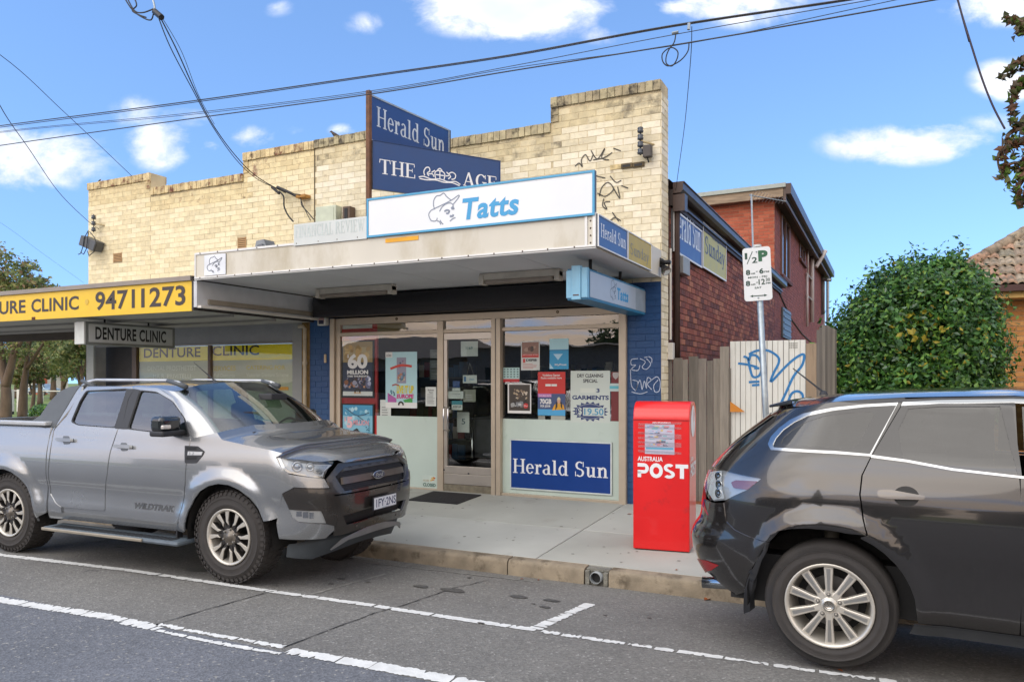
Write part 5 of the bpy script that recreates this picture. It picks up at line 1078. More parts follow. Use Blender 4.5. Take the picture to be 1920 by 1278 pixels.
o, f, u0, u1, v0, v1 = flat(FP, 943.5, 689, 974, 716, .0008, C('#a9c9c6'), 'phone plan chart with red base at the left edge of the right window'); w, h = u1-u0, v1-v0
patch(f, u0, u1, v0, v0+h*.22, C('#b3262a'), o); b = MB()
for r_ in range(4):
    for c_ in range(5): b.poly([f.p(u0+w*(.04+.2*c_), v1-h*(.16+.17*r_), .001), f.p(u0+w*(.14+.2*c_), v1-h*(.16+.17*r_), .001), f.p(u0+w*(.14+.2*c_), v1-h*(.08+.17*r_), .001), f.p(u0+w*(.04+.2*c_), v1-h*(.08+.17*r_), .001)])
b.build('print', C('#4d6a6a'), o)
o, f, u0, u1, v0, v1 = flat(FP, 952, 719, 996, 774, .0008, PW2, 'white framed dark photo poster, bottom left in the right window'); w, h = u1-u0, v1-v0
patch(f, u0+w*.06, u1-w*.05, v0+h*.09, v1-h*.03, C('#3b332b'), o); blobs(f, u0+w*.2, u1-w*.1, v0+h*.45, v1-h*.15, 40, ['#a8967a','#5a4a3c','#8a7660','#c7bca8'], o, s=.022, seed=15, d=.002); blobs(f, u0+w*.08, u1-w*.1, v0+h*.15, v0+h*.5, 18, ['#b9bcba','#7a7e80','#22211f','#9a9c9a'], o, s=.045, seed=16, d=.0035)
b = MB(); b.lathe(f.p(u0+w*.78, v0+h*.26, .006), f.n, [(0, .035), (.0005, 0)], 14); b.build('print', C('#c02a28'), o); text('One', f, u0+w*.70, u0+w*.86, v0+h*.23, v0+h*.29, PW2, o, d=.008)
o, f, u0, u1, v0, v1 = flat(FP, 1008.5, 697, 1060, 778, .0008, C('#c22a22'), 'red and blue prepaid phone poster in the right window'); w, h = u1-u0, v1-v0
multi(f, [(u0,u1,v0+h*.14,v0+h*.5,0),(u0,u1,v0,v0+h*.14,1),(u0,u0+w*.5,v0+h*.42,v0+h*.5,2),(u0+w*.28,u0+w*.48,v0+h*.67,v0+h*.72,3),(u0+w*.5,u0+w*.7,v0+h*.67,v0+h*.72,3)], [C('#3d4f78'), C('#4aa0d0'), C('#b06aa8'), PW2], o)
text('Vodafone Starter', f, u0+w*.17, u0+w*.82, v0+h*.90, v0+h*.95, PW2, o, bold=.02, d=.002); text('Packs available here', f, u0+w*.12, u0+w*.87, v0+h*.84, v0+h*.885, PW2, o, bold=.02, d=.002); text('70GB', f, u0+w*.08, u0+w*.5, v0+h*.26, v0+h*.38, PW2, o, bold=.04, d=.002); text('FOR $29.90', f, u0+w*.1, u0+w*.46, v0+h*.18, v0+h*.24, PW2, o, bold=.03, d=.002); text('DOUBLE DATA', f, u0+w*.06, u0+w*.5, v0+h*.43, v0+h*.475, C('#d9c0d8'), o, bold=.03, d=.002)
b = MB(); b.m = 0; b.poly([f.p(u0+w*a, v0+h*c, .002) for a, c in ((.52,.12),(.98,.14),(.94,.24),(.86,.28),(.68,.28),(.60,.24))]); b.m = 1; b.poly([f.p(u0+w*a, v0+h*c, .0025) for a, c in ((.64,.12),(.72,.2),(.72,.34),(.66,.3))]); b.poly([f.p(u0+w*a, v0+h*c, .0025) for a, c in ((.90,.14),(.84,.2),(.82,.34),(.88,.3))]); b.m = 2; b.poly([f.p(u0+w*(.77+.06*cos(a*pi/4)), v0+h*(.33+.06*sin(a*pi/4)), .003) for a in range(8)]); b.m = 3; b.poly([f.p(u0+w*a, v0+h*c, .0035) for a, c in ((.70,.36),(.84,.36),(.80,.42),(.74,.42))]); b.build('print', [C('#d29a26'), C('#22201f'), C('#c79a80'), C('#c9c4a0')], o)
notice(1009, 779, 1022, 790, 'plain grey card under the prepaid phone poster, left one', M('dim3','#8d9088',.6), nl=0); notice(1033, 779, 1060, 790, 'plain pale card under the prepaid phone poster, right one', M('dim4','#a3a79c',.6), nl=0)
# dry cleaning board
o, f, u0, u1, v0, v1 = flat(FP, 1070, 695, 1144, 791, .0012, C('#c3cdc4'), 'large pale dry cleaning price sign in the right window', 'sign', 'price_sign'); w, h = u1-u0, v1-v0
DK = C('#2a2c30'); NV = C('#26386a')
text('DRY CLEANING', f, u0+w*.17, u0+w*.83, v0+h*.87, v0+h*.94, DK, o, bold=.03, d=.001); text('SPECIAL', f, u0+w*.32, u0+w*.69, v0+h*.77, v0+h*.84, DK, o, bold=.03, d=.001); text('3', f, u0+w*.66, u0+w*.74, v0+h*.58, v0+h*.66, NV, o, bold=.04, d=.001); text('GARMENTS', f, u0+w*.04, u0+w*.97, v0+h*.44, v0+h*.525, NV, o, bold=.04, d=.001)
patch(f, u0+w*.25, u0+w*.62, v0+h*.58, v0+h*.665, C('#ced5ca'), o, .0008)
cx_, cy_ = u0+w*.5, v0+h*.215; b = MB(); NN = 18
for k in range(NN):
    a = 2*pi*k/NN; b.poly([f.p(cx_+w*.46*cos(a), cy_+h*.195*sin(a), .001), f.p(cx_+w*.37*cos(a+.17), cy_+h*.15*sin(a+.17), .001), f.p(cx_+w*.37*cos(a-.17), cy_+h*.15*sin(a-.17), .001)][::-1])
b.poly([f.p(cx_+w*.385*cos(2*pi*k/28), cy_+h*.155*sin(2*pi*k/28), .0014) for k in range(28)]); b.build('print', NV, o)
strokes(f, [[(cx_+w*.355*cos(2*pi*k/24), cy_+h*.14*sin(2*pi*k/24)) for k in range(25)]], .004, C('#c3cdc4'), o, d=.0018); patch(f, u0+w*.32, u0+w*.86, v0+h*.13, v0+h*.29, C('#c3cdc4'), o, .0022)
text('19.50', f, u0+w*.35, u0+w*.84, v0+h*.145, v0+h*.275, C('#4a93b5'), o, bold=.02, d=.003); text('$', f, u0+w*.2, u0+w*.29, v0+h*.13, v0+h*.29, C('#c3cdc4'), o, bold=.03, d=.003)
o, f, u0, u1, v0, v1 = flat(FP, 1146, 697, 1163, 790, .0008, C('#6e2022'), 'dark red strip with a badge at the right edge of the right window'); w, h = u1-u0, v1-v0
b = MB(); b.poly([f.p(u0+w*a, v0+h*c, .001) for a, c in ((.5,.85),(.75,.89),(.85,.94),(.8,.99),(.2,.99),(.15,.94),(.25,.89))]); b.build('print', C('#a9a3a0'), o); patch(f, u0-.02, u1, v0+h*.61, v0+h*.77, C('#b9ccc8'), o, .002); patch(f, u0-.02, u1, v0+h*.66, v0+h*.72, C('#5fb3c0'), o, .0025)
o, f, u0, u1, v0, v1 = flat(F0.off(-.0035), 792, 890, 817.5, 913, .0006, M('clear_white','#c3d0c6',.4), 'small closed hours sticker at the bottom corner of the left panel', 'sticker', 'sticker'); w, h = u1-u0, v1-v0
text('CLOSED', f, u0+w*.05, u0+w*.98, v0+h*.1, v0+h*.38, C('#2a5a50'), o, bold=.04, d=.0006); text('WE ARE', f, u0+w*.05, u0+w*.5, v0+h*.5, v0+h*.66, C('#9a7a40'), o, d=.0006); blobs(f, u0+w*.5, u1, v0+h*.42, v1, 12, ['#c27a30','#b04a30','#d0b060'], o, s=.02, seed=33, d=.0008)
# things on the blue pilasters and corner
o = thing('alarm_box', 'small white alarm box at the top of the left blue pilaster', 'alarm', tuple(F0.p(U(610), 2.45, .01)))
u0, u1, v0, v1 = F0.rect(602, 593, 618, 611); b = MB(); b.fbox(F0, u0, u1, v0, v1, .005, .09); b.build('case', M('alarm_white','#cfccc2',.4), o, bevel=.012); b = MB(); b.fbox(F0, u0+.03, u1-.04, v0+.02, v0+.08, .0905, .094); b.build('lens', C('#3a3a4a', .2), o)
for k in range(3): b = MB(); b.fbox(F0, u0+.02, u1-.03, v1-.05-.022*k, v1-.04-.022*k, .0905, .092); b.build('stripe', C('#9a3a38'), o)
o = thing('bell_plate', 'small cream oval plate on the left blue pilaster', 'bell', tuple(F0.p(U(611), 2.1, .01))); u, v = F0.px(611, 672); b = MB(); b.fbox(F0, u-.022, u+.022, v-.065, v+.065, .005, .025); b.build('plate', M('plate_cream','#c2ac8a',.4), o, bevel=.012)
o = thing('sensor_floodlight', 'black twin sensor floodlight on the corner under the awning end', 'light', tuple(at_y(1240, 505, YF-.05)))
p = at_y(1236, 492, YF-.08); b = MB(); b.lathe(p-Vector((.0, 0, 0)), (0, -1, 0), [(-.07, .0), (-.07, .06), (.0, .06), (.01, .05), (.012, 0)], 14); b.tube([p+Vector((.02, 0, 0)), p+Vector((.14, -.02, -.01))], .028, 8); b.tube([p+Vector((.03, 0, -.02)), p+Vector((.08, -.02, -.09))], .022, 8); b.build('bracket', BLACKM, o, smooth=True)
b = MB(); q = p+Vector((.085, -.03, -.10)); ax = Vector((.5, -.5, -.7)).normalized(); b.lathe(q-ax*.06, ax, [(0, .0), (.0, .03), (.04, .05), (.09, .062)], 14); b.build('lamp_hood', BLACKM, o, smooth=True); b = MB(); b.lathe(q-ax*.06, ax, [(.07, .0), (.088, .058)], 14); b.build('reflector', M('reflector','#d5d5d5',.15,.9,var=0), o)
# door mat
c0, c1, c2, c3 = at_z(781, 932, .135), at_z(830, 924, .15), at_z(914, 931, .15), at_z(883, 943, .13)
mt = MB(); xa_, xb2 = U(838)-.12, U(925)-.1; ya_, yb_ = at_z(845, 942, .13).y, YF-.16
def qz(x, y): return (x, y, pz(y)+.0)
b = MB(); P = [(xa_, ya_), (xb2, ya_), (xb2, yb_), (xa_, yb_)]; b.add([(x, y, pz(y)+.001) for x, y in P]+[(x, y, pz(y)+.014) for x, y in P], [(4,5,6,7),(0,1,5,4),(1,2,6,5),(2,3,7,6),(3,0,4,7)])
for k in range(16):
    y = ya_+.04+(yb_-ya_-.08)*k/15; b.add([(xa_+.05, y-.012, pz(y)+.0145), (xb2-.05, y-.012, pz(y)+.0145), (xb2-.05, y+.012, pz(y)+.019), (xa_+.05, y+.012, pz(y)+.019)], [(0,1,2,3)])
tag(b.build('door_mat', M('mat_black','#1f1e20',.8,var=.3,vs=60,bump=.6)), 'black rubber door mat on the footpath below the shop step', 'mat')

# things standing on the awning and the upper wall
o = thing('awning_lamp', 'small grey wedge shaped lamp standing on the left part of the cream awning', 'light', tuple(at_y(488, 468, 7.3)))
p = at_y(475, 471, 7.35); q = at_y(499, 468, 7.35); b = MB(); b.prism(Frame((0, 7.45, 0), (1, 0, 0)), [(p.x, p.z-.05), (q.x, p.z-.05), (q.x, p.z+.05), (q.x-.04, p.z+.14), (p.x+.05, p.z+.13)], -.08, .1); b.build('lamp_body', M('lamp_grey','#7f8386',.45,.5), o)
b = MB(); b.prism(Frame((0, 7.34, 0), (1, 0, 0)), [(p.x+.07, p.z+.0), (q.x-.02, p.z+.0), (q.x-.05, p.z+.08), (p.x+.09, p.z+.07)], 0, .012); b.build('lamp_glass', M('lamp_lens','#5a6068',.1), o)
for i, (x0, y0, x1, y1, m, lab, nm, cat) in enumerate(((603,392,641,412,M('meter_pale','#b9bfa9',.5),'pale grey electrical box on the wall above the faded sign','electrical_box','electrical box'),(653,391,667,406,M('vent_brown','#5e4c3f',.7),'small brown hooded vent on the wall beside the pale box','wall_vent','vent'))):
    u0, u1, v0, v1 = F0.rect(x0, y0, x1, y1); o = thing(nm, lab, cat, tuple(F0.p((u0+u1)/2, v0-.2, .1))); b = MB(); b.fbox(F0, u0, u1, v0-.2, v1, .008, .14); b.build('case', m, o, bevel=.01)
    b = MB(); b.fbox(F0, u0+.04, u1-.04, v0-.1, v1-.03, .141, .146); b.build('cover', m if i == 0 else DARK, o)
def insulators(x, y0, y1, n, label):
    o = thing('insulator_stack', label, 'insulator', tuple(F0.p(*F0.px(x, y1), .12))); u, v1_ = F0.px(x, y0); v0_ = F0.px(x, y1)[1]
    b = MB(); b.tube([F0.p(u, v0_, .12), F0.p(u, v1_, .12)], .008, 6); b.build('rod', DARK, o)
    for k in range(n):
        v = v0_+(v1_-v0_)*(k+.5)/n; b = MB(); b.lathe(F0.p(u, v, .12), (0, 0, 1), [(-.035, .012), (-.03, .035), (-.005, .04), (.005, .028), (.02, .038), (.035, .03), (.04, .01)], 12); b.build('insulator', M('porcelain','#3e444c',.2,var=.1), o, smooth=True)
    b = MB(); b.tube([F0.p(u, (v0_+v1_)/2, .12), F0.p(u+.14, (v0_+v1_)/2-.03, .0)], .012, 6); b.build('bracket', M('bracket_cream','#b5a27a',.6), o)
    return u, v0_, v1_
u, v0_, v1_ = insulators(1206, 243, 296, 4, 'stack of dark insulators high at the right end of the cream wall')
o = thing('cable_box', 'small grey box with cable entry right of the insulators', 'box', tuple(F0.p(*F0.px(1219, 300), .08))); u0, u1, v0, v1 = F0.rect(1211, 278, 1226, 300); b = MB(); b.fbox(F0, u0, u1, v0, v1, .05, .14); b.build('case', M('box_dark','#46413d',.6,var=.1), o, bevel=.008); b = MB(); b.tube([F0.p(u0+.05, v0, .1), F0.p(u0+.06, v0-.06, .08)], .01, 5); b.build('cable_stub', DARK, o)
insulators(187, 404, 438, 3, 'stack of insulators at the left end of the cream wall')
o = thing('cable_box', 'tilted dark grey box hung with loose cables at the left end of the cream wall', 'box', tuple(F0.p(*F0.px(182, 475), .1)))
C_ = [F0.p(*F0.px(*q_), .1) for q_ in ((168,446),(199,458),(194,474),(166,462))]; b = MB(); b.prism(F0, [F0.px(*q_) for q_ in ((171,444),(199,456),(193,474),(166,462))], .02, .2); b.build('case', M('box_dark2','#4d4f50',.5,var=.1), o, bevel=.01)
for k, pts in enumerate((((186,436),(178,450),(176,465),(172,478),(167,480)),((187,438),(185,455),(183,470),(178,480),(172,476)),((190,438),(200,450),(203,462),(198,476),(189,483),(186,474)))):
    b = MB(); b.tube([F0.p(*F0.px(*q_), .21+.01*k) for q_ in pts], .008, 5); b.build('cable', LETB, o)

# ------------------------------------------------------------------ wires
def catmull(P, n=8):
    Q = [P[0]]+P+[P[-1]]; S = []
    for i in range(1, len(Q)-2):
        for k in range(n):
            s_ = k/n; a, b, c, e = Q[i-1], Q[i], Q[i+1], Q[i+2]; S.append(.5*((2*b)+(c-a)*s_+(2*a-5*b+4*c-e)*s_*s_+(3*b-a-3*c+e)*s_**3))
    S.append(P[-1]); return S
WIRE = M('wire_black','#1c1c1e',.6,var=0); WIREG = M('wire_grey','#3a3a3c',.5,.3,var=0)
def wire(pts, r, label, Y=6.6, mat=None, group=None, Ys=None):
    P = [at_y(x, y, (Ys[i] if Ys else Y)) for i, (x, y) in enumerate(pts)]
    if pts[0][0] < 0 or pts[0][1] < 0: d_ = (P[0]-P[1]).normalized(); P = [P[0]+d_*9+Vector((0, 0, .3)), P[0]+d_*4]+P
    if pts[-1][1] < 0: d_ = (P[-1]-P[-2]).normalized(); P = P+[P[-1]+d_*4, P[-1]+d_*9]
    b = MB(); b.tube(catmull(P), r*.8, 5); return tag(b.build('overhead_wire', mat or WIRE, smooth=True), label, 'wire', group)
wire([(-260,272),(0,236),(350,191),(700,141),(960,103),(1250,50),(1590,-1),(1900,-52)], .0085, 'topmost thick overhead wire crossing the whole sky above the shops', mat=WIREG)
wire([(-260,274),(0,239),(350,194),(700,143.5),(960,105.5),(1250,52.5),(1590,1.5),(1900,-49)], .006, 'thin wire lashed just under the topmost thick overhead wire')
wire([(-260,288),(0,247),(350,213),(700,170),(960,124),(1260,66),(1680,-8)], .0045, 'thin overhead wire in the middle ending above the looped cable', mat=WIREG)
wire([(-260,290),(0,249),(350,216),(700,173),(960,128),(1300,80),(1700,-4)], .004, 'second thin overhead wire of the middle pair')
wire([(-260,312),(0,273),(350,224),(700,176),(960,133),(1300,79),(1760,-1),(1960,-36)], .008, 'lowest thick overhead wire passing the corner of the upper blue sign', mat=WIREG)
wire([(-200,-20),(0,103),(120,210),(247,330)], .006, 'dark service wire dropping from the upper left to the parapet end', Ys=[5, 6, 7.5, 9.2])
wire([(-60,60),(0,198),(55,280),(110,360),(160,410),(186,430)], .006, 'dark service wire dropping to the insulators at the left wall end', Ys=[4, 5, 6, 7.4, 8.6, 9.12])
wire([(-120,350),(0,417),(80,475),(157,530)], .004, 'thin grey wire dropping behind the yellow awning at far left', mat=WIREG, Ys=[12, 14, 16, 18])
A = [(298,28),(332,95),(368,175),(400,235),(440,290),(480,330),(530,358),(570,366)]
wire(A, .0085, 'thick twisted service cable sweeping down to the wall bracket, upper strand', Ys=[5.2, 5.8, 6.5, 7.1, 7.8, 8.4, 8.9, 9.15])
wire([(296,30),(320,90),(362,170),(398,236),(440,296),(478,333),(515,352),(536,362)], .007, 'thick twisted service cable sweeping down to the wall bracket, lower strand', Ys=[5.2, 5.8, 6.5, 7.1, 7.8, 8.4, 8.9, 9.12])
wire([(300,27),(340,96),(372,178),(402,233)], .004, 'thin strand twisted along the upper part of the thick service cable', Ys=[5.18, 5.78, 6.48, 7.08])
o = thing('cable_clamp', 'black cable clamp and grey hook high in the sky at the upper left', 'clamp', tuple(at_y(295, 25, 5.2)))
b = MB(); b.tube([at_y(290, 22, 5.2), at_y(303, 33, 5.2)], .03, 8); b.build('clamp', BLACKM, o); b = MB(); b.tube(catmull([at_y(*q_, 5.2) for q_ in ((285,-6),(290,14),(288,22),(296,24))]), .01, 6); b.build('hook', STEEL, o, smooth=True)
for pts in (((232,-6),(246,16),(262,30),(282,38),(288,24)), ((236,-8),(252,20),(268,24),(290,16)), ((250,-8),(256,10),(248,20),(260,28),(274,33))):
    b = MB(); b.tube(catmull([at_y(*q_, 5.2) for q_ in pts]), .007, 5); b.build('loose_cable', WIRE, o, smooth=True)
o = thing('service_splice', 'black spliced cable ends on a timber bracket on the left cream wall', 'cable splice', tuple(F0.p(*F0.px(560, 370), .1)))
for pts, r in ((((530,354),(548,362),(568,372)), .022), (((520,354),(534,366)), .022), (((534,362),(542,372),(543,390),(550,406),(560,418)), .012), (((568,368),(574,376),(576,388),(588,402),(598,414)), .008), (((572,372),(580,392),(592,416)), .006)):
    b = MB(); b.tube(catmull([F0.p(*F0.px(*q_), .12) for q_ in pts]), r, 7); b.build('cable', WIRE, o, smooth=True)
b = MB(); b.fbox(F0, F0.px(566,370)[0], F0.px(583,372)[0], F0.px(570,374)[1], F0.px(570,369)[1], .0, .14); b.build('bracket', M('bracket_timber','#a87a3c',.8), o)
wire([(1297,50),(1296,95),(1290,170),(1283,240),(1272,320),(1267,356)], .0045, 'thin wire dropping from the overhead wires to the side gutter', Ys=[6.6, 6.8, 7.6, 8.4, 9.2, 9.5])
o = thing('cable_loop', 'coiled cable loop hanging from the overhead wires above the parapet corner', 'cable', tuple(at_y(1262, 100, 6.58)))
b = MB(); b.tube(catmull([at_y(*q_, 6.58) for q_ in ((1267,66),(1264,80),(1254,94),(1249,108),(1250,120),(1260,124),(1269,112),(1271,98),(1262,90),(1252,92),(1242,102),(1243,116),(1252,124),(1266,120),(1280,110),(1290,96),(1292,82))]), .0055, 5); b.build('loop', WIRE, o, smooth=True)
b = MB(); b.tube([at_y(1260, 63, 6.58), at_y(1272, 60, 6.58)], .012, 6); b.tube([at_y(1292, 44, 6.58), at_y(1291, 56, 6.58)], .014, 6); b.build('clip', STEEL, o)
wire([(1790,-20),(1804,30),(1822,88),(1842,150),(1862,200),(1884,242)], .0075, 'dark purple cable dropping into the autumn tree at the right edge', Y=5.4, mat=M('wire_purple','#2a2030',.5,var=0))
# birds
def bird(px, py, label, flip=1, s=1.0):
    p = F0.p(*F0.px(px, py), -.1); o = thing('bird', label, 'bird', tuple(p)); b = MB(); rings = []; segs = 8
    prof = [(-.11, .012, .005), (-.07, .02, .022), (-.02, .04, .036), (.02, .062, .036), (.05, .09, .026), (.065, .108, .022), (.08, .115, .014), (.092, .113, .006), (.112, .11, .001)]
    vs = []; fs = []
    for (x, z, r) in prof:
        for k in range(segs): a = 2*pi*k/segs; vs.append((p.x+flip*x*s, p.y+r*sin(a)*s*.9, p.z+(z+.03+r*cos(a))*s))
    for i in range(len(prof)-1):
        for k in range(segs): fs.append((i*segs+k, i*segs+(k+1) % segs, (i+1)*segs+(k+1) % segs, (i+1)*segs+k))
    b.add(vs, fs); b.build('body', M('bird_dark','#3a2f2a',.7,var=.2,vs=60), o, smooth=True)
    for sg in (-1, 1): c = MB(); c.tube([(p.x, p.y+.012*sg, p.z), (p.x+.005*flip, p.y+.012*sg, p.z+.05*s)], .003, 4); c.build('leg', M('bird_leg','#a07a30',.6), o)
    c = MB(); c.lathe((p.x+flip*.1*s, p.y, p.z+.14*s), (flip, 0, -.1), [(0, .006), (.02, .0005)], 6); c.build('beak', M('beak','#b08a30',.5), o)
bird(620, 259, 'small dark bird perched on the parapet near the middle of the wall', -1, .95); bird(176, 343, 'small dark bird perched at the far left end of the parapet', 1, .55)

# ------------------------------------------------------------------ red post box
ZB = pz(7.1); pxl, pyl = -2.147, 0
c0 = at_z(1187, 1030, ZB); c1 = at_z(1293, 1038, ZB)
ud = Vector((c1.x-c0.x, c1.y-c0.y, 0)); Wp = ud.length; ang_ = atan2(ud.y, ud.x)
pb = thing('post_box', 'red street post box with rounded top and white lettering on the footpath', 'post box', tuple(c0), local=True, rotz=ang_)
Hp = 1.43; Dp = .52; RD = M('post_red','#d40f12',.3,var=.05,coat=.35,vs=3,tint2='#b51a1c',t2s=5,t2=.58)
prof = [(0, .015), (0, Hp-.17)]+[(.16-.16*cos(a), Hp-.17+.17*sin(a)) for a in [pi/2*k/8 for k in range(1, 9)]]+[(Dp-.16, Hp-.002)]+[(Dp-.16+.16*sin(a), Hp-.17+.168*cos(a)) for a in [pi/2*k/8 for k in range(1, 9)]]+[(Dp, .015)]
n = len(prof); b = MB(); b.add([(0, y, z) for y, z in prof]+[(Wp, y, z) for y, z in prof], [tuple(range(n)), tuple(range(2*n-1, n-1, -1))]+[(i, n+i, n+(i+1) % n, (i+1) % n) for i in range(n)])
bx = b.build('body', RD, pb, bevel=.008); smooth_by_angle(bx, 35)
b = MB(); b.box(.02, Wp-.02, .02, Dp-.02, 0, .014); b.build('base', DARK, pb)
b = MB(); b.box(-.003, Wp+.003, -.004, .0, Hp-.178, Hp-.172); b.build('lid_seam', M('red_dark','#7d0c0e',.4), pb)
LF = Frame((0, -.001, 0), (1, 0, 0)); RF = Frame((Wp+.001, 0, 0), (0, 1, 0))
text('AUSTRALIA', LF, .045, .285, .86, .905, LETW, pb, bold=.025)
# the bold company lettering, built from blocks
def pos(F, u0, u1, v0, v1, parent):
    w = (u1-u0)/4.25; h = v1-v0; b = MB(); s = h*.30
    def R4(a, c, e, f, d=.002): b.poly([F.p(a, e, d), F.p(c, e, d), F.p(c, f, d), F.p(a, f, d)])
    def ring(cx, cy, rx, ry, tx, ty, a0, a1, d): 
        for q in _ring(cx, cy, rx, ry, tx, ty, a0, a1, 16): b.poly([F.p(x, y, d) for x, y in q])
    x = u0; R4(x, x+w*.30, v0, v0+h*.40); R4(x, x+w*.55, v1-s*.85, v1); R4(x, x+w*.55, v0+h*.27, v0+h*.27+s*.8); ring(x+w*.52, v0+h*.635, w*.44, h*.365, w*.30, h*.23, -90, 90, .0022)
    x = u0+w*1.02; ring(x+w*.56, v0+h*.5, w*.56, h*.53, w*.30, h*.27, 0, 360, .002)
    x = u0+w*2.2; ring(x+w*.46, v1-h*.27, w*.44, h*.29, w*.28, h*.22, 35, 250, .002); ring(x+w*.46, v0+h*.27, w*.48, h*.29, w*.28, h*.22, -145, 72, .0022)
    b.poly([F.p(a, c, .0024) for a, c in ((x+w*.22, v0+h*.5), (x+w*.62, v0+h*.36), (x+w*.74, v0+h*.5), (x+w*.34, v0+h*.64))])
    x = u0+w*3.2; R4(x, x+w*1.05, v1-s*.9, v1); R4(x+w*.36, x+w*.70, v0, v1-s*.9)
    b.build('lettering', LETW, parent)
pos(LF, .045, Wp-.012, .705, .84, pb); text('AUSTRALIA', RF, .09, .27, .86, .90, LETW, pb, bold=.02); pos(RF, .06, .46, .71, .84, pb)
# flyer taped on the front
b = MB(); b.fbox(LF, .115, .395, .93, 1.215, .001, .003); fl = tag(b.build('taped_flyer', M('flyer_paper','#b9b8c8',.3,var=.05)), 'rain creased coloured flyer taped on the front of the red post box', 'flyer')
fl.matrix_world = Matrix.Translation(c0) @ Matrix.Rotation(ang_, 4, 'Z') @ Matrix.Translation(fl.location)
OFF[fl.name] = OFF[fl.name]
def flp(nm, rects, col): 
    b = MB()
    for i, (a, c, e, f) in enumerate(rects): b.fbox(LF, a, c, e, f, .0032, .0034+.00005*i)
    return b.build(nm, col, fl)
flp('print', [(.125, .385, .975, .995)], C('#5a9ab8')); 
R = random.Random(77); cols = ['#8aa9c8','#c98a90','#9a8ab0','#c9b070','#7ab0b8','#b5b0c0','#5a5a70']
for ci, c_ in enumerate(cols): flp('print', [(lambda a, e: (a, a+R.uniform(.015, .06), e, e+R.uniform(.004, .018)))(R.uniform(.13, .33), R.uniform(1.0, 1.19)) for _ in range(8)], C(c_))
TAPE = glass_mat('clear_tape', (.95, .92, .95), .25, rough=.25)
for z in (.945, .99, 1.03, 1.07, 1.12, 1.17, 1.2):
    b = MB(); dz = R.uniform(-.03, .03); b.add([LF.p(.05, z, .004), LF.p(.46, z+dz, .004), LF.p(.46, z+dz+.022, .0042), LF.p(.05, z+.022, .0042)], [(0, 1, 2, 3)]); b.build('tape', TAPE, fl)
text('NO STANDING', LF, .19, .36, 1.222, 1.238, LETW, pb, bold=.03)
# company disc on the rounded side
b = MB()
cz, cy = Hp-.19, .25
for q in _ring(cy, cz, .155, .155, .155, .155, 0, 360, 28): b.poly([RF.p(x, y, .002) for x, y in q])
b.build('emblem', LETW, pb); b = MB(); b.poly([RF.p(x, y, .003) for x, y in ((cy+.03, cz-.15), (cy+.045, cz-.13), (cy+.045, cz-.02), (cy+.09, cz+.0), (cy+.10, cz+.06), (cy+.06, cz+.11), (cy+.03, cz+.12))]); b.build('emblem_mark', RD, pb)

# ------------------------------------------------------------------ parking sign
YPs = 6.75; q0 = at_y(1420, 468, YPs); q1 = at_y(1436, 780, YPs); dirp = (q0-q1).normalized(); base = q1-dirp*((q1.z-.03)/dirp.z)
ps = thing('parking_sign', 'white and green half hour parking sign on a leaning galvanised pole', 'sign', tuple(base))
b = MB(); b.tube([base, q0+dirp*.02], .026, 12); b.build('pole', STEEL, ps, smooth=True); b = MB(); b.lathe(q0+dirp*.02, dirp, [(0, .034), (.02, .034), (.022, 0)], 12); b.build('pole_cap', M('cap_white','#c3c5c2',.5), ps)
rt_ = Vector((cos(radians(8)), sin(radians(8)), 0)); FPs = Frame(at_y(1420, 513.5, YPs-.03)+Vector((0, 0, 0)), (rt_+Vector((0, 0, .045))).normalized(), (dirp-rt_*dirp.dot(rt_))); 
FPs.v = (FPs.v-FPs.u*FPs.v.dot(FPs.u)).normalized(); FPs.n = FPs.u.cross(FPs.v)
w2, h2 = .1125, .225; rr_ = .025; pts = []
for (cx2, cy2, a0) in ((w2-rr_, h2-rr_, 0), (-w2+rr_, h2-rr_, 90), (-w2+rr_, -h2+rr_, 180), (w2-rr_, -h2+rr_, 270)):
    for k in range(5): a = radians(a0+22.5*k); pts.append((cx2+rr_*cos(a), cy2+rr_*sin(a)))
b = MB(); b.prism(FPs, pts, -.003, .0); b.build('sign_plate', M('plate_white','#d3d6d6',.35,var=.02), ps)
GRN = M('sign_green','#1f5a3a',.5,var=0); GRN2 = M('sign_green_dark','#1c3f33',.5,var=0)
def pt(s_, a, c, e, f, m=GRN2, bold=.02): text(s_, FPs, -w2+2*w2*a, -w2+2*w2*c, -h2+2*h2*e, -h2+2*h2*f, m, ps, bold=bold, d=.0015)
pt('P', .56, .90, .73, .935, GRN, .06); pt('1', .08, .17, .79, .91); pt('2', .33, .52, .71, .82); strokes(FPs, [[(-w2+.225*.15, -h2+.45*.70), (-w2+.225*.36, -h2+.45*.93)]], .006, GRN2, ps, d=.0016)
pt('8', .09, .25, .49, .59, bold=.04); pt('AM', .27, .42, .50, .53); pt('-', .45, .52, .54, .552); pt('6', .57, .73, .50, .60, bold=.04); pt('PM', .75, .92, .515, .545)
pt('MON - FRI', .16, .84, .425, .46); pt('8', .07, .23, .285, .385, bold=.04); pt('AM', .25, .41, .295, .325); pt('-', .44, .51, .335, .348); pt('12', .53, .76, .295, .40, bold=.02); pt('30', .79, .94, .35, .41); pt('PM', .79, .95, .30, .33); pt('SAT', .38, .63, .225, .26)
b = MB()
def q3(p, q): return FPs.p(-w2+2*w2*p, -h2+2*h2*q, .0015)
b.poly([q3(.3, .083), q3(.72, .083), q3(.72, .10), q3(.3, .10)]); b.poly([q3(.2, .0915), q3(.31, .068), q3(.31, .115)]); b.poly([q3(.82, .0915), q3(.71, .115), q3(.71, .068)]); b.build('arrow', GRN2, ps)
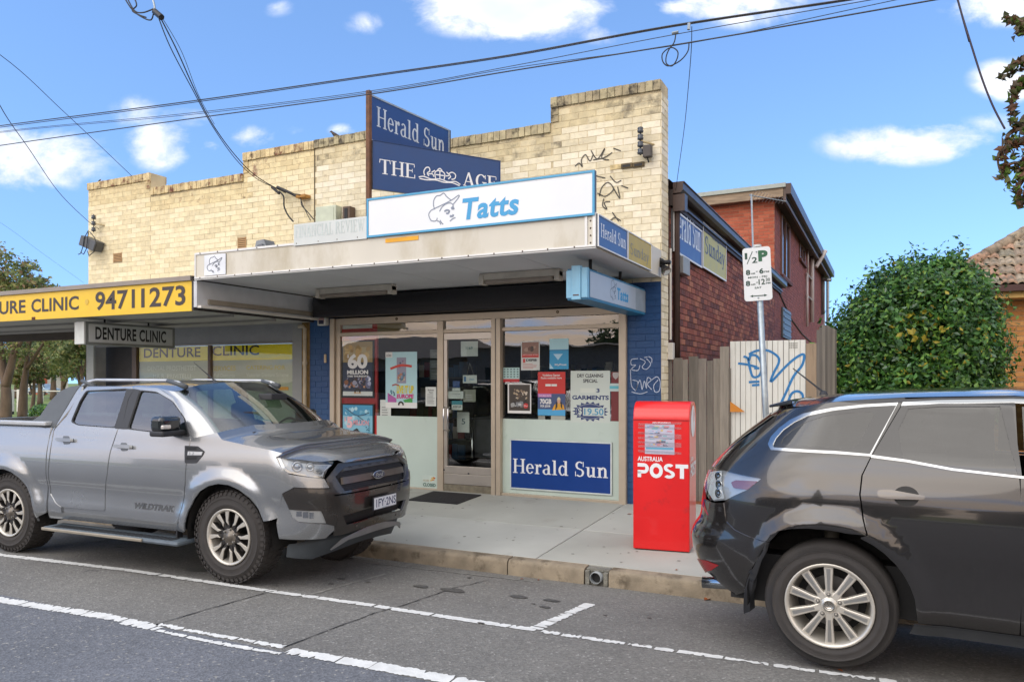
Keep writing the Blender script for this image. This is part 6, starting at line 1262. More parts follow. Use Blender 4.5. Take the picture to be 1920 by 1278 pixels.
for vv in (.92, .055): b = MB(); b.lathe(FPs.p(.0, -h2+2*h2*vv, .001), FPs.n, [(0, .008), (.004, .007), (.006, 0)], 8); b.build('bolt', STEEL, ps)
# low bracket beside the ute nose
q = at_z(744, 985, pz(7.0)); o = thing('bollard_base', 'round steel base plate with stub post on the footpath behind the silver ute', 'bollard', (q.x-.06, q.y, pz(q.y)))
b = MB(); b.lathe((q.x-.06, q.y, pz(q.y)), (0, 0, 1), [(0, .0), (0, .10), (.012, .10), (.014, .06)], 20); b.build('base_plate', STEEL, o); b = MB(); b.tube([(q.x-.06, q.y, pz(q.y)), (q.x-.06, q.y, pz(q.y)+.40)], .03, 12); b.build('post', STEEL, o, smooth=True)

# ------------------------------------------------------------------ fences and gate
YFe = 9.62; FF = FY(YFe)
fe = thing('paling_fence', 'weathered grey paling fence between the shop corner and the white gate', 'fence', (-2.1, YFe, .1))
R = random.Random(14); xs_ = [1243,1262,1280,1291,1310,1326,1338,1352]; hs_ = [668,671,674,668,672,676,672,674]
for i in range(len(xs_)):
    x0, x1 = xs_[i], (xs_+[1358])[i+1]; u0, u1 = FF.px(x0, 700)[0], FF.px(x1, 700)[0]; v1 = FF.px(x0, hs_[i])[1]; lean = R.uniform(-.006, .006); dd = R.uniform(0, .012)
    b = MB(); b.prism(FF, [(u0+.004, .12), (u1-.003, .12), (u1-.003+lean, v1), (u0+.004+lean, v1)], dd, dd+.016); b.build('paling', TIMB[i % 4], fe)
u0, u1, v0, v1 = FF.rect(1352, 650, 1368, 940); b = MB(); b.fbox(FF, u0, u1, .1, v1, .0, .07); b.build('post', TIMB[2], fe); u0, u1, v0, v1 = FF.rect(1364, 690, 1371, 830); b = MB(); b.fbox(FF, u0, u1, v0, v1, .0, .05); b.build('post', TIMB[1], fe)
for z in (.6, 1.5): b = MB(); b.box(FF.px(1243, 700)[0], FF.px(1358, 700)[0], YFe+.02, YFe+.06, z, z+.07); b.build('rail', TIMB[1], fe)
gt = thing('white_gate', 'cream corrugated steel gate sprayed with blue graffiti', 'gate', (-1.3, YFe, .1))
g0_, g1_, _, gv1_ = FF.rect(1369, 640, 1511, 900); gw_ = g1_-g0_; npan = 14; CG_ = M('gate_cream','#d0d0c8',.5,var=.04)
for i in range(npan):
    a = g0_+gw_*i/npan; c = g0_+gw_*(i+1)/npan; b = MB(); m_ = (a+c)/2
    pr = [(a, .0), (a+.004, .012), (c-.004, .012), (c, .0)]; b.add([(x, YFe-d, .12) for x, d in pr]+[(x, YFe-d, gv1_) for x, d in pr], [(k, k+1, 5+k, 4+k) for k in range(3)]); b.build('gate_panel', CG_, gt)
    if i % 3 == 1 or i in (6, 9): b = MB(); b.box(c-.004, c+.004, YFe-.014, YFe-.0135, .12, gv1_-.002); b.build('panel_seam', M('seam_grey','#6f6d66',.7), gt)
b = MB(); b.box(g0_, g1_, YFe+.002, YFe+.01, .12, gv1_); b.build('gate_sheet', CG_, gt)
BS = M('spray_blue','#1a6fa8',.5,var=.12,vs=20); FGt = FY(YFe-.015)
strokes_px(FGt, [[(1384,681),(1400,683),(1420,688)],[(1394,668),(1402,672),(1406,690),(1412,706),(1424,703),(1428,685),(1420,668),(1408,666),(1404,676)],[(1404,664),(1420,657),(1440,657),(1458,668),(1460,680),(1450,700),(1446,715),(1470,690),(1490,672),(1507,664),(1504,684),(1488,705),(1474,735),(1464,756)],[(1404,716),(1424,715)],[(1410,722),(1424,721)],[(1478,752),(1484,738),(1494,733),(1504,738),(1506,752)],[(1414,690),(1424,690)]], .028, BS, gt, name='spray_tag', d=.0)
u0, u1, v0, v1 = FGt.rect(1479, 641, 1496, 653)
b = MB()
for r_ in range(3):
    for k in range(5): b.fbox(FGt, u0+(u1-u0)*(k+.1)/5, u0+(u1-u0)*(k+.8)/5, v0+(v1-v0)*(r_+.1)/3, v0+(v1-v0)*(r_+.7)/3, .0, .001)
b.build('gate_label', M('label_grey','#8f8e86',.6), gt)
o = thing('plank_post', 'wide tan fence plank right of the cream gate', 'fence', (-.8, YFe, .1)); u0, u1, v0, v1 = FF.rect(1512, 644, 1531, 900); b = MB(); b.fbox(FF, u0, u1, .1, v1, .0, .03); b.build('plank', M('plank_tan','#8f7d68',.9,var=.15,vs=3,bump=.4,bs=30,stretch=(9,9,.8)), o)
f2 = thing('side_fence', 'weathered palings running back beside the green bush', 'fence', (-.7, 10.5, .1)); ps_ = [1531,1536,1541,1546.5,1551,1555.5,1560,1564.5,1568]; tops_ = [618,613,608,609,611,613,615,617]
for i in range(8):
    Yq = 9.7+i*.14; p, q = at_y(ps_[i], tops_[i], Yq), at_y(ps_[i+1]+.6, tops_[i], Yq+.1); b = MB(); P = [(p.x, Yq), (q.x, Yq+.1), (q.x, Yq+.12), (p.x, Yq+.02)]
    b.add([(x, y, .1) for x, y in P]+[(x, y, p.z) for x, y in P], [(0,1,5,4),(1,2,6,5),(2,3,7,6),(3,0,4,7),(4,5,6,7)]); b.build('paling', TIMB[i % 4], f2)
# brick kerbing and leaf bits below the fence, coloured sticker on the fence end
q = at_y(1381, 765, YFe-.06); b = MB(); b.poly([at_y(1369, 752, YFe-.08), at_y(1397, 772, YFe-.08), at_y(1369, 772, YFe-.08)]); tag(b.build('pennant', C('#c27a20')), 'small torn orange and blue sticker at the joint of fence and gate', 'sticker')
b = MB(); b.box(FF.px(1250, 900)[0], FF.px(1400, 900)[0], YFe-.1, YFe-.02, .1, .19); tag(b.build('brick_edging', M('edging','#7a4f35',.9,var=.3,vs=15,bump=.6)), 'low brown brick edging at the foot of the paling fence', 'edging')
# ------------------------------------------------------------------ vehicles
def interp(tab, x):
    if x <= tab[0][0]: return tab[0][1]
    for i in range(len(tab)-1):
        a, p = tab[i]; b, q = tab[i+1]
        if x <= b:
            h = b-a; s = (x-a)/h; m0 = (q-tab[i-1][1])/(b-tab[i-1][0]) if i else (q-p)/h; m1 = (tab[i+2][1]-p)/(tab[i+2][0]-a) if i+2 < len(tab) else (q-p)/h
            return (2*s**3-3*s*s+1)*p+(s**3-2*s*s+s)*h*m0+(3*s*s-2*s**3)*q+(s**3-s*s)*h*m1
    return tab[-1][1]
class Shell:
    """body skin of a car. s<=0 runs along the side, s in 0..SF wraps round the nose (or tail)"""
    def __init__(s, root, W, xc, nose, p=2.8, SF=1.25, sgn=1, arches=(), flare=.03, bump=None):
        s.root = root; s.W = W; s.xc = xc; s.nose = nose; s.p = p; s.SF = SF; s.sgn = sgn; s.arches = arches; s.flare = flare; s.bump = bump; s.inv = None
    def pos(s, u, z, off=0, side=-1):
        P = s._p(u, z, side)
        if off:
            e = .004; uu = min(u, s.SF-.02) if u > 0 else u; P0 = s._p(uu, z, side); a = s._p(uu+e, z, side); b = s._p(uu, z+e, side); n = (a-P0).cross(b-P0); n.normalize()
            if n.dot(Vector((P.x-s.xc*0, P.y*3, 0))) < 0: n = -n
            P = P+n*off
        return P
    def _p(s, u, z, side):
        w = interp(s.W, z)
        if u <= 0:
            x = s.xc+s.sgn*u; y = w
        else:
            a = min(u/s.SF, 1)*pi/2; ca, sa = max(cos(a), 1e-9), max(sin(a), 1e-9); nx = interp(s.nose, z)
            x = s.xc+(nx-s.xc)*sa**(2/s.p); y = w*ca**(2/s.p)
        for (ax, az, r) in s.arches:
            d = abs(sqrt((x-ax)**2+(z-az)**2)-r); k = max(0, 1-d/.13)
            if z > az-.15 and u < .35: y += s.flare*k*k*(3-2*k)
        if s.bump: y += s.bump(x, z)
        return Vector((x, side*y, z))
    def world(s, P): return s.root.matrix_world @ P
    def prep(s):
        s.Mw = Matrix.Translation(s.root.location) @ Matrix.Rotation(s.root.rotation_euler.z, 4, 'Z')
        s.grid = []
        for i in range(-60, 40):
            u = i*.06 if i < 0 else s.SF*i/39
            for j in range(0, 34): z = .2+j*.05; s.grid.append((u, z, *s.proj(u, z)))
    def proj(s, u, z):
        q = s.Mw @ s._p(u, z, -1); d = q-CAMV; Z = -SN*d.x+CS*d.y; X = CS*d.x+SN*d.y; return CXP+FPX*X/Z, HORIZ-FPX*d.z/Z
    def px(s, x, y, maxu=None):
        best = min(s.grid, key=lambda g: (g[2]-x)**2+(g[3]-y)**2+(1e6 if maxu is not None and g[0] > maxu else 0)); u, z = best[0], best[1]
        for _ in range(14):
            a, b = s.proj(u, z); e = 1e-3; a1, b1 = s.proj(u+e, z); a2, b2 = s.proj(u, z+e)
            J = ((a1-a)/e, (a2-a)/e, (b1-b)/e, (b2-b)/e); det = J[0]*J[3]-J[1]*J[2]
            if abs(det) < 1e-3: break
            du = ((x-a)*J[3]-(y-b)*J[1])/det; dz = ((y-b)*J[0]-(x-a)*J[2])/det
            u += max(-.1, min(.1, du)); z += max(-.1, min(.1, dz)); u = min(u, s.SF)
        return (u, z)
def inside(p, poly):
    c = False; n = len(poly); x, y = p
    for i in range(n):
        a, b = poly[i], poly[i-1]
        if (a[1] > y) != (b[1] > y) and x < (b[0]-a[0])*(y-a[1])/(b[1]-a[1])+a[0]: c = not c
    return c
def densify(P, step):
    out = []
    for i in range(len(P)):
        a, b = P[i], P[(i+1) % len(P)]; L = sqrt((a[0]-b[0])**2+(a[1]-b[1])**2); n = max(1, int(L/step))
        out += [(a[0]+(b[0]-a[0])*k/n, a[1]+(b[1]-a[1])*k/n) for k in range(n)]
    return out
def roundpoly(P, r, n=4):
    out = []; N = len(P)
    for i in range(N):
        a, b, c = Vector(P[i-1]), Vector(P[i]), Vector(P[(i+1) % N]); d1 = (a-b); d2 = (c-b); rr = min(r, d1.length*.45, d2.length*.45); p0 = b+d1.normalized()*rr; p1 = b+d2.normalized()*rr
        for k in range(n+1): t_ = k/n; out.append(tuple(p0*(1-t_)**2+b*2*t_*(1-t_)+p1*t_*t_))
    return out
def panel(S, outer, mat, parent, name, holes=(), off=0, flange=.018, step=.04, sides=(-1,), bulge=0):
    loops = [densify(outer, step*.7)]+[densify(h, step*.7) for h in holes]; pts = []; edges = []; 
    for lp in loops:
        b0 = len(pts); pts += lp; n = len(lp); edges += [(b0+i, b0+(i+1) % n) for i in range(n)]
    nb = len(pts); us = [p[0] for p in loops[0]]; zs = [p[1] for p in loops[0]]
    u = min(us)+step*.5
    def dmin(p): return min((p[0]-q[0])**2+(p[1]-q[1])**2 for q in pts[:nb])
    while u < max(us):
        z = min(zs)+step*.5
        while z < max(zs):
            p = (u, z)
            if inside(p, loops[0]) and not any(inside(p, h) for h in loops[1:]) and dmin(p) > (step*.45)**2: pts.append(p)
            z += step
        u += step
    V2, E, Fc, _, _, _ = delaunay_2d_cdt([Vector(p) for p in pts], edges, [], 0, 1e-6)
    fs = []
    for f in Fc:
        c = (sum(V2[i][0] for i in f)/3, sum(V2[i][1] for i in f)/3)
        if inside(c, loops[0]) and not any(inside(c, h) for h in loops[1:]): fs.append(tuple(f))
    objs = []
    for side in sides:
        mb = MB(); P3 = [tuple(S.pos(v[0], v[1], off, side)) for v in V2]
        ff = fs
        big = max(fs, key=lambda f: (Vector(P3[f[1]])-Vector(P3[f[0]])).cross(Vector(P3[f[2]])-Vector(P3[f[0]])).length)
        a, b, c = (Vector(P3[i]) for i in big); nn = (b-a).cross(c-a); w0 = (sum(V2[i][0] for i in big)/3, sum(V2[i][1] for i in big)/3)
        ref = S.pos(w0[0], w0[1], off+.05, side)-S.pos(w0[0], w0[1], off, side)
        if nn.dot(ref) < 0: ff = [f[::-1] for f in fs]
        mb.add(P3, ff); nv = len(P3)
        if flange:
            cnt = {}
            for f in ff:
                for i in range(3): e = (f[i], f[(i+1) % 3]); cnt[e] = 1
            bd = [e for e in cnt if (e[1], e[0]) not in cnt]; base = len(mb.v); vi = {}
            for e in bd:
                for q in e:
                    if q not in vi: vi[q] = len(vi)
            order = sorted(vi, key=lambda q: vi[q])
            vs = [P3[q] for q in order]+[tuple(S.pos(V2[q][0], V2[q][1], off-flange, side)) for q in order]; m = len(order)
            mb.add(vs, [(vi[e[0]], m+vi[e[0]], m+vi[e[1]], vi[e[1]]) for e in bd])
        o = mb.build(name, mat, parent, smooth=True); objs.append(o)
        nr = []
        for v in V2:
            vu = min(v[0], S.SF-.02) if v[0] > 0 else v[0]; a = S._p(vu+.004, v[1], side)-S._p(vu-.004, v[1], side); b = S._p(vu, v[1]+.006, side)-S._p(vu, v[1]-.006, side); q = a.cross(b)
            if q.length < 1e-12: q = ref.copy()
            q.normalize(); g = S._p(v[0], v[1], side)
            if q.dot(Vector(((g.x-S.xc) if (g.x-S.xc)*S.sgn > 0 else 0, g.y*1.5, 0))) < 0: q = -q
            nr.append(q)
        if flange: nr = nr+[nr[q] for q in order]*2
        o.data.normals_split_custom_set_from_vertices([tuple(q) for q in nr])
    return objs
def wheel(parent, x, y, z, R_, rr, width, side, kind, steer=0):
    """side=-1: outer face towards -y"""
    w = bpy.data.objects.new('wheel', None); COL.objects.link(w); w.parent = parent; w.location = (x, y, z); w.rotation_euler = (0, 0, steer); OFF[w.name] = Vector((0, 0, 0)); w.empty_display_size = .1
    ax = (0, side, 0); seg = 48; mb = MB()
    prof = [(-width, rr+.0), (-width-.004, rr+.05), (-width+.01, R_-.03), (-width+.04, R_-.004), (-width/2, R_), (-.04, R_-.002), (-.012, R_-.02), (.003, R_-.06), (.005, R_*.6+rr*.4), (.010, R_*.58+rr*.42), (.006, R_*.56+rr*.44), (.006, (R_+rr)/2), (.0035, rr+.045), (.007, rr+.04), (.002, rr+.03), (-.004, rr+.012), (-.012, rr+.002), (-.03, rr)]
    mb.lathe((0, 0, 0), ax, prof, seg); ty = mb.build('tyre', TYRE, w, smooth=True)
    # tread blocks
    mb = MB(); nt = 46 if kind == 'ute' else 60; bl = 2*pi*R_/nt
    if kind == 'ute':
        for k in range(nt):
            a = 2*pi*k/nt
            for (h0, h1, sh) in ((-.06, -.006, 0), (-.115, -.065, .5), (-.17, -.12, 0), (-.225, -.175, .5), (-width+.02, -.23, 0)):
                P = []
                for da in (-.36, .36):
                    for h in (h0, h1):
                        for r in (R_-.006, R_+.003): an = a+(sh+da)*2*pi/nt; P.append((r*cos(an), side*h, r*sin(an)))
                mb.add(P, [(1,3,7,5),(0,1,5,4),(2,6,7,3),(0,2,3,1),(4,5,7,6)])
        mb.build('tread', TYRE, w)['kind'] = 'stuff'
        mb = MB()
        for k in range(nt):
            a = 2*pi*(k+.25)/nt; P = []
            for da in (-.3, .3):
                for (h, r) in ((-.007, R_-.012), (.001, R_-.04), (-.02, R_-.04)): an = a+da*2*pi/nt; P.append((r*cos(an), side*h, r*sin(an)))
            mb.add(P, [(0,3,4,1),(1,4,5,2),(0,1,2),(3,5,4)])
        mb.build('sidewall_lugs', TYRE, w)['kind'] = 'stuff'
    mb = MB(); mb.lathe((0, 0, 0), ax, [(-.02, rr-.002), (.004, rr+.004), (.006, rr-.004), (-.0, rr-.016), (-.03, rr-.022), (-.16, rr-.05), (-.18, rr-.045)], seg); mb.build('rim', RIMM, w, smooth=True)
    mb = MB(); mb.lathe((0, 0, 0), ax, [(-.13, .0), (-.13, rr*.62), (-.142, rr*.62)], 32); mb.build('brake_disc', DISC, w); mb = MB(); mb.lathe((0, 0, 0), ax, [(-.19, 0), (-.19, rr-.01)], 24); mb.build('wheel_back', DARK, w)
    F = Frame((0, 0, 0), (1, 0, 0) if side < 0 else (-1, 0, 0))
    def spoke(poly, a, d0, d1, mat, nm, bev=.003):
        mb = MB(); ca, sa = cos(a), sin(a); mb.prism(F, [(p*ca-q*sa, p*sa+q*ca) for p, q in poly], d0, d1); return mb.build(nm, mat, w, bevel=bev)
    if kind == 'ute':
        for k in range(6):
            a = 2*pi*k/6+radians(20)
            for s_ in (1, -1):
                spoke([(.055, s_*.012), (.095, s_*.012), (.13, s_*.030), (rr-.012, s_*.036), (rr-.012, s_*.078), (rr*.72, s_*.066), (.115, s_*.055), (.06, s_*.036)], a, -.055, -.015, M('rim_dark','#3a3837',.4,.6), 'spoke_pocket')
                spoke([(.095, s_*.018), (.132, s_*.034), (rr-.012, s_*.036), (rr-.012, s_*.080), (rr*.74, s_*.068), (.115, s_*.052)], a, -.0145, -.006, RIMM, 'spoke', .002)
        mb = MB(); mb.lathe((0, 0, 0), ax, [(-.06, .078), (-.018, .074), (-.012, .06), (-.010, .038), (.0, .034), (.004, .0)], 24); mb.build('hub_cap', M('hub_grey','#6b655d',.4,.5), w, smooth=True)
        nl, rl = 6, .062
    else:
        for k in range(10):
            a = 2*pi*k/10+radians(91); spoke([(.04, -.024), (.10, -.019), (rr-.014, -.027), (rr-.014, .027), (.10, .019), (.04, .024)], a, -.05, -.012, RIMM, 'spoke', .006)
            spoke([(rr*.35, -.007), (rr-.03, -.011), (rr-.03, .011), (rr*.35, .007)], a, -.0118, -.0095, M('rim_groove','#a9a8a4',.3,.85,var=.05), 'spoke_face', 0)
        mb = MB(); mb.lathe((0, 0, 0), ax, [(-.05, .085), (-.016, .078), (-.012, .045), (-.002, .04), (.0, .034)], 28); mb.build('hub', RIMM, w, smooth=True)
        mb = MB(); mb.lathe((0, 0, 0), ax, [(-.004, .036), (.001, .034), (.002, .026), (-.001, .024), (-.001, 0)], 24); mb.build('hub_cap', M('cap_chrome','#b5b2aa',.2,.9,var=.05), w, smooth=True)
        strokes(F, [[(-.018, .004), (-.010, .012), (.0, .0), (.010, .012), (.018, .004)], [(.020*cos(q_*.5), .020*sin(q_*.5)) for q_ in range(13)]], .003, M('emblem_dark','#5a5650',.4), w, d=.003, name='emblem')
        nl, rl = 5, .063
    for k in range(nl):
        a = 2*pi*k/nl+radians(20 if kind == 'ute' else 20); c = F.p(rl*cos(a), rl*sin(a), -.012); mb = MB(); mb.lathe(c, F.n, [(-.004, .014), (.0, .013), (.0005, .009), (.012, .008), (.014, 0)], 8); mb.build('lug_nut', M('nut','#8f8c86',.3,.8), w)
    return w
TYRE = M('tyre_rubber','#353230',.8,var=.15,vs=12,bump=.2,bs=120); RIMM = M('alloy','#c4bfb4',.32,.5,var=.06); DISC = M('brake_steel','#6a6866',.4,.8,var=.2)
CHR = M('car_chrome','#a9abac',.14,1,var=0); PLAS = M('car_plastic','#232427',.55,var=.15,vs=30); PLASG = M('car_grey_plastic','#4d5256',.6,var=.12,vs=10); GLOSSB = M('gloss_black','#141416',.12,coat=.6,var=.1)
SILV = M('silver_paint','#8f9294',.26,.7,coat=1,var=.015,vs=2); DGREY = M('bumper_grey','#35322f',.28,.35,coat=.6,var=.04); BLKP = M('dark_metallic_paint','#292726',.16,.35,coat=1,var=.04,vs=2)
CGL = glass_mat('car_glass', (.56, .68, .62), .17); CGD = glass_mat('car_glass_dark', (.08, .10, .10), .07); LENS = glass_mat('lamp_lens_clear', (.85, .87, .88), .10)

# ---- silver dual cab ute
ute = thing('pickup_truck', 'silver dual cab pickup with dark grille parked at the kerb in front of the clinic', 'pickup truck', (0, 0, 0), local=True)
pF, pR = at_z(428, 1093, 0), at_z(16, 1034, 0); yawU = atan2(pF.y-pR.y, pF.x-pR.x)
HW = .84; nrm = Vector((-sin(yawU), cos(yawU), 0)); ute.location = pF+nrm*(HW-.035); ute.rotation_euler = (0, 0, yawU); WB = (pF-pR).length
bpy.context.view_layer.update()
WU = [(.20,.78),(.34,.79),(.42,.825),(.50,.832),(.60,.826),(.68,.826),(.78,.846),(.90,.848),(1.02,.838),(1.14,.815),(1.22,.80),(1.27,.785),(1.45,.715),(1.60,.655),(1.66,.62)]
NU = [(.20,.80),(.30,.86),(.40,.90),(.50,.925),(.62,.945),(.75,.945),(.82,.93),(.92,.905),(1.0,.87),(1.06,.80),(1.12,.72),(1.25,.5)]
RWx = -WB
U_ = Shell(ute, WU, .42, NU, p=3.0, SF=1.25, arches=((0,.38,.475),(RWx,.37,.475)), flare=.028)
U_.prep(); X0 = .42
def up(*pts, **k): return [U_.px(*p, **k) for p in pts]
def us(*pts): return [(x-X0, z) for x, z in pts]    # local side coordinates
def arc(cx, cz, r, a0, a1, n=12): return [(cx-X0+r*cos(radians(a0+(a1-a0)*k/n)), cz+r*sin(radians(a0+(a1-a0)*k/n))) for k in range(n+1)]
SILL = .43
hoodL = up((407,811),(416,824),(470,836),(529,849), maxu=.3); hlp = up((517,857),(627,865),(613,880),(608,896),(538,886),(524,875))
sd = (-1, 1)
door_f = up((357,822),(350,862),(347,905),(341,950),(334,972)); x_f = door_f[0][0]
split = up((221,805),(207,846),(201,890),(197,925),(197,957)); rr_e = up((101,806),(94,850),(92,900),(95,925),(105,943),(115,950))
bl = U_.px(355, 818)[1]; 
# front wing
fend = [(door_f[-1][0]+.014, SILL)]+[(u+.008, z) for u, z in door_f[::-1]]+hoodL+[hlp[0], hlp[-1], hlp[-2]]+up((551,913),(530,924),(522,955),(526,1000))
fA = arc(0, .38, .455, 8, 183); fend = fend[:-1]+up((521,970),)+fA[1:]
fend[-1] = (fA[-1][0], SILL-.03); 
panel(U_, fend, SILV, ute, 'front_wing', sides=sd)
# doors with window openings
belt = lambda u: bl+(U_.px(134,795)[1]-bl)*(U_.px(355,818)[0]-u)/(U_.px(355,818)[0]-U_.px(134,795)[0])
gf = up((240,803),(263,732),(294,735),(323,752),(345,783),(355,817)); gr = up((134,790),(150,752),(162,733),(239,729),(216,801),(147,796))
roofz = 1.60
apil = up((355,817),(336,768),(322,744),(296,727)); 
dt = up((252,724),(296,727),(322,744),(338,770),(357,820)); drt = up((152,735),(165,724),(248,724))
dfo = [(u-.004, z) for u, z in door_f[1:-1]]+[(door_f[-1][0]-.02, SILL+.022), (split[-1][0]+.008, SILL+.03)]+[(u+.006, z) for u, z in split[::-1]]+dt
panel(U_, roundpoly(dfo, .02, 2), SILV, ute, 'front_door', holes=[roundpoly(gf, .03, 3)], sides=sd)
dro = [(u-.006, z) for u, z in split]+[(u+.006, z) for u, z in rr_e[::-1]]+up((126,779),(148,738))+drt[1:]
DR = panel(U_, roundpoly(dro, .02, 2), SILV, ute, 'rear_door', holes=[roundpoly(gr, .03, 3)], sides=sd)
def grow(P, k):
    cx = sum(p[0] for p in P)/len(P); cz = sum(p[1] for p in P)/len(P); return [(cx+(u-cx)*k, cz+(z-cz)*k) for u, z in P]
for g in (gf, gr): panel(U_, roundpoly(g, .03, 3), CGL, ute, 'side_window', off=-.012, flange=0, sides=sd); panel(U_, grow(roundpoly(g, .03, 3), 1.035), PLAS, ute, 'window_seal', holes=[grow(roundpoly(g, .03, 3), .985)], off=.003, flange=.012, sides=sd)
panel(U_, up((216,803),(240,729),(252,729),(240,750),(229,804)), PLAS, ute, 'door_pillar', off=.004, flange=.01, sides=sd); panel(U_, up((229,804),(242,749),(253,729),(263,731),(240,804)), PLAS, ute, 'door_pillar', off=.006, flange=.01, sides=sd)
# cab frame behind the rear door, tub and sill
tubx = U_.px(88, 846)[0]
cabf = [(tubx+.006, SILL+.02), (rr_e[-1][0], SILL+.012)]+[(u-.008, z) for u, z in rr_e[::-1]]+up((130,768),(152,735),(154,724),(140,726),(113,770),(101,800))+[(tubx+.006, 1.15)]
panel(U_, cabf, SILV, ute, 'cab_rear_side', sides=sd)
ra = arc(RWx, .37, .455, 176, -4); tubz = U_.px(20, 791)[1]
tub = [(RWx-1.0-X0, tubz)]+[(RWx-1.12-X0, .62), (RWx-.95-X0, .55)]+[(ra[0][0], .45)]+ra+[(ra[-1][0]+.0, SILL-.06), (tubx-.03, SILL), (tubx-.006, .70), (tubx-.006, tubz-.0)]
panel(U_, tub, SILV, ute, 'tub_side', sides=sd)
panel(U_, [(tubx-.0, SILL+.10), (door_f[-1][0]+.0, SILL+.10), (door_f[-1][0]+.03, SILL-.05), (tubx-.03, SILL-.06)], SILV, ute, 'sill', sides=sd, off=-.014)
mb = MB(); zt = tubz; 
for sg in (-1, 1): mb.box(RWx-1.0, tubx+X0-.01, sg*.80-.05, sg*.80+.05, zt-.02, zt+.02)
mb.build('tub_rail', M('rail_silver','#b5b7b8',.4,.3), ute, bevel=.01)['kind'] = 'stuff'
mb = MB(); mb.box(RWx-1.0, tubx+X0-.02, -.73, .73, .75, .80); mb.build('tub_floor', PLAS, ute); mb = MB(); mb.box(RWx-1.02, RWx-.98, -.76, .76, .6, zt); mb.build('tailgate', SILV, ute, bevel=.01); mb = MB(); mb.box(tubx+X0-.04, tubx+X0-.0, -.74, .74, .6, zt-.05); mb.build('tub_front', PLAS, ute)
# sports bar (sail panels)
sail = up((60,789),(76,779),(92,755),(112,734),(132,725),(151,722),(127,760),(103,800),(84,802),(60,797))
panel(U_, sail, PLASG, ute, 'sports_bar', sides=sd, off=.004, flange=.08)
# roof, windscreen, bonnet
def gridmesh(name, rows, mat, parent, flip=False):
    n = len(rows[0]); vs = [p for r in rows for p in r]; fs = []
    for i in range(len(rows)-1):
        for j in range(n-1):
            f = (i*n+j, i*n+j+1, (i+1)*n+j+1, (i+1)*n+j); fs.append(f[::-1] if flip else f)
    return mesh_obj(name, vs, fs, mat, parent, smooth=True)
def lerp(a, b, t_): return a+(b-a)*t_
tfx, trx = U_.px(331, 727)[0]+X0, U_.px(154, 723)[0]+X0
rows = []
for i in range(13):
    s = i/12; x = lerp(tfx+.02, trx, s); zz = 1.615+.03*sin(pi*min(1, s*1.1))-.02*s; row = []
    for j in range(15):
        v = -1+2*j/14; av = abs(v); hw = .655-.02*(s); bow = .09*(1-v*v)*(1-s)
        y = hw*v; z = zz+.055*(1-v*v)-(.035*max(0, av-.8)/.2); row.append((x+bow, y, z))
    rows.append(row)
gridmesh('roof', rows, SILV, ute)
roof_front = rows[0]
wb = []; 
for j in range(15):
    v = -1+2*j/14; wb.append((-.16+.22*(1-v*v), v*.755, 1.20+.015*(1-v*v)))
rows = [[tuple(Vector(wb[j]).lerp(Vector(roof_front[j]), s)+Vector((.03*sin(pi*s), 0, .02*sin(pi*s)))) for j in range(15)] for s in [k/8 for k in range(9)]]
gridmesh('windscreen', rows, CGL, ute)
# black frit band, wipers, mirror
rows = [[tuple(Vector(wb[j]).lerp(Vector(roof_front[j]), s)+Vector((.004, 0, .003))) for j in range(15)] for s in (0, .05)]; gridmesh('frit_band', rows, PLAS, ute)
for j0, sl in ((0, 1), (13, 1)):
    rows = [[tuple(Vector(wb[0 if j0 == 0 else 14]).lerp(Vector(roof_front[0 if j0 == 0 else 14]), s)+Vector((.03*sin(pi*s)+a, (b_ if j0 == 0 else -b_), .02*sin(pi*s)+.004))) for a, b_ in ((-.05, -.012), (.004, -.004), (.012, .045))] for s in [k/8 for k in range(9)]]
    gridmesh('front_pillar', rows, SILV, ute, flip=(j0 != 0))
for sg in sd:
    dl = [door_f[0]]+up((352,808),(338,769),(323,744),(298,727)); rows = []
    for k in range(13):
        t_ = k/12; q = t_*(len(dl)-1); i_ = min(int(q), len(dl)-2); u_, z_ = lerp(dl[i_][0], dl[i_+1][0], q-i_), lerp(dl[i_][1], dl[i_+1][1], q-i_)
        Bp = U_.pos(u_, z_, -.002, sg); j_ = 0 if sg < 0 else 14; Ap = Vector(wb[j_]).lerp(Vector(roof_front[j_]), t_)+Vector((.03*sin(pi*t_), 0, .02*sin(pi*t_)+.002)); rows.append([tuple(Ap.lerp(Bp, e)+Vector((0, sg*.012*sin(pi*e), 0))) for e in (0, .33, .66, 1)])
    gridmesh('front_pillar', rows, SILV, ute, flip=(sg > 0))
mb = MB(); mb.box(-.42, -.26, .0, .22, 1.50, 1.56); mb.build('mirror_housing', PLAS, ute, bevel=.01)
for y0, y1 in ((-.55, .0), (.05, .6)): mb = MB(); mb.tube([(.03, y0, 1.235), (-.02, y1, 1.255)], .009, 5); mb.build('wiper', PLAS, ute)
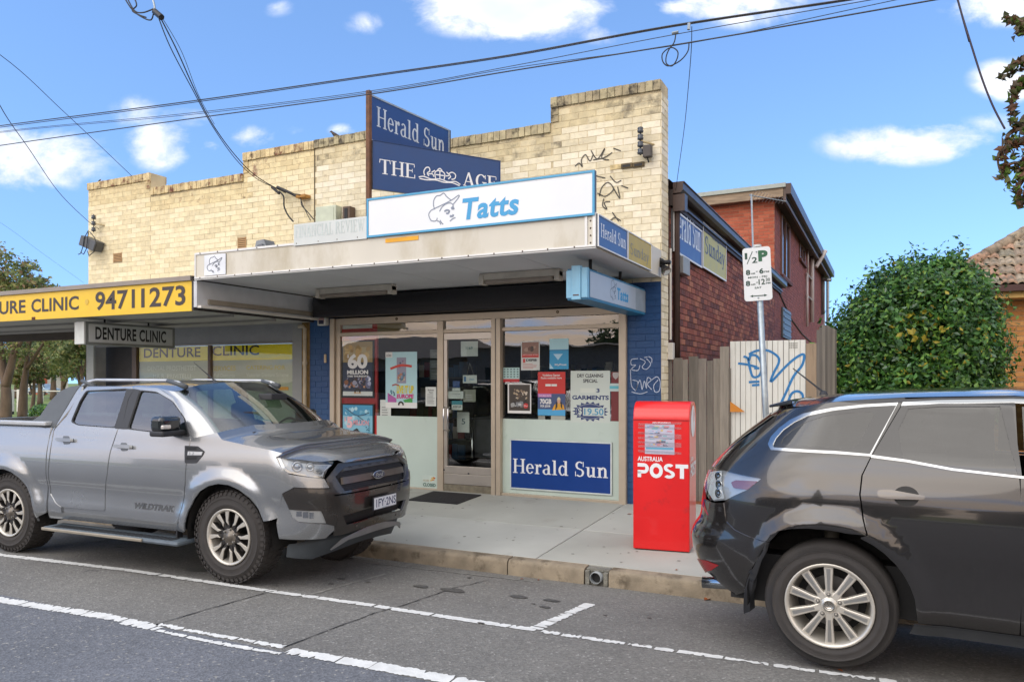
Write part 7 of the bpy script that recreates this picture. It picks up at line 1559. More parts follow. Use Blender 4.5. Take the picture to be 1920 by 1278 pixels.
# bonnet from its edge line
edge = [(-.16-X0, 1.205)]+hoodL+[hlp[0]]+up((560,861),(600,865),(633,862))+[(U_.SF*.80, U_.px(690, 860)[1]), (U_.SF, U_.px(700, 860)[1])]
edge[1:1] = []
E3 = []
dens = []
for a, b_ in zip(edge, edge[1:]):
    n = max(1, int(sqrt((a[0]-b_[0])**2+(a[1]-b_[1])**2)/.05)); dens += [(lerp(a[0], b_[0], k/n), lerp(a[1], b_[1], k/n)) for k in range(n)]
dens.append(edge[-1]); rows = []
for u, z in dens:
    P = U_.pos(u, z, -.0); yy = abs(P.y); cr = .055*min(1, yy/.7); row = []
    for j in range(17):
        v = -1+2*j/16; z_ = P.z+cr*(1-v**4)+.007*min(1, yy/.7)*math.exp(-((abs(v)-.62)/.12)**2); back = .22*(1-v*v)*max(0, 1-(P.x+.16)/.35) if P.x < .2 else 0
        row.append((P.x+back*(1 if u < -.3 else 0), v*yy, z_))
    rows.append(row)
gridmesh('bonnet', rows, SILV, ute, flip=True)
# nose: grille, lamps, bumper
nz = lambda *p: up(*p)
def full(P):   # reflect a half outline that reaches the centre line across the nose
    return P
DB = U_.px(551, 913)[1]
# silver corner pieces
panel(U_, nz((538,888),(608,897),(618,914),(551,913),(546,905)), SILV, ute, 'bumper_top', sides=sd)
panel(U_, nz((523,955),(531,927),(543,955),(549,969),(560,978),(611,982),(626,985),(626,993),(610,1008),(524,1009),(519,980)), SILV, ute, 'bumper_corner', sides=sd, off=.006)
panel(U_, nz((530,925),(552,914),(621,916),(633,955),(627,985),(611,980),(602,957),(543,954)), DGREY, ute, 'bumper_cover', sides=sd, off=.012)
panel(U_, nz((543,955),(602,958),(611,980),(560,977),(549,969)), M('fog_silver','#a3a6a6',.3,.6), ute, 'fog_surround', sides=sd, off=.004)
for a, b_, c_, d_ in ((556,958,566,967),(568,959,578,970),(580,960,588,971)): panel(U_, nz((a,b_),(c_,b_),(c_,d_),(a,d_)), CHR, ute, 'fog_lamp', sides=sd, off=.008, step=.03)
def cen(P): # half outline (s,z) -> whole, as two mirrored halves meeting at the centre
    return P
SFc = U_.SF; zz = lambda y, x=690: U_.px(x, y)[1]
# centre bumper section
zb0, zb1 = zz(990), zz(919); sE = U_.px(622, 916)[0]; sE2 = U_.px(634, 955)[0]
intk = [(U_.px(642,955)[0], zz(955)), (SFc*.999, zz(949)), (SFc*.999, zz(972)), (U_.px(650,977)[0], zz(974))]
panel(U_, [(sE+.01, zb1), (SFc, zb1), (SFc, zz(950)), (intk[0][0], intk[0][1]), (intk[3][0], intk[3][1]), (SFc, zz(971)), (SFc, zb0+.03), (U_.px(640,992)[0], zb0+.01), (U_.px(627,986)[0], zz(987)), (sE2, zz(957))], DGREY, ute, 'bumper_centre', sides=sd, off=.014)
panel(U_, intk, DARK, ute, 'lower_intake', sides=sd, off=-.03, flange=0)
panel(U_, [(U_.px(622,1006)[0], zz(1008)), (U_.px(642,993)[0], zz(996)), (SFc, zz(984)), (SFc, zz(996)), (SFc-.25, zz(998)), (SFc-.33, zz(1003))], M('skid_silver','#8b8c8d',.4,.5), ute, 'skid_plate', sides=sd, off=.02)
panel(U_, [(U_.px(531,1008)[0], zz(1004)), (SFc, zz(996)), (SFc, zz(1021)), (U_.px(600,1026)[0], zz(1026)), (U_.px(534,1020)[0], zz(1016))], M('valance_dark','#3a4044',.6,var=.15,vs=8), ute, 'valance', sides=sd, off=-.05, flange=.05)
# grille surround
gtop, gbot = zz(861), zz(916); g1 = U_.px(629,862)[0]; g2 = U_.px(609,885)[0]; g3 = U_.px(623,917)[0]
ginn = [(U_.px(642,868)[0], zz(868.5)), (SFc, zz(868)), (SFc, zz(911)), (U_.px(643,912)[0], zz(912)), (U_.px(625,884)[0], zz(884))]
panel(U_, [(g1, gtop), (SFc, gtop-.004), (SFc, zz(868)), ginn[0], ginn[4], ginn[3], (SFc, zz(911)), (SFc, gbot), (g3, gbot), (g2, zz(886))], DGREY, ute, 'grille_surround', sides=sd, off=.012)
panel(U_, grow(ginn, 1.0), M('grille_mesh','#121214',.5), ute, 'grille_mesh', sides=sd, off=-.025, flange=0)
panel(U_, [(U_.px(640,873)[0], zz(875.5)), (U_.px(641,866)[0], zz(866)), (SFc, zz(865)), (SFc, zz(874.5))], M('bar_grey','#4b4947',.35,.3), ute, 'grille_bar', sides=sd, off=.006, flange=.03)
panel(U_, [(U_.px(641,899)[0], zz(899.5)), (U_.px(640,887)[0], zz(886.5)), (SFc, zz(886)), (SFc, zz(898.5))], M('bar_grey2','#5d5650',.3,.4), ute, 'grille_bar', sides=sd, off=.01, flange=.03)
for k in range(3): z_ = lerp(zz(877), zz(884), k/2); panel(U_, [(U_.px(628,882)[0]+.02, z_-.004), (SFc, z_-.004), (SFc, z_+.003), (U_.px(628,882)[0]+.02, z_+.003)], PLAS, ute, 'grille_slat', sides=sd, off=-.01, flange=.01)
for k in range(3): z_ = lerp(zz(902), zz(909), k/2); panel(U_, [(U_.px(640,905)[0], z_-.004), (SFc, z_-.004), (SFc, z_+.003), (U_.px(640,905)[0], z_+.003)], PLAS, ute, 'grille_slat', sides=sd, off=-.01, flange=.01)
def nosemap(off): return lambda y, z: U_.pos(*ysolve(y, z), off, -1 if y < 0 else 1)
def ysolve(y, z):
    w = interp(WU, z); c = min(1, abs(y)/w)**(U_.p/2); return (U_.SF*math.acos(c)/(pi/2), z)
zr0, zr1 = zz(873), zz(867.5)
for i, ch in enumerate('RANGER'):
    y0 = -.36+i*.13; 
    text(ch, F0, y0, y0+.05, zr0+.004, zr1, M('emboss_dark','#2b2a2a',.4), ute, bold=.03, mapper=nosemap(.0085))
# badge, plate
bc = Vector(U_.pos(SFc, zz(892.5), .02)); mb = MB(); FN = Frame((bc.x, 0, bc.z), (0, 1, 0)); mb.prism(FN, [(.088*cos(2*pi*k/28), .037*sin(2*pi*k/28)) for k in range(28)], -.02, .006); mb.build('badge_rim', CHR, ute, bevel=.003)
mb = MB(); mb.prism(FN, [(.080*cos(2*pi*k/28), .030*sin(2*pi*k/28)) for k in range(28)], .006, .009); mb.build('badge', M('badge_blue','#14244a',.2,coat=.5), ute)
text('Ford', FN, -.055, .055, -.016, .018, CHR, ute, bold=.02, shear=.25, d=.0105)
pz_ = zz(943); pc = U_.pos(SFc, pz_, .03); FPn = Frame((pc.x+.035, 0, pc.z), (0, 1, 0)); plate_w = .175
mb = MB(); mb.fbox(FPn, -plate_w, plate_w, -.056, .056, -.012, .0); mb.build('number_plate', M('plate_dark','#20242c',.4), ute); mb = MB(); mb.fbox(FPn, -plate_w+.006, plate_w-.006, -.049, .049, .0, .0015); mb.build('plate_face', M('plate_face','#c9cdd0',.35,var=.02), ute)
text('1FY\u00b72NS', FPn, -plate_w+.035, plate_w-.012, -.034, .036, C('#1d2c55'), ute, bold=.012, d=.002); text('VICTORIA', FPn, -.05, .05, -.047, -.041, C('#1d2c55'), ute, d=.002)
for y in (.30, -.30): P = U_.pos(*ysolve(y, zz(978)), .016, -1 if y < 0 else 1); mb = MB(); mb.lathe(P, (1, 0, 0), [(0, .012), (.003, .011), (.004, 0)], 12); mb.build('parking_sensor', DGREY, ute)
# headlamps
hp = roundpoly(hlp, .025, 3)
panel(U_, hp, M('lamp_inner','#b4b8bc',.35,.0), ute, 'headlight_housing', sides=sd, off=-.035, flange=0)
rim_ = up((519,858),(524,858),(532,875),(543,884),(607,892),(608,895),(538,886),(525,875)); panel(U_, rim_, CHR, ute, 'headlight_strip', sides=sd, off=-.02, flange=0, step=.03)
for (x, y, r) in ((557,872,.042),(583,872,.034)):
    for s_ in sd:
        P = U_.pos(*U_.px(x, y), -.03, s_); mb = MB(); a = Vector((.55, .5*s_, .0)).normalized(); mb.lathe(P, a, [(-.03, r), (.015, r), (.018, r*.8), (.005, r*.75), (.015, r*.45), (.02, 0)], 20); mb.build('headlight', CHR, ute, smooth=True)
panel(U_, up((590,868),(618,868),(606,888),(590,884)), M('reflector_soft','#8c9094',.2,.8), ute, 'headlight_reflector', sides=sd, off=-.03, flange=0, step=.03)
panel(U_, hp, LENS, ute, 'headlight_lens', sides=sd, off=.003, flange=0)
# handles, vent, lettering, mirror, rail, step, antenna
def slab_px(S, pts, off, th, mat, parent, name, sides=(-1,), r=.008): return panel(S, roundpoly([S.px(*p) for p in pts], r, 3), mat, parent, name, off=off, flange=th, step=.03, sides=sides)
for (x0, x1, y) in ((110,138,824),(218,249,836.5)):
    slab_px(U_, ((x0+8,y-7),(x0+20,y-7),(x0+22,y+8),(x0+9,y+9)), .002, .002, M('handle_bowl','#5f6366',.35,.5), ute, 'handle_bowl', sd, .02)
    slab_px(U_, ((x0,y-3),(x1,y-2),(x1,y+5),(x0,y+3)), .035, .03, M('handle_paint','#7c7f80',.3,.6,coat=.5), ute, 'door_handle', sd, .012)
slab_px(U_, ((347,835),(371,836),(384,846),(381,853),(368,868),(347,868)), .004, .006, PLAS, ute, 'wing_vent', sd); slab_px(U_, ((354,846),(381,847),(379,853),(353,853)), .010, .006, M('vent_silver','#aeb0b0',.35,.5), ute, 'vent_badge', sd, .002)
for k in range(2):
    for j in range(5): slab_px(U_, ((350+j*4.2,838+k*18),(353+j*4.2,838+k*18),(352.5+j*4,843+k*18),(349.5+j*4,843+k*18)), .008, .003, DARK, ute, 'vent_slot', (-1,), .002)
um0, vm0 = U_.px(355, 853); um1, vm1 = U_.px(366, 847); text('3.2', F0, um0, um1, vm0+.004, vm1-.003, PB, ute, mapper=lambda u, v: U_.pos(u, v, .0105))
u0, v0 = U_.px(252, 955); u1, v1 = U_.px(328, 946); vv0 = (U_.px(290,953)[1]); vv1 = U_.px(290,938)[1]
text('WILDTRAK', F0, u0, u1, vv0-.015, vv0+.04, M('decal','#4a4c4e',.4), ute, bold=.05, shear=.25, mapper=lambda u, v: U_.pos(u, v, .002))
for s_ in sd:
    P = U_.pos(*U_.px(345, 812), .0, s_); y = P.y; mb = MB(); mb.box(P.x-.16, P.x-.02, min(y+s_*.0, y+s_*.22), max(y, y+s_*.22), P.z+.02, P.z+.15); o = mb.build('mirror', M('mirror_dark','#1f2326',.15,coat=.6), ute, bevel=.035); o.modifiers['bevel'].segments = 4
    mb = MB(); mb.box(P.x-.17, P.x-.01, min(y-s_*.05, y+s_*.215), max(y-s_*.05, y+s_*.215), P.z-.02, P.z+.03); mb.build('mirror_base', PLAS, ute, bevel=.015); mb = MB(); mb.box(P.x-.03, P.x-.0, min(y+s_*.13, y+s_*.22), max(y+s_*.13, y+s_*.22), P.z+.045, P.z+.08); mb.build('indicator', M('indicator_clear','#d5cfc8',.2,.3), ute, bevel=.01)
    mb = MB(); mb.tube([(tfx+.05, s_*.60, 1.63), (tfx-.03, s_*.60, 1.665), (tfx-.17, s_*.60, 1.685), (trx+.15, s_*.60, 1.69), (trx+.04, s_*.60, 1.67), (trx-.03, s_*.60, 1.63)], [.022, .018, .014, .014, .018, .022], 8); mb.build('roof_rail', M('rail_alu','#b9bcbe',.35,.4), ute, smooth=True)
    for a, b_ in ((tfx+.07, tfx-.16), (trx+.13, trx-.05)): mb = MB(); mb.tube([(a, s_*.602, 1.625), ((a+b_)/2, s_*.602, 1.66), (b_, s_*.602, 1.682)], [.026, .023, .018], 8); mb.build('rail_foot', PLASG, ute, smooth=True)
    a, b_ = tubx+X0+.05, door_f[-1][0]+X0+.02; mb = MB(); n = 12; yo = .84; P = [(a, .30), (a+.10, .33), (b_-.1, .33), (b_+.05, .33), (b_+.05, .27), (a+.05, .26)]
    mb.box(a, b_+.06, min(s_*.70, s_*.93), max(s_*.70, s_*.93), .285, .325); mb.build('side_step', M('step_grey','#566068',.55,var=.12,vs=12), ute, bevel=.02)
    mb = MB(); mb.box(a+.02, b_-.35, min(s_*.925, s_*.945), max(s_*.925, s_*.945), .295, .322); mb.build('step_trim', M('step_silver','#9c9484',.4,.4), ute, bevel=.006)
    mb = MB(); x = a+.1
    while x < b_-.05: mb.box(x, x+.03, min(s_*.80, s_*.90), max(s_*.80, s_*.90), .3255, .328); x += .05
    mb.build('step_grip', PLAS, ute)['kind'] = 'stuff'
P = roof_front[5]; mb = MB(); mb.tube([(tfx-.08, -.12, 1.68), (tfx-.32, -.15, 1.86)], [.008, .003], 5); mb.lathe((tfx-.08, -.12, 1.655), (0, 0, 1), [(0, .03), (.03, .018), (.04, 0)], 10); mb.build('aerial', PLAS, ute)
# underbody, arches, interior
mb = MB(); mb.box(-WB-.9, .62, -.70, .70, .40, .62); mb.box(-.42, .60, -.68, .68, .62, 1.08); mb.box(-WB+.56, -.46, -.76, .76, .40, .9); mb.build('underbody', DARK, ute)
for ax_ in (0, RWx):
    for s_ in sd:
        mb = MB(); vs = []; n = 14
        for k in range(n+1):
            a = radians(-8+196*k/n)
            for yy in (.80, .50): vs.append((ax_+.47*cos(a), s_*yy, .38+.47*sin(a)))
        mb.add(vs, [(2*k, 2*k+1, 2*k+3, 2*k+2) for k in range(n)]+[tuple(2*k+1 for k in range(n+1))]); mb.build('arch_liner', M('liner','#1a1917',.85,var=.4,vs=8,bump=.8,bs=20), ute)
mb = MB(); mb.box(-.60, -.585, -.80, -.74, .30, .62); mb.box(-.60, -.585, .74, .80, .30, .62); mb.build('mud_flap', PLAS, ute)
mb = MB(); mb.box(-1.95, -.15, -.70, .70, .62, .66); mb.box(-.28, -.1, -.72, .72, .9, 1.19); mb.build('cabin_floor', PLAS, ute)
for x, zt__ in ((-1.05, 1.42), (-1.75, 1.38)):
    for y in (-.38, .38):
        mb = MB(); mb.box(x, x+.14, y-.25, y+.25, .9, zt__-.14); mb.build('seat', M('seat_charcoal','#2a2827',.8), ute, bevel=.05); mb = MB(); mb.box(x+.02, x+.11, y-.13, y+.13, zt__-.12, zt__+.04); mb.build('headrest', M('seat_charcoal2','#33302e',.8), ute, bevel=.04)
mb = MB(); mb.lathe((-.42, .36, 1.16), (-.85, 0, .35), [(-.012, .17), (0, .182), (.012, .17), (0, .155)], 24, close=True); mb.build('steering_wheel', PLAS, ute, smooth=True)
rows = [[(trx-.0, -.60+1.2*j/6, 1.60-.02*abs(j-3)/3) for j in range(7)], [(trx-.12, -.70+1.4*j/6, 1.22) for j in range(7)]]; gridmesh('rear_window', rows, CGD, ute)
mb = MB(); mb.box(trx-.14, trx-.05, -.74, .74, .6, 1.22); mb.build('cab_rear', SILV, ute)
wy = HW-.035
for (x, s_, dz) in ((0, -1, 0), (RWx, -1, 0), (0, 1, -.10), (RWx, 1, -.10)): wheel(ute, x, s_*wy, .385+dz, .385, .232, .265, s_, 'ute', radians(0))

# ---- dark wagon at the right
wag = thing('station_wagon', 'dark grey wagon with chrome window trim and ten spoke wheel beside the red post box', 'car', (0, 0, 0), local=True)
pC = at_z(1554, 1253, 0); yawC = radians(-2.0); nrm = Vector((-sin(yawC), cos(yawC), 0)); HC = .86
wag.location = pC+nrm*(HC-.03); wag.rotation_euler = (0, 0, yawC); bpy.context.view_layer.update()
WC = [(.20,.80),(.30,.82),(.38,.855),(.50,.862),(.62,.868),(.75,.880),(.88,.884),(1.0,.875),(1.10,.855),(1.18,.835),(1.24,.815),(1.35,.765),(1.48,.705),(1.56,.665),(1.60,.62)]
TC = [(.20,-.74),(.30,-.82),(.40,-.90),(.50,-.96),(.60,-.985),(.68,-.96),(.74,-.92),(.85,-.90),(1.0,-.875),(1.1,-.83),(1.2,-.745),(1.3,-.64),(1.4,-.52),(1.5,-.39),(1.56,-.28),(1.62,-.15)]
K_ = Shell(wag, WC, .05, TC, p=2.5, SF=1.35, sgn=-1, arches=((0,.37,.47),(2.62,.37,.47)), flare=.03)
# sgn -1: u<=0 runs towards the nose of the car
K_.prep()
def kp(*pts, **k): return [K_.px(*p, **k) for p in pts]
def kx(x, z): return (-(x-.05), z)     # side coordinates from local x
chrome_top = ((1441,833),(1447,820),(1462,803),(1482,788),(1507,777),(1561,765.5),(1620,759),(1688,755))
# quarter panel
dr = kp((1631.5,858),(1616,890),(1612,926),(1618,971),(1626,1003))
lamp = kp((1335,881),(1353,878.5),(1428,896.5),(1403,917),(1362,936),(1333,938))
sfc = K_.SF
ZR = kp((1462,764))[0][1]
archp = [(-(0+.455*cos(radians(a))-.05), .37+.455*sin(radians(a))) for a in range(14, 176, 9)]
top_line = kp((1450,842),(1500,846),(1560,851),(1629,857.5))
qt = kp((1441,838),(1443,826),(1461,798),(1480,783),(1506,771),(1560,759.5),(1620,753),(1690,749)) 
bq = kp((1439,1016),(1403,1004),(1378,992),(1362,975),(1358,940))
quarter = [dr[-1]]+archp[1:10]
i_a = min(range(len(archp)), key=lambda i: abs(archp[i][0]-dr[-1][0])+abs(archp[i][1]-dr[-1][1]))
arc_q = archp[i_a+1:]
j_b = min(range(len(arc_q)), key=lambda i: (arc_q[i][0]-bq[0][0])**2+(arc_q[i][1]-bq[0][1])**2)
quarter = [(u+.004, z) for u, z in dr]+arc_q[:j_b]+bq+[lamp[4], lamp[3], lamp[2], lamp[1], (lamp[1][0]+.02, lamp[1][1]+.02)]+kp((1345,862),(1362,845),(1385,827),(1420,803),(1452,781))+qt[3:]+kp((1700,752),)
# simpler: body below the glass and the pillar behind it
quarter = [(u+.004, z) for u, z in dr]+arc_q[:j_b]+bq+[lamp[4], lamp[3], lamp[2], lamp[1]]+kp((1342,868),(1352,853),(1375,833),(1400,818),(1426,802),(1450,783),(1470,768))+kp((1506,762),(1560,754),(1620,749),(1697,745),(1697,752))[0:5]+kp((1690,756),)
hole = kp((1441,833),(1447,819),(1462,803),(1482,788),(1507,776),(1561,765),(1620,759),(1684,755.5),(1632,855),(1560,850),(1446,843))
panel(K_, quarter, BLKP, wag, 'rear_quarter', holes=[hole], flange=.02)
panel(K_, quarter, BLKP, wag, 'rear_quarter', holes=[hole], flange=.02, sides=(1,))
# chrome frame, black band, glass
inn = kp((1458,836),(1463,822),(1478,806),(1500,790),(1530,779),(1575,768),(1630,763),(1678,761),(1628,850),(1560,843))
gl = kp((1464,832),(1470,820),(1486,806),(1512,791),(1545,780),(1590,774),(1634,771.5),(1640,775),(1611,831),(1602,838),(1588,840.5),(1530,837))
panel(K_, hole, CHR, wag, 'window_chrome', holes=[kp((1450,835),(1456,822),(1470,806),(1490,792),(1515,780),(1565,769.5),(1622,763),(1681,760),(1631,851.5),(1560,845.5),(1452,839))], off=.008, flange=.015, step=.03, sides=sd)
panel(K_, kp((1449,836),(1455,821),(1469,805),(1489,791),(1514,779),(1565,768.5),(1622,762),(1683,759),(1632,852.5),(1560,846.5)), GLOSSB, wag, 'window_band', holes=[gl], off=.003, flange=.012, sides=sd)
panel(K_, gl, CGD, wag, 'quarter_window', off=.0, flange=0, sides=sd)
# rear door
B0 = K_.px(1631.5, 855); 
def beltz(x): return K_.px(1631.5,857)[1]+(K_.px(1920,896)[1]-K_.px(1631.5,857)[1])*((x)-K_.px(1631.5,857)[0])/(K_.px(1920,896)[0]-K_.px(1631.5,857)[0])
uN = K_.px(1911, 900)[0]; uTop = K_.px(1903, 750)[0]
zsil = .345
arc_d = archp[:i_a+1][::-1]
doorR = [(u-.005, z) for u, z in dr]+[(u-.004, z) for u, z in arc_d if z > zsil+.02]+[(arc_d[-1][0]-.02, zsil), (uN, zsil), (uN-.02, .8), (uN, beltz(uN)), (uTop, K_.px(1903,752)[1])]+kp((1760,752),(1704,755))
hol = kp((1636,853),(1690,762),(1760,757),(1897,757),(1916,893),(1840,885),(1787,878),(1700,862))
gl2 = kp((1693,859),(1684,806),(1704,765),(1760,761),(1875,760.5),(1908,889),(1850,883),(1787,875),(1730,865))
dR = panel(K_, doorR, BLKP, wag, 'rear_door', holes=[gl2], flange=.02, sides=sd)
panel(K_, hol, GLOSSB, wag, 'door_window_band', holes=[gl2], off=.004, flange=.01, sides=sd); panel(K_, gl2, CGD, wag, 'side_window', off=-.006, flange=0, sides=sd)
# chrome lines along belt and roof
ubelt = [K_.px(*p) for p in ((1633,853),(1700,862),(1787,878),(1920,893))]; ubl = [K_.px(*p) for p in ((1633,857.3),(1700,866),(1787,882),(1920,897.2))]
ext = lambda a, b_, x: (x, a[1]+(b_[1]-a[1])*(x-a[0])/(b_[0]-a[0]))
xe = -2.35+.05
panel(K_, [(u-.012*0, z) for u, z in ubelt]+[(xe, ubelt[-1][1]-.03), (xe, ubl[-1][1]-.03)]+ubl[::-1], CHR, wag, 'belt_chrome', off=.009, flange=.012, step=.04, sides=sd)
tl = [K_.px(*p) for p in ((1693,754.5),(1760,751.5),(1898,749))]; tb = [K_.px(*p) for p in ((1690,760),(1760,757),(1899,754.5))]
panel(K_, tl+[(-1.25, tl[-1][1]-.01), (-1.9, 1.35), (-2.2, 1.17), (-2.16, 1.15), (-1.88, 1.32), (-1.22, tb[-1][1]-.015)]+tb[::-1], CHR, wag, 'roof_chrome', off=.008, flange=.012, step=.04, sides=sd)
panel(K_, kp((1697,748),(1760,745.5),(1903,743.5))+[(-1.3, K_.px(1903,744)[1]-.01), (-1.9, 1.39), (-2.2, 1.22), (-2.2, 1.18), (-1.9, 1.355), (-1.26, tl[-1][1]-.005)]+kp((1899,748),(1760,751),(1693,754)), BLKP, wag, 'cant_rail', off=.002, flange=.02, sides=sd)
# rest of the body further forward
uN2 = uN-.008; fdoor = [(uN2, zsil), (-1.95, zsil), (-1.98, .8), (-1.95, 1.13), (uN2, beltz(uN2)-.005)]
panel(K_, fdoor, BLKP, wag, 'front_door', sides=sd); fg = [(uTop-.03, 1.54), (-1.2, 1.53), (-1.75, 1.34), (-1.98, 1.16), (uN2-.02, beltz(uN2)+.02)]; panel(K_, fg, CGD, wag, 'side_window', flange=0, sides=sd)
fa = [(-(2.62+.455*cos(radians(a))-.05), .37+.455*sin(radians(a))) for a in range(184, -5, -9)]
panel(K_, [(-1.96, zsil), (-1.99, .8), (-1.96, 1.13), (-2.3, 1.12), (-2.9, 1.02), (-3.25, .9), (-3.38, .7), (-3.36, .3), (-3.1, .28)]+[(u, z) for u, z in fa[::-1] if z > .34][:], BLKP, wag, 'front_wing', sides=sd)
rows = []
for i in range(12):
    x = lerp(2.05, 3.42, i/11); z = 1.10-.30*(i/11)**2; rows.append([(x, v*(.82-.12*(i/11)**3), z+.05*(1-v*v)) for v in [-1+j/5 for j in range(11)]])
gridmesh('bonnet', rows, BLKP, wag, flip=True)
mb = MB(); mb.box(3.30, 3.44, -.70, .70, .25, .78); mb.build('front_bumper', BLKP, wag, bevel=.04)
# roof and tailgate
edge = [(K_.SF, 1.50), (K_.SF*.8, 1.50), (K_.SF*.55, 1.505), (K_.px(1462,765)[0], K_.px(1462,765)[1]+.01)]+[(K_.px(x, y)[0], min(1.60, K_.px(x, y)[1])) for x, y in ((1506,761.5),(1560,753.5),(1620,748.5),(1697,744.5),(1800,742.5),(1903,741))]+[(-1.22, 1.575)]
dens = []
for a_, b_ in zip(edge, edge[1:]):
    n = max(1, int(sqrt((a_[0]-b_[0])**2+(a_[1]-b_[1])**2)/.05)); dens += [(lerp(a_[0], b_[0], k/n), lerp(a_[1], b_[1], k/n)) for k in range(n)]
dens.append(edge[-1]); rows = []
for u, z in dens:
    P = K_.pos(u, z); yy = abs(P.y); rows.append([(P.x, (-1+j/6)*yy, P.z+.045*min(1, yy/.6)*(1-abs(-1+j/6)**3)) for j in range(13)])
gridmesh('roof', rows, BLKP, wag)
panel(K_, [(K_.px(1375,835)[0]+.12, 1.14), (K_.SF, 1.14), (K_.SF, 1.46), (K_.px(1446,792)[0]+.12, 1.46)], CGD, wag, 'rear_window', sides=sd, off=.0, flange=0)
rf = rows[-1]; rows = [[tuple(Vector(rf[j]).lerp(Vector((2.15+.15*(1-(j/6-1)**2), (j/6-1)*.80, 1.12)), s)) for j in range(13)] for s in (0, .25, .5, .75, 1)]; gridmesh('windscreen', rows, CGD, wag)
sp_ = K_.pos(K_.SF, 1.50); mb = MB(); mb.add([(sp_.x-.02, -.40, 1.505), (sp_.x+.14, -.50, 1.53), (sp_.x+.14, .50, 1.53), (sp_.x-.02, .40, 1.505), (sp_.x-.02, -.40, 1.522), (sp_.x+.14, -.50, 1.565), (sp_.x+.14, .50, 1.565), (sp_.x-.02, .40, 1.522)], [(0,3,2,1),(4,5,6,7),(0,1,5,4),(1,2,6,5),(2,3,7,6),(3,0,4,7)]); mb.build('spoiler', BLKP, wag, bevel=.008)
tg = [(lamp[0][0]+.04, .72), (sfc, .72), (sfc, 1.28), (sfc, 1.50), (K_.px(1452,783)[0]+.02, 1.50), (K_.px(1426,802)[0]+.01, K_.px(1426,802)[1]), (K_.px(1385,827)[0]+.01, K_.px(1385,827)[1]), (K_.px(1352,853)[0]+.01, K_.px(1352,853)[1]), (lamp[0][0]+.04, 1.10)]
panel(K_, tg, BLKP, wag, 'tailgate', sides=sd, flange=0, off=-.006)
# tail lamps
panel(K_, roundpoly(lamp, .01, 2), M('lamp_silver','#b5b7b8',.3,.3), wag, 'lamp_reflector', sides=sd, off=-.02, flange=0)
panel(K_, roundpoly(kp((1335,883),(1352,880),(1356,934),(1335,936)), .01, 2), M('lamp_bright','#d9dcdc',.25,.2), wag, 'lamp_bulb_bank', sides=sd, off=-.012, flange=0, step=.03)
for (x, y) in ((1345,892),(1346,908),(1345,924)): 
    P = K_.pos(*K_.px(x, y), -.004); mb = MB(); mb.lathe(P, (-.6, -.8, 0), [(-.02, .028), (.0, .03), (-.006, .022), (.004, .0)], 14); mb.build('lamp_bulb', CHR, wag, smooth=True)
panel(K_, roundpoly(kp((1369,903),(1378,899),(1420,901),(1412,912),(1398,917),(1374,914)), .012, 3), M('lamp_red','#7a3a38',.2,coat=.6,var=0), wag, 'lamp_red_lens', sides=sd, off=-.006, flange=.01, step=.03)
panel(K_, roundpoly(lamp, .01, 2), LENS, wag, 'lamp_lens', sides=sd, off=.004, flange=0)
rl = [(lamp[0][0]+.012, lamp[0][1]), (lamp[0][0]+.30, lamp[0][1]-.01), (lamp[0][0]+.30, lamp[5][1]+.02), (lamp[5][0]+.012, lamp[5][1]-.1)]
panel(K_, rl, M('tail_red','#a3141a',.15,coat=.8,var=0), wag, 'tail_light', sides=sd, off=.004, flange=.02)
# bumper
bt = kp((1437,1017),(1402,1005),(1377,993),(1361,977),(1356,942)); 
bump = bt+[(lamp[5][0]+.02, lamp[5][1]-.015), (sfc*.7, .88), (sfc, .86), (sfc, .42), (sfc*.6, .40)]+kp((1380,1115),(1395,1110),(1400,1085),(1415,1055))
panel(K_, bump, BLKP, wag, 'rear_bumper', sides=sd, flange=.02)
panel(K_, roundpoly(kp((1307,1046),(1325,1050),(1348,1059),(1335,1068),(1312,1064)), .01, 3), M('reflector_red','#8e1d20',.25,var=.1), wag, 'reflector', sides=sd, off=.006, flange=.01, step=.03)
mf = MB(); P = [K_.pos(*K_.px(x, y), .012) for x, y in ((1437,1020),(1420,1050),(1408,1085),(1403,1115))]; Q = [K_.pos(*K_.px(x, y), .012) for x, y in ((1416,1058),(1400,1092),(1398,1105),(1398,1146))]
o_ = panel(K_, roundpoly([K_.px(1439,1016), K_.px(1432,1032), K_.px(1417,1058), K_.px(1402,1095), K_.px(1398,1125), K_.px(1399,1147), K_.px(1410,1143), K_.px(1412,1105), K_.px(1420,1075), K_.px(1437,1035)], .006, 2), PLAS, wag, 'mud_flap', off=.02, flange=.05, step=.03)
mb = MB(); q_ = K_.pos(*K_.px(1318, 1086)); mb.lathe((-.82, -.50, .33), (-1, 0, -.05), [(-.25, .036), (.0, .038), (.0, .034), (-.2, .032)], 16); mb.build('exhaust', CHR, wag, smooth=True)
# arch lip, sill
lip = [(-(.462*cos(radians(a))-.05), .37+.462*sin(radians(a))) for a in range(8, 150, 6)]; lip2 = [(-(.52*cos(radians(a))-.05), .37+.52*sin(radians(a))) for a in range(8, 150, 6)]
panel(K_, [(arc_d[-1][0]-.0, zsil-.01), (-2.05, zsil-.01), (-2.05, .27), (arc_d[-1][0]+.02, .28)], M('sill_grey','#2e3032',.4,var=.1), wag, 'sill', sides=sd, off=.012)
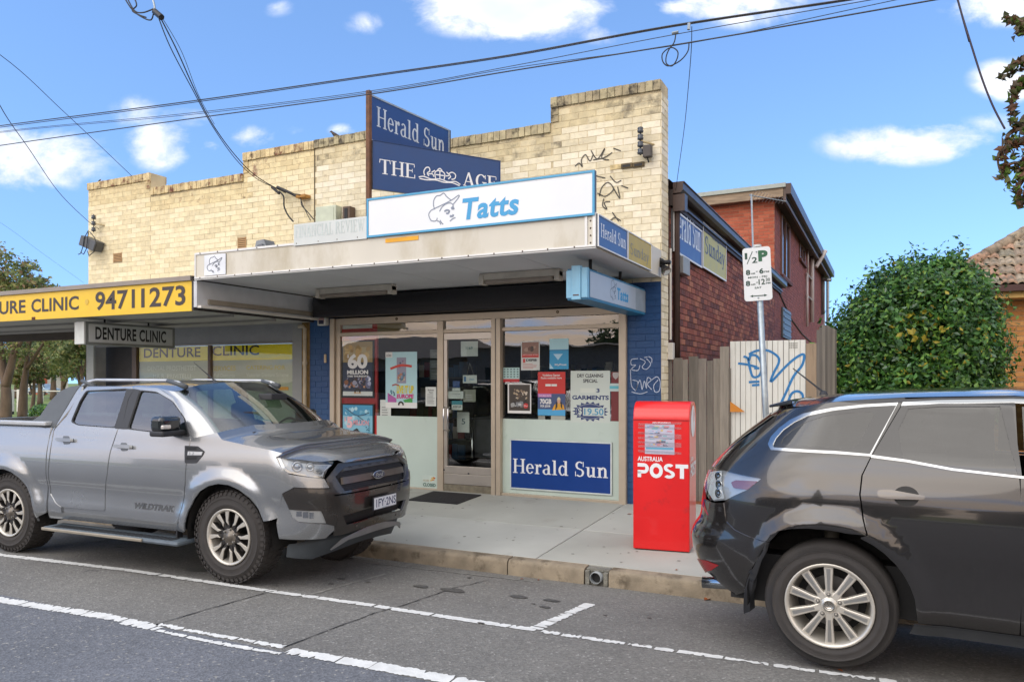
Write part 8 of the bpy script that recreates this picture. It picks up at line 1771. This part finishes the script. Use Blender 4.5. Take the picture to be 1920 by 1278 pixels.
# handle
hb_ = K_.px(1699, 930); panel(K_, [(hb_[0]+.065*cos(2*pi*k/20), hb_[1]+.055*sin(2*pi*k/20)) for k in range(20)], M('bowl_black','#080808',.5,var=0), wag, 'handle_bowl', off=.002, flange=0, step=.02, sides=sd)
slab_px(K_, ((1645,919),(1668,918),(1700,924),(1735,930),(1733,937),(1700,936),(1668,935),(1646,932)), .035, .03, M('handle_dark','#57524c',.2,.6,coat=1), wag, 'door_handle', sd, .02)
mb = MB(); mb.tube([(-.12, .05, 1.60), (-.33, .10, 1.77)], [.008, .004], 5); mb.lathe((-.12, .05, 1.585), (0, 0, 1), [(0, .03), (.02, .02), (.03, 0)], 10); mb.build('aerial', PLAS, wag)
# underbody, liners, seats
mb = MB(); mb.box(-.60, 3.3, -.66, .66, .30, .60); mb.box(.50, 2.1, -.78, .78, .32, .75); mb.box(-.5, .9, -.40, .40, .6, 1.1); mb.box(2.2, 3.3, -.40, .40, .6, 1.0); mb.build('underbody', DARK, wag)
for ax_ in (0, 2.62):
    for s_ in sd:
        mb = MB(); vs = []; n = 14
        for k in range(n+1):
            a = radians(-8+196*k/n)
            for yy in (.82, .50): vs.append((ax_+.47*cos(a), s_*yy, .37+.47*sin(a)))
        mb.add(vs, [(2*k, 2*k+1, 2*k+3, 2*k+2) for k in range(n)]+[tuple(2*k+1 for k in range(n+1))]); mb.build('arch_liner', MATS['liner'], wag)
mb = MB(); mb.tube([(-.02, -.62, .5), (0, -.60, .85)], .045, 10); mb.build('strut', M('strut_dirty','#4a463c',.7,var=.3), wag, smooth=True)
for x in (.55, 1.5):
    for y in (-.35, .35): mb = MB(); mb.box(x-.1, x+.06, y-.24, y+.24, .85, 1.28); mb.box(x-.07, x+.02, y-.13, y+.13, 1.30, 1.44); mb.build('seat', M('seat_black','#1d1c1d',.8), wag, bevel=.03)
mb = MB(); mb.box(-.5, 2.1, -.72, .72, .80, .84); mb.build('cabin_floor', DARK, wag)
for (x, s_) in ((0, -1), (2.62, -1), (0, 1), (2.62, 1)): wheel(wag, x, s_*(HC-.03), .368 if s_ < 0 else .30, .37, .243, .235, s_, 'wag')
# ------------------------------------------------------------------ vegetation
def leafmat(name, col, tr=.25, rough=.45, var=.25, spec=.4):
    m = bpy.data.materials.new(name); m.use_nodes = True; N = m.node_tree.nodes; L = m.node_tree.links; b = N['Principled BSDF']
    g = N.new('ShaderNodeNewGeometry'); n = N.new('ShaderNodeTexNoise'); n.inputs['Scale'].default_value = 2.2; n.inputs['Detail'].default_value = 4; L.new(g.outputs['Position'], n.inputs[0])
    r = N.new('ShaderNodeMapRange'); r.inputs[1].default_value = .3; r.inputs[2].default_value = .7; r.inputs[3].default_value = 1-var; r.inputs[4].default_value = 1+var; L.new(n.outputs[0], r.inputs[0])
    mx = N.new('ShaderNodeMix'); mx.data_type = 'RGBA'; mx.blend_type = 'MULTIPLY'; mx.inputs['Factor'].default_value = 1; mx.inputs['A'].default_value = (*lin(col), 1); L.new(r.outputs[0], mx.inputs['B']); L.new(mx.outputs['Result'], b.inputs['Base Color'])
    b.inputs['Roughness'].default_value = rough; b.inputs['Specular IOR Level'].default_value = spec
    if tr:
        t_ = N.new('ShaderNodeBsdfTranslucent'); L.new(mx.outputs['Result'], t_.inputs[0]); ms = N.new('ShaderNodeMixShader'); ms.inputs[0].default_value = tr; L.new(b.outputs[0], ms.inputs[1]); L.new(t_.outputs[0], ms.inputs[2]); L.new(ms.outputs[0], N['Material Output'].inputs[0])
    return m
def leaves(name, ells, n, size, mats, parent, seed=1, shell=.55, up=.3, curl=.25, sq=.55, wts=None, clump=0, zmin=None):
    """small folded leaves scattered through ellipsoids (cx,cy,cz,rx,ry,rz,weight)"""
    R = np.random.RandomState(seed); tot = sum(e[6] for e in ells); V = []; MI = []
    for e in ells:
        k = int(n*e[6]/tot); d = R.normal(size=(k, 3)); d /= np.linalg.norm(d, axis=1)[:, None]
        if clump:
            c = R.normal(size=(clump, 3)); c /= np.linalg.norm(c, axis=1)[:, None]; rad_c = shell+(1-shell)*R.rand(clump)**.6; idx = R.randint(0, clump, k)
            p = c[idx]*rad_c[idx][:, None]+R.normal(size=(k, 3))*.11; d = p/np.maximum(np.linalg.norm(p, axis=1), .01)[:, None]
        else: p = d*(shell+(1-shell)*R.rand(k)**.6)[:, None]
        P = p*np.array(e[3:6])+np.array(e[0:3])
        if zmin is not None: keep = P[:, 2] > zmin; P = P[keep]; d = d[keep]; k = len(P)
        nn = d*.9+R.normal(size=(k, 3))*.65+np.array([0, 0, up]); nn /= np.linalg.norm(nn, axis=1)[:, None]
        a = np.cross(nn, R.normal(size=(k, 3))); a /= np.linalg.norm(a, axis=1)[:, None]; b = np.cross(nn, a); s = size*(.6+.8*R.rand(k))[:, None]
        tip = P+a*s; base = P-a*s; l = P+b*s*sq-nn*s*curl+a*s*.1; r = P-b*s*sq-nn*s*curl+a*s*.1
        V.append(np.stack([base, l, tip, r], 1).reshape(-1, 3)); MI.append(R.choice(len(mats), size=k, p=wts))
    V = np.concatenate(V); MI = np.concatenate(MI); k = len(MI); off = np.array(OFF[parent.name]) if parent is not None else np.zeros(3)
    me = bpy.data.meshes.new(name); idx = np.arange(k)*4; tri = np.stack([idx, idx+1, idx+2, idx, idx+2, idx+3], 1).reshape(-1)
    me.vertices.add(4*k); me.vertices.foreach_set('co', (V-off).reshape(-1)); me.loops.add(6*k); me.loops.foreach_set('vertex_index', tri); me.polygons.add(2*k)
    me.polygons.foreach_set('loop_start', np.arange(2*k)*3); me.polygons.foreach_set('material_index', np.repeat(MI, 2)); me.update(); me.validate()
    for m in mats: me.materials.append(m)
    o = bpy.data.objects.new(name, me); COL.objects.link(o)
    if parent is not None: o.parent = parent
    return o
BARK = M('bark','#625345',.95,var=.3,vs=6,bump=1,bs=15,stretch=(1,1,.3))
def trunk(parent, base, limbs, mat=None, name='trunk'):
    b = MB()
    for pts, r0, r1 in limbs: n = len(pts); b.tube(catmull([Vector(base)+Vector(p) for p in pts], 4), [lerp(r0, r1, k/((n-1)*4)) for k in range((n-1)*4+1)], 8)
    return b.build(name, mat or BARK, parent, smooth=True)
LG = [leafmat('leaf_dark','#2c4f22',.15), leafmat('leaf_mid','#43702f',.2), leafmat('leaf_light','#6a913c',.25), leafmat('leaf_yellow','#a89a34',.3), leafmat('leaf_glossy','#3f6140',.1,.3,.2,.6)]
# big glossy bush between fence and neighbouring house
bu = thing('camellia_bush', 'large round glossy green bush behind the fence and the dark wagon roof', 'bush', (.45, 12.2, .1))
trunk(bu, (.45, 12.2, .1), [([(0,0,0),(.1,0,.8),(.3,.1,1.8),(.2,0,2.8)], .12, .03), ([(0,0,0),(-.3,.1,.9),(-.8,0,1.8)], .09, .02), ([(.1,0,.2),(.6,-.2,1.0),(1.0,-.1,2.0)], .08, .02)])
EL = [(.45,12.2,2.05,.98,1.0,1.35,1.0), (.72,12.1,2.35,.68,.9,.96,.7), (-.02,11.9,1.95,.78,.9,1.05,.7), (.30,12.1,2.75,.65,.8,.60,.5), (.84,12.0,1.75,.52,.8,.85,.5), (-.30,11.8,1.55,.55,.8,.95,.5), (.66,12.1,2.98,.42,.6,.36,.25), (.22,11.5,1.2,1.0,.6,.9,.6), (-.62,12.2,2.0,.30,.5,.42,.14), (1.0,12.2,2.3,.36,.6,.6,.25), (-.15,12.1,2.62,.35,.5,.32,.15)]
leaves('foliage', EL, 56000, .036, LG, bu, 3, shell=.82, wts=[.30, .34, .20, .02, .14], clump=190, zmin=.15)
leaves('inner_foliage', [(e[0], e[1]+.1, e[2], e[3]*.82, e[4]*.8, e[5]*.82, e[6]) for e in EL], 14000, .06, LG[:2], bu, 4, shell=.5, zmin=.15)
leaves('yellow_leaves', [(.35,11.25,2.35,.42,.25,.28,1), (.15,11.2,1.75,.6,.2,.4,.6)], 160, .045, [LG[3], LG[2]], bu, 5, shell=.2)
# autumn street tree whose branch tips hang in at the right edge
at = thing('street_tree', 'autumn street tree with curled brown and green leaves hanging in at the right edge', 'tree', (4.1, 5.6, .03))
trunk(at, (4.1, 5.6, .03), [([(0,0,0),(.02,0,1.6),(-.1,0,3.2),(-.3,0,5.2)], .14, .04), ([(0,0,2.2),(-.8,-.1,3.0),(-1.6,-.1,3.9),(-2.1,-.1,4.6)], .07, .012), ([(0,0,1.9),(-1.0,.05,2.6),(-1.9,0,3.0),(-2.35,0,2.9)], .06, .01), ([(-.05,0,3.0),(.8,.3,4.2),(1.2,.3,5.3)], .06, .02)])
AL = [leafmat('autumn_brown','#6b4a33',.3,.6), leafmat('autumn_olive','#56582a',.3,.6), leafmat('autumn_grey','#6e6452',.2,.6), leafmat('autumn_green','#5e7a30',.3,.5)]
leaves('foliage', [(4.0,5.7,4.4,1.6,1.5,1.6,1)], 5000, .05, AL, at, 8, shell=.4)
R = random.Random(21)
def twig(pts, n, sz, seed):
    Q = [at_y(x, y, 5.5) for x, y in pts]; P = catmull([Vector((3.3, 5.6, Q[0].z+.35)), Vector((2.1, 5.55, Q[0].z+.2))]+Q, 8); b = MB(); b.tube(P, [.02*(1-i/len(P))+.003 for i in range(len(P))], 5); n = int(n*1.5); b.build('twig', BARK, at)
    E_ = [(P[i].x, P[i].y, P[i].z-.01, .045, .05, .045, 1) for i in range(0, len(P), 2)]; leaves('leaf_spray', E_, n, sz, AL, at, seed, shell=.2, up=-.2, curl=.45, sq=.6)['kind'] = 'stuff'
twig(((1960,300),(1930,315),(1905,305),(1888,312),(1878,322)), 70, .026, 31); twig(((1960,200),(1930,250),(1908,262),(1892,268),(1900,285)), 90, .026, 32); twig(((1960,90),(1935,120),(1915,118),(1895,125),(1888,140)), 80, .026, 33)
twig(((1960,140),(1925,150),(1905,160),(1898,185),(1902,215),(1908,240)), 120, .026, 34); twig(((1960,40),(1930,44),(1905,36),(1885,30)), 80, .026, 35); twig(((1960,330),(1935,320),(1915,335),(1912,360),(1918,376)), 120, .026, 36)
twig(((1975,10),(1945,30),(1925,50),(1905,62)), 60, .026, 37); twig(((1970,260),(1940,280),(1925,300),(1916,330)), 130, .026, 38); twig(((1975,215),(1930,235),(1893,250),(1886,275),(1872,290),(1875,320),(1892,345)), 50, .026, 39)

# ------------------------------------------------------------------ tan brick house with tiled roof at the right
YH = 15.0; FHs = FY(YH); hx0 = at_y(1790, 700, YH).x
ho = thing('tiled_house', 'tan brick house with weathered terracotta tiled roof behind the bush', 'house', (hx0+2, YH, .1))
ze = at_y(1905, 562, YH).z; b = MB(); b.box(hx0, hx0+7, YH+.001, YH+7, .1, ze+.3); b.build('wall', MORT_T, ho)
lay(ho, FHs, courses([(hx0, hx0+5, .3, ze-.02)], L=.238, H=.0835, J=.011), TAN, proud=.005, nmax=300, seed=61)
b = MB(); b.box(hx0-.1, hx0+7, YH-.38, YH-.0, ze, ze+.03); b.build('eave_lining', M('eave_cream','#c9a96a',.6), ho); b = MB(); b.box(hx0-.25, hx0+7.2, YH-.40, YH-.381, ze+.0, ze+.13); b.build('fascia_board', M('fascia_cream','#c2a05c',.6), ho)
b = MB(); b.box(hx0-.3, hx0+7.2, YH-.52, YH-.401, ze+.10, ze+.20); b.build('gutter', M('gutter_maroon','#3f211c',.4), ho)
TILE = [M('tile_'+k, c, .9, var=.3, vs=7, bump=.6, bs=30, tint2='#5f5a4c', t2s=6, t2=.5) for k, c in zip('abcd', ('#9a8b76','#8d7d6a','#a08069','#88806e'))]
ey = YH-.5; ez = ze+.20; pitch = radians(31); rise = math.tan(pitch); hipx = hx0-.35
def roofz(y): return ez+(y-ey)*rise
ridge_y = YH+3.4; b = MB(); b.add([(hipx, ey, ez-.02), (hx0+7.3, ey, ez-.02), (hx0+7.3, ridge_y, roofz(ridge_y)-.02), (hipx+(ridge_y-ey)*.85, ridge_y, roofz(ridge_y)-.02)], [(0, 1, 2, 3)]); b.add([(hipx, ey, ez-.02), (hipx+(ridge_y-ey)*.85, ridge_y, roofz(ridge_y)-.02), (hipx, 2*ridge_y-ey, ez-.02)], [(0, 1, 2)]); b.build('roof', M('roof_under','#5a5044',.9), ho)
tw, tl_ = .225, .36; rows_ = int((ridge_y-ey)/cos(pitch)/1.0/.33)
tcache = {}
def tile_mesh(m):
    if m.name in tcache: return tcache[m.name]
    vs = []; prof = [(0, .0), (.03, .03), (.07, .035), (.10, .008), (.135, .03), (.17, .035), (.205, .008), (.225, .0)]
    for (y, z) in ((-.02, .035), (tl_*cos(pitch), .0+tl_*sin(pitch)*1.0)):
        for (x, h) in prof: vs.append((x, y, z+h-(0 if y > 0 else 0)))
    n = len(prof); vs += [(x, -.02, h+.035-.03) for x, h in prof]
    me = bpy.data.meshes.new('roof_tile'); me.from_pydata(vs, [], [(i, i+1, n+i+1, n+i) for i in range(n-1)]+[(2*n+i, 2*n+i+1, i+1, i) for i in range(n-1)]); me.materials.append(m); tcache[m.name] = me; return me
R = random.Random(4); cnt = 0
for r_ in range(14):
    y = ey+r_*.30; x = hipx+(y-ey)*.85+.05
    while x < hx0+3.4 and y < ridge_y-.2:
        o = bpy.data.objects.new('roof_tile', tile_mesh(R.choice(TILE))); COL.objects.link(o); o.parent = ho; o.location = Vector((x, y, roofz(y)+R.uniform(-.004, .004)))-OFF[ho.name]; x += tw+.002; cnt += 1
for k in range(14):
    s0, s1 = k*.36, k*.36+.38; b = MB(); d = Vector((.85, 1, rise*1.0)).normalized(); p = Vector((hipx, ey, ez+.05)); b.tube([p+d*s0, p+d*s1], [.10, .085], 10); b.build('hip_tile', R.choice(TILE), ho, smooth=True)

# ------------------------------------------------------------------ the park at the left
PG = [leafmat('gum_a','#6a784a',.35,.6), leafmat('gum_b','#808c50',.4,.6), leafmat('gum_c','#a19c62',.4,.6), leafmat('gum_d','#54633f',.3,.6), leafmat('gum_brown','#8f765c',.3,.7)]
def ptree(x, y_img_base, Y, label, crowns, limbs, n, size, seed, wts=None, kind='park_tree', clump=60):
    p = at_y(x, y_img_base, Y); base = Vector((p.x, Y, 0.0)); o = thing(kind, label, 'tree', tuple(base), 'trees in the park'); k = Y/20
    trunk(o, base, limbs)
    leaves('foliage', [(base.x+a, Y+b, c, d, e, f, w) for a, b, c, d, e, f, w in crowns], n, size, PG, o, seed, shell=.3, wts=wts, clump=clump)
def X_(px, Y): return at_y(px, 700, Y).x
Yt = 20
ptree(10, 760, Yt, 'near gum tree with a thick brown trunk at the left edge of the photo', [(-.6,0,6.4,1.3,1.5,1.2,1.2),(.6,.2,6.0,1.3,1.4,.9,1.1),(-.8,0,4.6,1.2,1.5,1.0,.8),(1.9,0,5.5,.8,1,.5,.5),(-2.6,0,5,1.5,1.5,1.6,1),(.3,0,3.0,1.0,1,.5,.3)], [([(0,0,0),(.05,0,1.2),(-.2,0,2.4),(-.6,0,4.4),(-.8,0,6.2)], .26, .05), ([(0,0,1.4),(.5,0,2.6),(.7,.1,4.0),(.9,.1,5.9)], .2, .03), ([(.3,0,2.3),(1.2,0,3.5),(1.8,0,4.7),(2.2,0,5.4)], .1, .02), ([(-.2,0,2.4),(-1.2,.1,3.6),(-2.0,.1,4.6)], .12, .03)], 5200, .085, 41, [.3,.3,.15,.1,.15])
ptree(42, 760, 21, 'second brown gum trunk just right of the thick one', [(.4,0,4.4,1.2,1.2,.9,1),(1.6,.3,4.0,1.1,1.2,.8,.9),(1.0,0,5.6,.9,1,.6,.7),(2.3,.2,5.2,.7,.8,.4,.3)], [([(0,0,0),(.1,0,1.4),(.35,0,2.6),(.5,0,4.4)], .22, .04), ([(.3,0,2.2),(1.2,.1,3.2),(2.0,.1,3.8)], .09, .02), ([(.4,0,3.0),(1.0,0,4.4),(1.6,0,5.3)], .08, .02)], 3200, .08, 42, [.2,.25,.15,.1,.3])
for i, (px, Y, h, w_, lab, wt) in enumerate(((75,34,5.2,2.6,'dark round tree in the middle of the park view',[.25,.1,.0,.65,0]),(120,30,5.4,2.4,'bright olive tree left of the clinic pier',[.3,.4,.25,.05,0]),(150,27,5.9,2.0,'grey green tree directly behind the clinic pier',[.5,.2,.1,.15,.05]),(100,44,7.5,4.0,'tall hazy gum in the back row of the park',[.4,.3,.1,.1,.1]),(30,46,7.0,4.0,'broad hazy gum in the back row at the far left',[.4,.2,.1,.2,.1]),(165,52,6.5,4.5,'low broad gum at the right of the back row',[.3,.2,.2,.3,0]),(60,27,4.0,1.6,'small drooping tree above the white posts',[.2,.3,.2,.1,.2]),(-180,26,6.5,2.8,'spreading gum just outside the left edge of the photo',[.3,.3,.2,.1,.1]),(-90,36,6.5,3.4,'pale gum in the park outside the left edge of the photo',[.3,.3,.2,.1,.1]))):
    x = X_(px, Y); o = thing('park_tree', lab, 'tree', (x, Y, 0), 'trees in the park'); RR = random.Random(50+i)
    trunk(o, (x, Y, 0), [([(0,0,0),(RR.uniform(-.2,.2),0,h*.3),(RR.uniform(-.4,.4),0,h*.7)], w_*.08, .04), ([(0,0,h*.25),(w_*.4,0,h*.6)], w_*.04, .02), ([(0,0,h*.25),(-w_*.4,0,h*.65)], w_*.04, .02)])
    cr = [(x+RR.uniform(-.6,.6)*w_, Y+RR.uniform(-.4,.4)*w_, h*RR.uniform(.42,.86), w_*RR.uniform(.3,.5), w_*.45, h*RR.uniform(.10,.2), 1) for _ in range(9)]
    leaves('foliage', cr, 4800, .075*Y/22, PG, o, 60+i, shell=.25, wts=wt, clump=34)
bs_ = thing('round_shrub', 'small round green shrub on the mulch at the left', 'shrub', (X_(80, 20), 20, .03)); x = X_(82, 19); leaves('foliage', [(x, 19, .42, .62, .5, .36, 1)], 2500, .05, LG[:3]+[LG[4]], bs_, 71, shell=.6); trunk(bs_, (x, 19, .03), [([(0,0,0),(0,0,.4)], .05, .02)])
for i, (px, lab) in enumerate(((21, 'white timber post left of the gum trunks'), (37, 'white timber post with dark foot right of the gum trunks'))):
    p = at_z(px, 752, .03); o = thing('white_post', lab, 'post', (X_(px, 24), 24, 0), 'white park posts'); b = MB(); x = X_(px, 24); b.box(x-.10, x+.10, 23.9, 24.1, .12, 1.25); b.build('post', WHITEP, o, bevel=.01); b = MB(); b.box(x-.09, x+.09, 23.91, 24.09, -.02, .119); b.build('post_foot', DARK, o)
o = thing('park_rail', 'low white rail running across the park behind the trunks', 'rail', (X_(70, 40), 40, 0)); b = MB(); b.box(X_(-60, 40), X_(170, 40), 39.95, 40.05, .82, .90); b.build('rail', WHITEP, o)
for k in range(7): b = MB(); x = X_(-60+k*35, 40); b.box(x-.05, x+.05, 39.96, 40.04, 0, .819); b.build('post', WHITEP, o)
hs_ = thing('distant_house', 'distant white house with small orange roof seen through the park trees', 'house', (X_(62, 62), 62, 0)); x0, x1 = X_(48, 62), X_(72, 62); b = MB(); b.box(x0, x1, 62, 66, 0, 2.4); b.build('wall', M('far_wall','#c9c3b8',.7), hs_)
b = MB(); b.add([(x0-.3, 61.6, 2.3), (x1+.3, 61.6, 2.3), (x1+.3, 66, 2.3), (x0-.3, 66, 2.3), (x0+.5, 63.8, 2.9), (x1-.5, 63.8, 2.9)], [(0,1,5,4),(1,2,5),(2,3,4,5),(3,0,4)]); b.build('roof', M('far_roof_white','#b5b0a6',.7), hs_)
xx = X_(72, 60); b = MB(); b.box(xx-1.0, xx+1.0, 60, 60.5, 0, 2.9); b.add([(xx-1.1, 59.8, 2.9), (xx+1.1, 59.8, 2.9), (xx+1.1, 60.8, 2.9), (xx-1.1, 60.8, 2.9), (xx, 60.3, 3.9)], [(0,1,4),(1,2,4),(2,3,4),(3,0,4)]); b.build('orange_gable', M('far_roof_orange','#a8583a',.8), hs_)
fc = thing('distant_car', 'distant pale blue parked car seen through the park trees', 'car', (X_(58, 56), 56, 0)); x = X_(70, 56); b = MB(); b.prism(FY(56), [(x-2.0,.3),(x+2.0,.3),(x+2.05,.75),(x+1.2,.85),(x+.8,1.35),(x-.9,1.35),(x-1.4,.9),(x-2.05,.8)], -1.6, 0); b.build('body', M('far_car','#8fa3b0',.3,.3), fc, bevel=.08)
b = MB(); b.prism(FY(55.99), [(x+1.05,.88),(x+.72,1.28),(x-.82,1.28),(x-1.2,.92)], 0, .02); b.build('window', GLOSSB, fc)
for dx in (-1.25, 1.25): b = MB(); b.lathe((x+dx, 56, .32), (0, -1, 0), [(0, .32), (.06, .32), (.06, .18), (.05, 0)], 14); b.build('wheel', TYRE, fc)
fl_ = thing('green_flag', 'small green and white shade hanging in the gum tree by the awning edge', 'flag', tuple(at_y(37, 625, 19))); b = MB(); b.prism(FY(19), [FY(19).px(*q) for q in ((30,616),(46,616),(43,628),(38,634),(33,628))], 0, .03); b.build('flag', C('#1f7a5a'), fl_)

# ------------------------------------------------------------------ across the street (behind the camera, seen in the glass and the paint)
foot2 = MB(); foot2.box(-60, 60, -13, -9, -.2, .12); tag(foot2.build('far_footpath', CONC[0]), kind='structure')
FHM = M('far_house_wall','#94857a',.8,var=.2); FHR = M('far_house_roof','#77706a',.8,var=.2)
for i, (x0, x1, y0, h, rh, lab) in enumerate(((-34,-22,-20,3.0,1.6,'low brick house across the street, farthest left'),(-20,-11,-17,3.4,.3,'flat roofed shop across the street with dark fascia'),(-9.5,-1,-19,3.0,1.8,'gabled brick house across the street facing the shops'),(1,12,-18,3.2,1.5,'wide brick house across the street behind the parked wagon'),(14,28,-19,3.0,1.7,'low brick house across the street, farthest right'))):
    o = thing('street_house', lab, 'house', ((x0+x1)/2, y0, .1), 'houses across the street'); b = MB(); b.box(x0, x1, y0-8, y0, .0, h); b.build('wall', FHM, o)
    b = MB(); b.add([(x0-.4, y0+.4, h), (x1+.4, y0+.4, h), (x1+.4, y0-8.4, h), (x0-.4, y0-8.4, h), (x0+2, y0-4, h+rh), (x1-2, y0-4, h+rh)], [(0,1,5,4),(1,2,5),(2,3,4,5),(3,0,4)]); b.build('roof', FHR, o)
    for k in range(3): wx = lerp(x0, x1, .2+.3*k); b = MB(); b.box(wx-.7, wx+.7, y0, y0+.04, 1.0, 2.3); b.build('window', GLOSSB, o)
for i, (x, y, h, lab) in enumerate(((-6.5,-22,8.5,'tall dark conifer across the street'),(-14,-25,6.5,'round tree across the street behind the flat roofed shop'),(-2,-24,5.5,'low tree across the street beside the gabled house'),(6,-26,7,'broad tree across the street behind the wide house'))):
    o = thing('street_side_tree', lab, 'tree', (x, y, 0), 'trees across the street'); trunk(o, (x, y, 0), [([(0,0,0),(0,0,h*.5),(0,0,h*.9)], .2, .04)])
    cr = [(x, y, h*(.35+.14*k), (1.9-.38*k) if i == 0 else 2.2, 1.6-.3*k if i == 0 else 2, h*.12 if i == 0 else h*.2, 1) for k in range(5 if i == 0 else 3)]; leaves('foliage', cr, 4000, .14, [PG[3], PG[0]], o, 90+i, shell=.3)
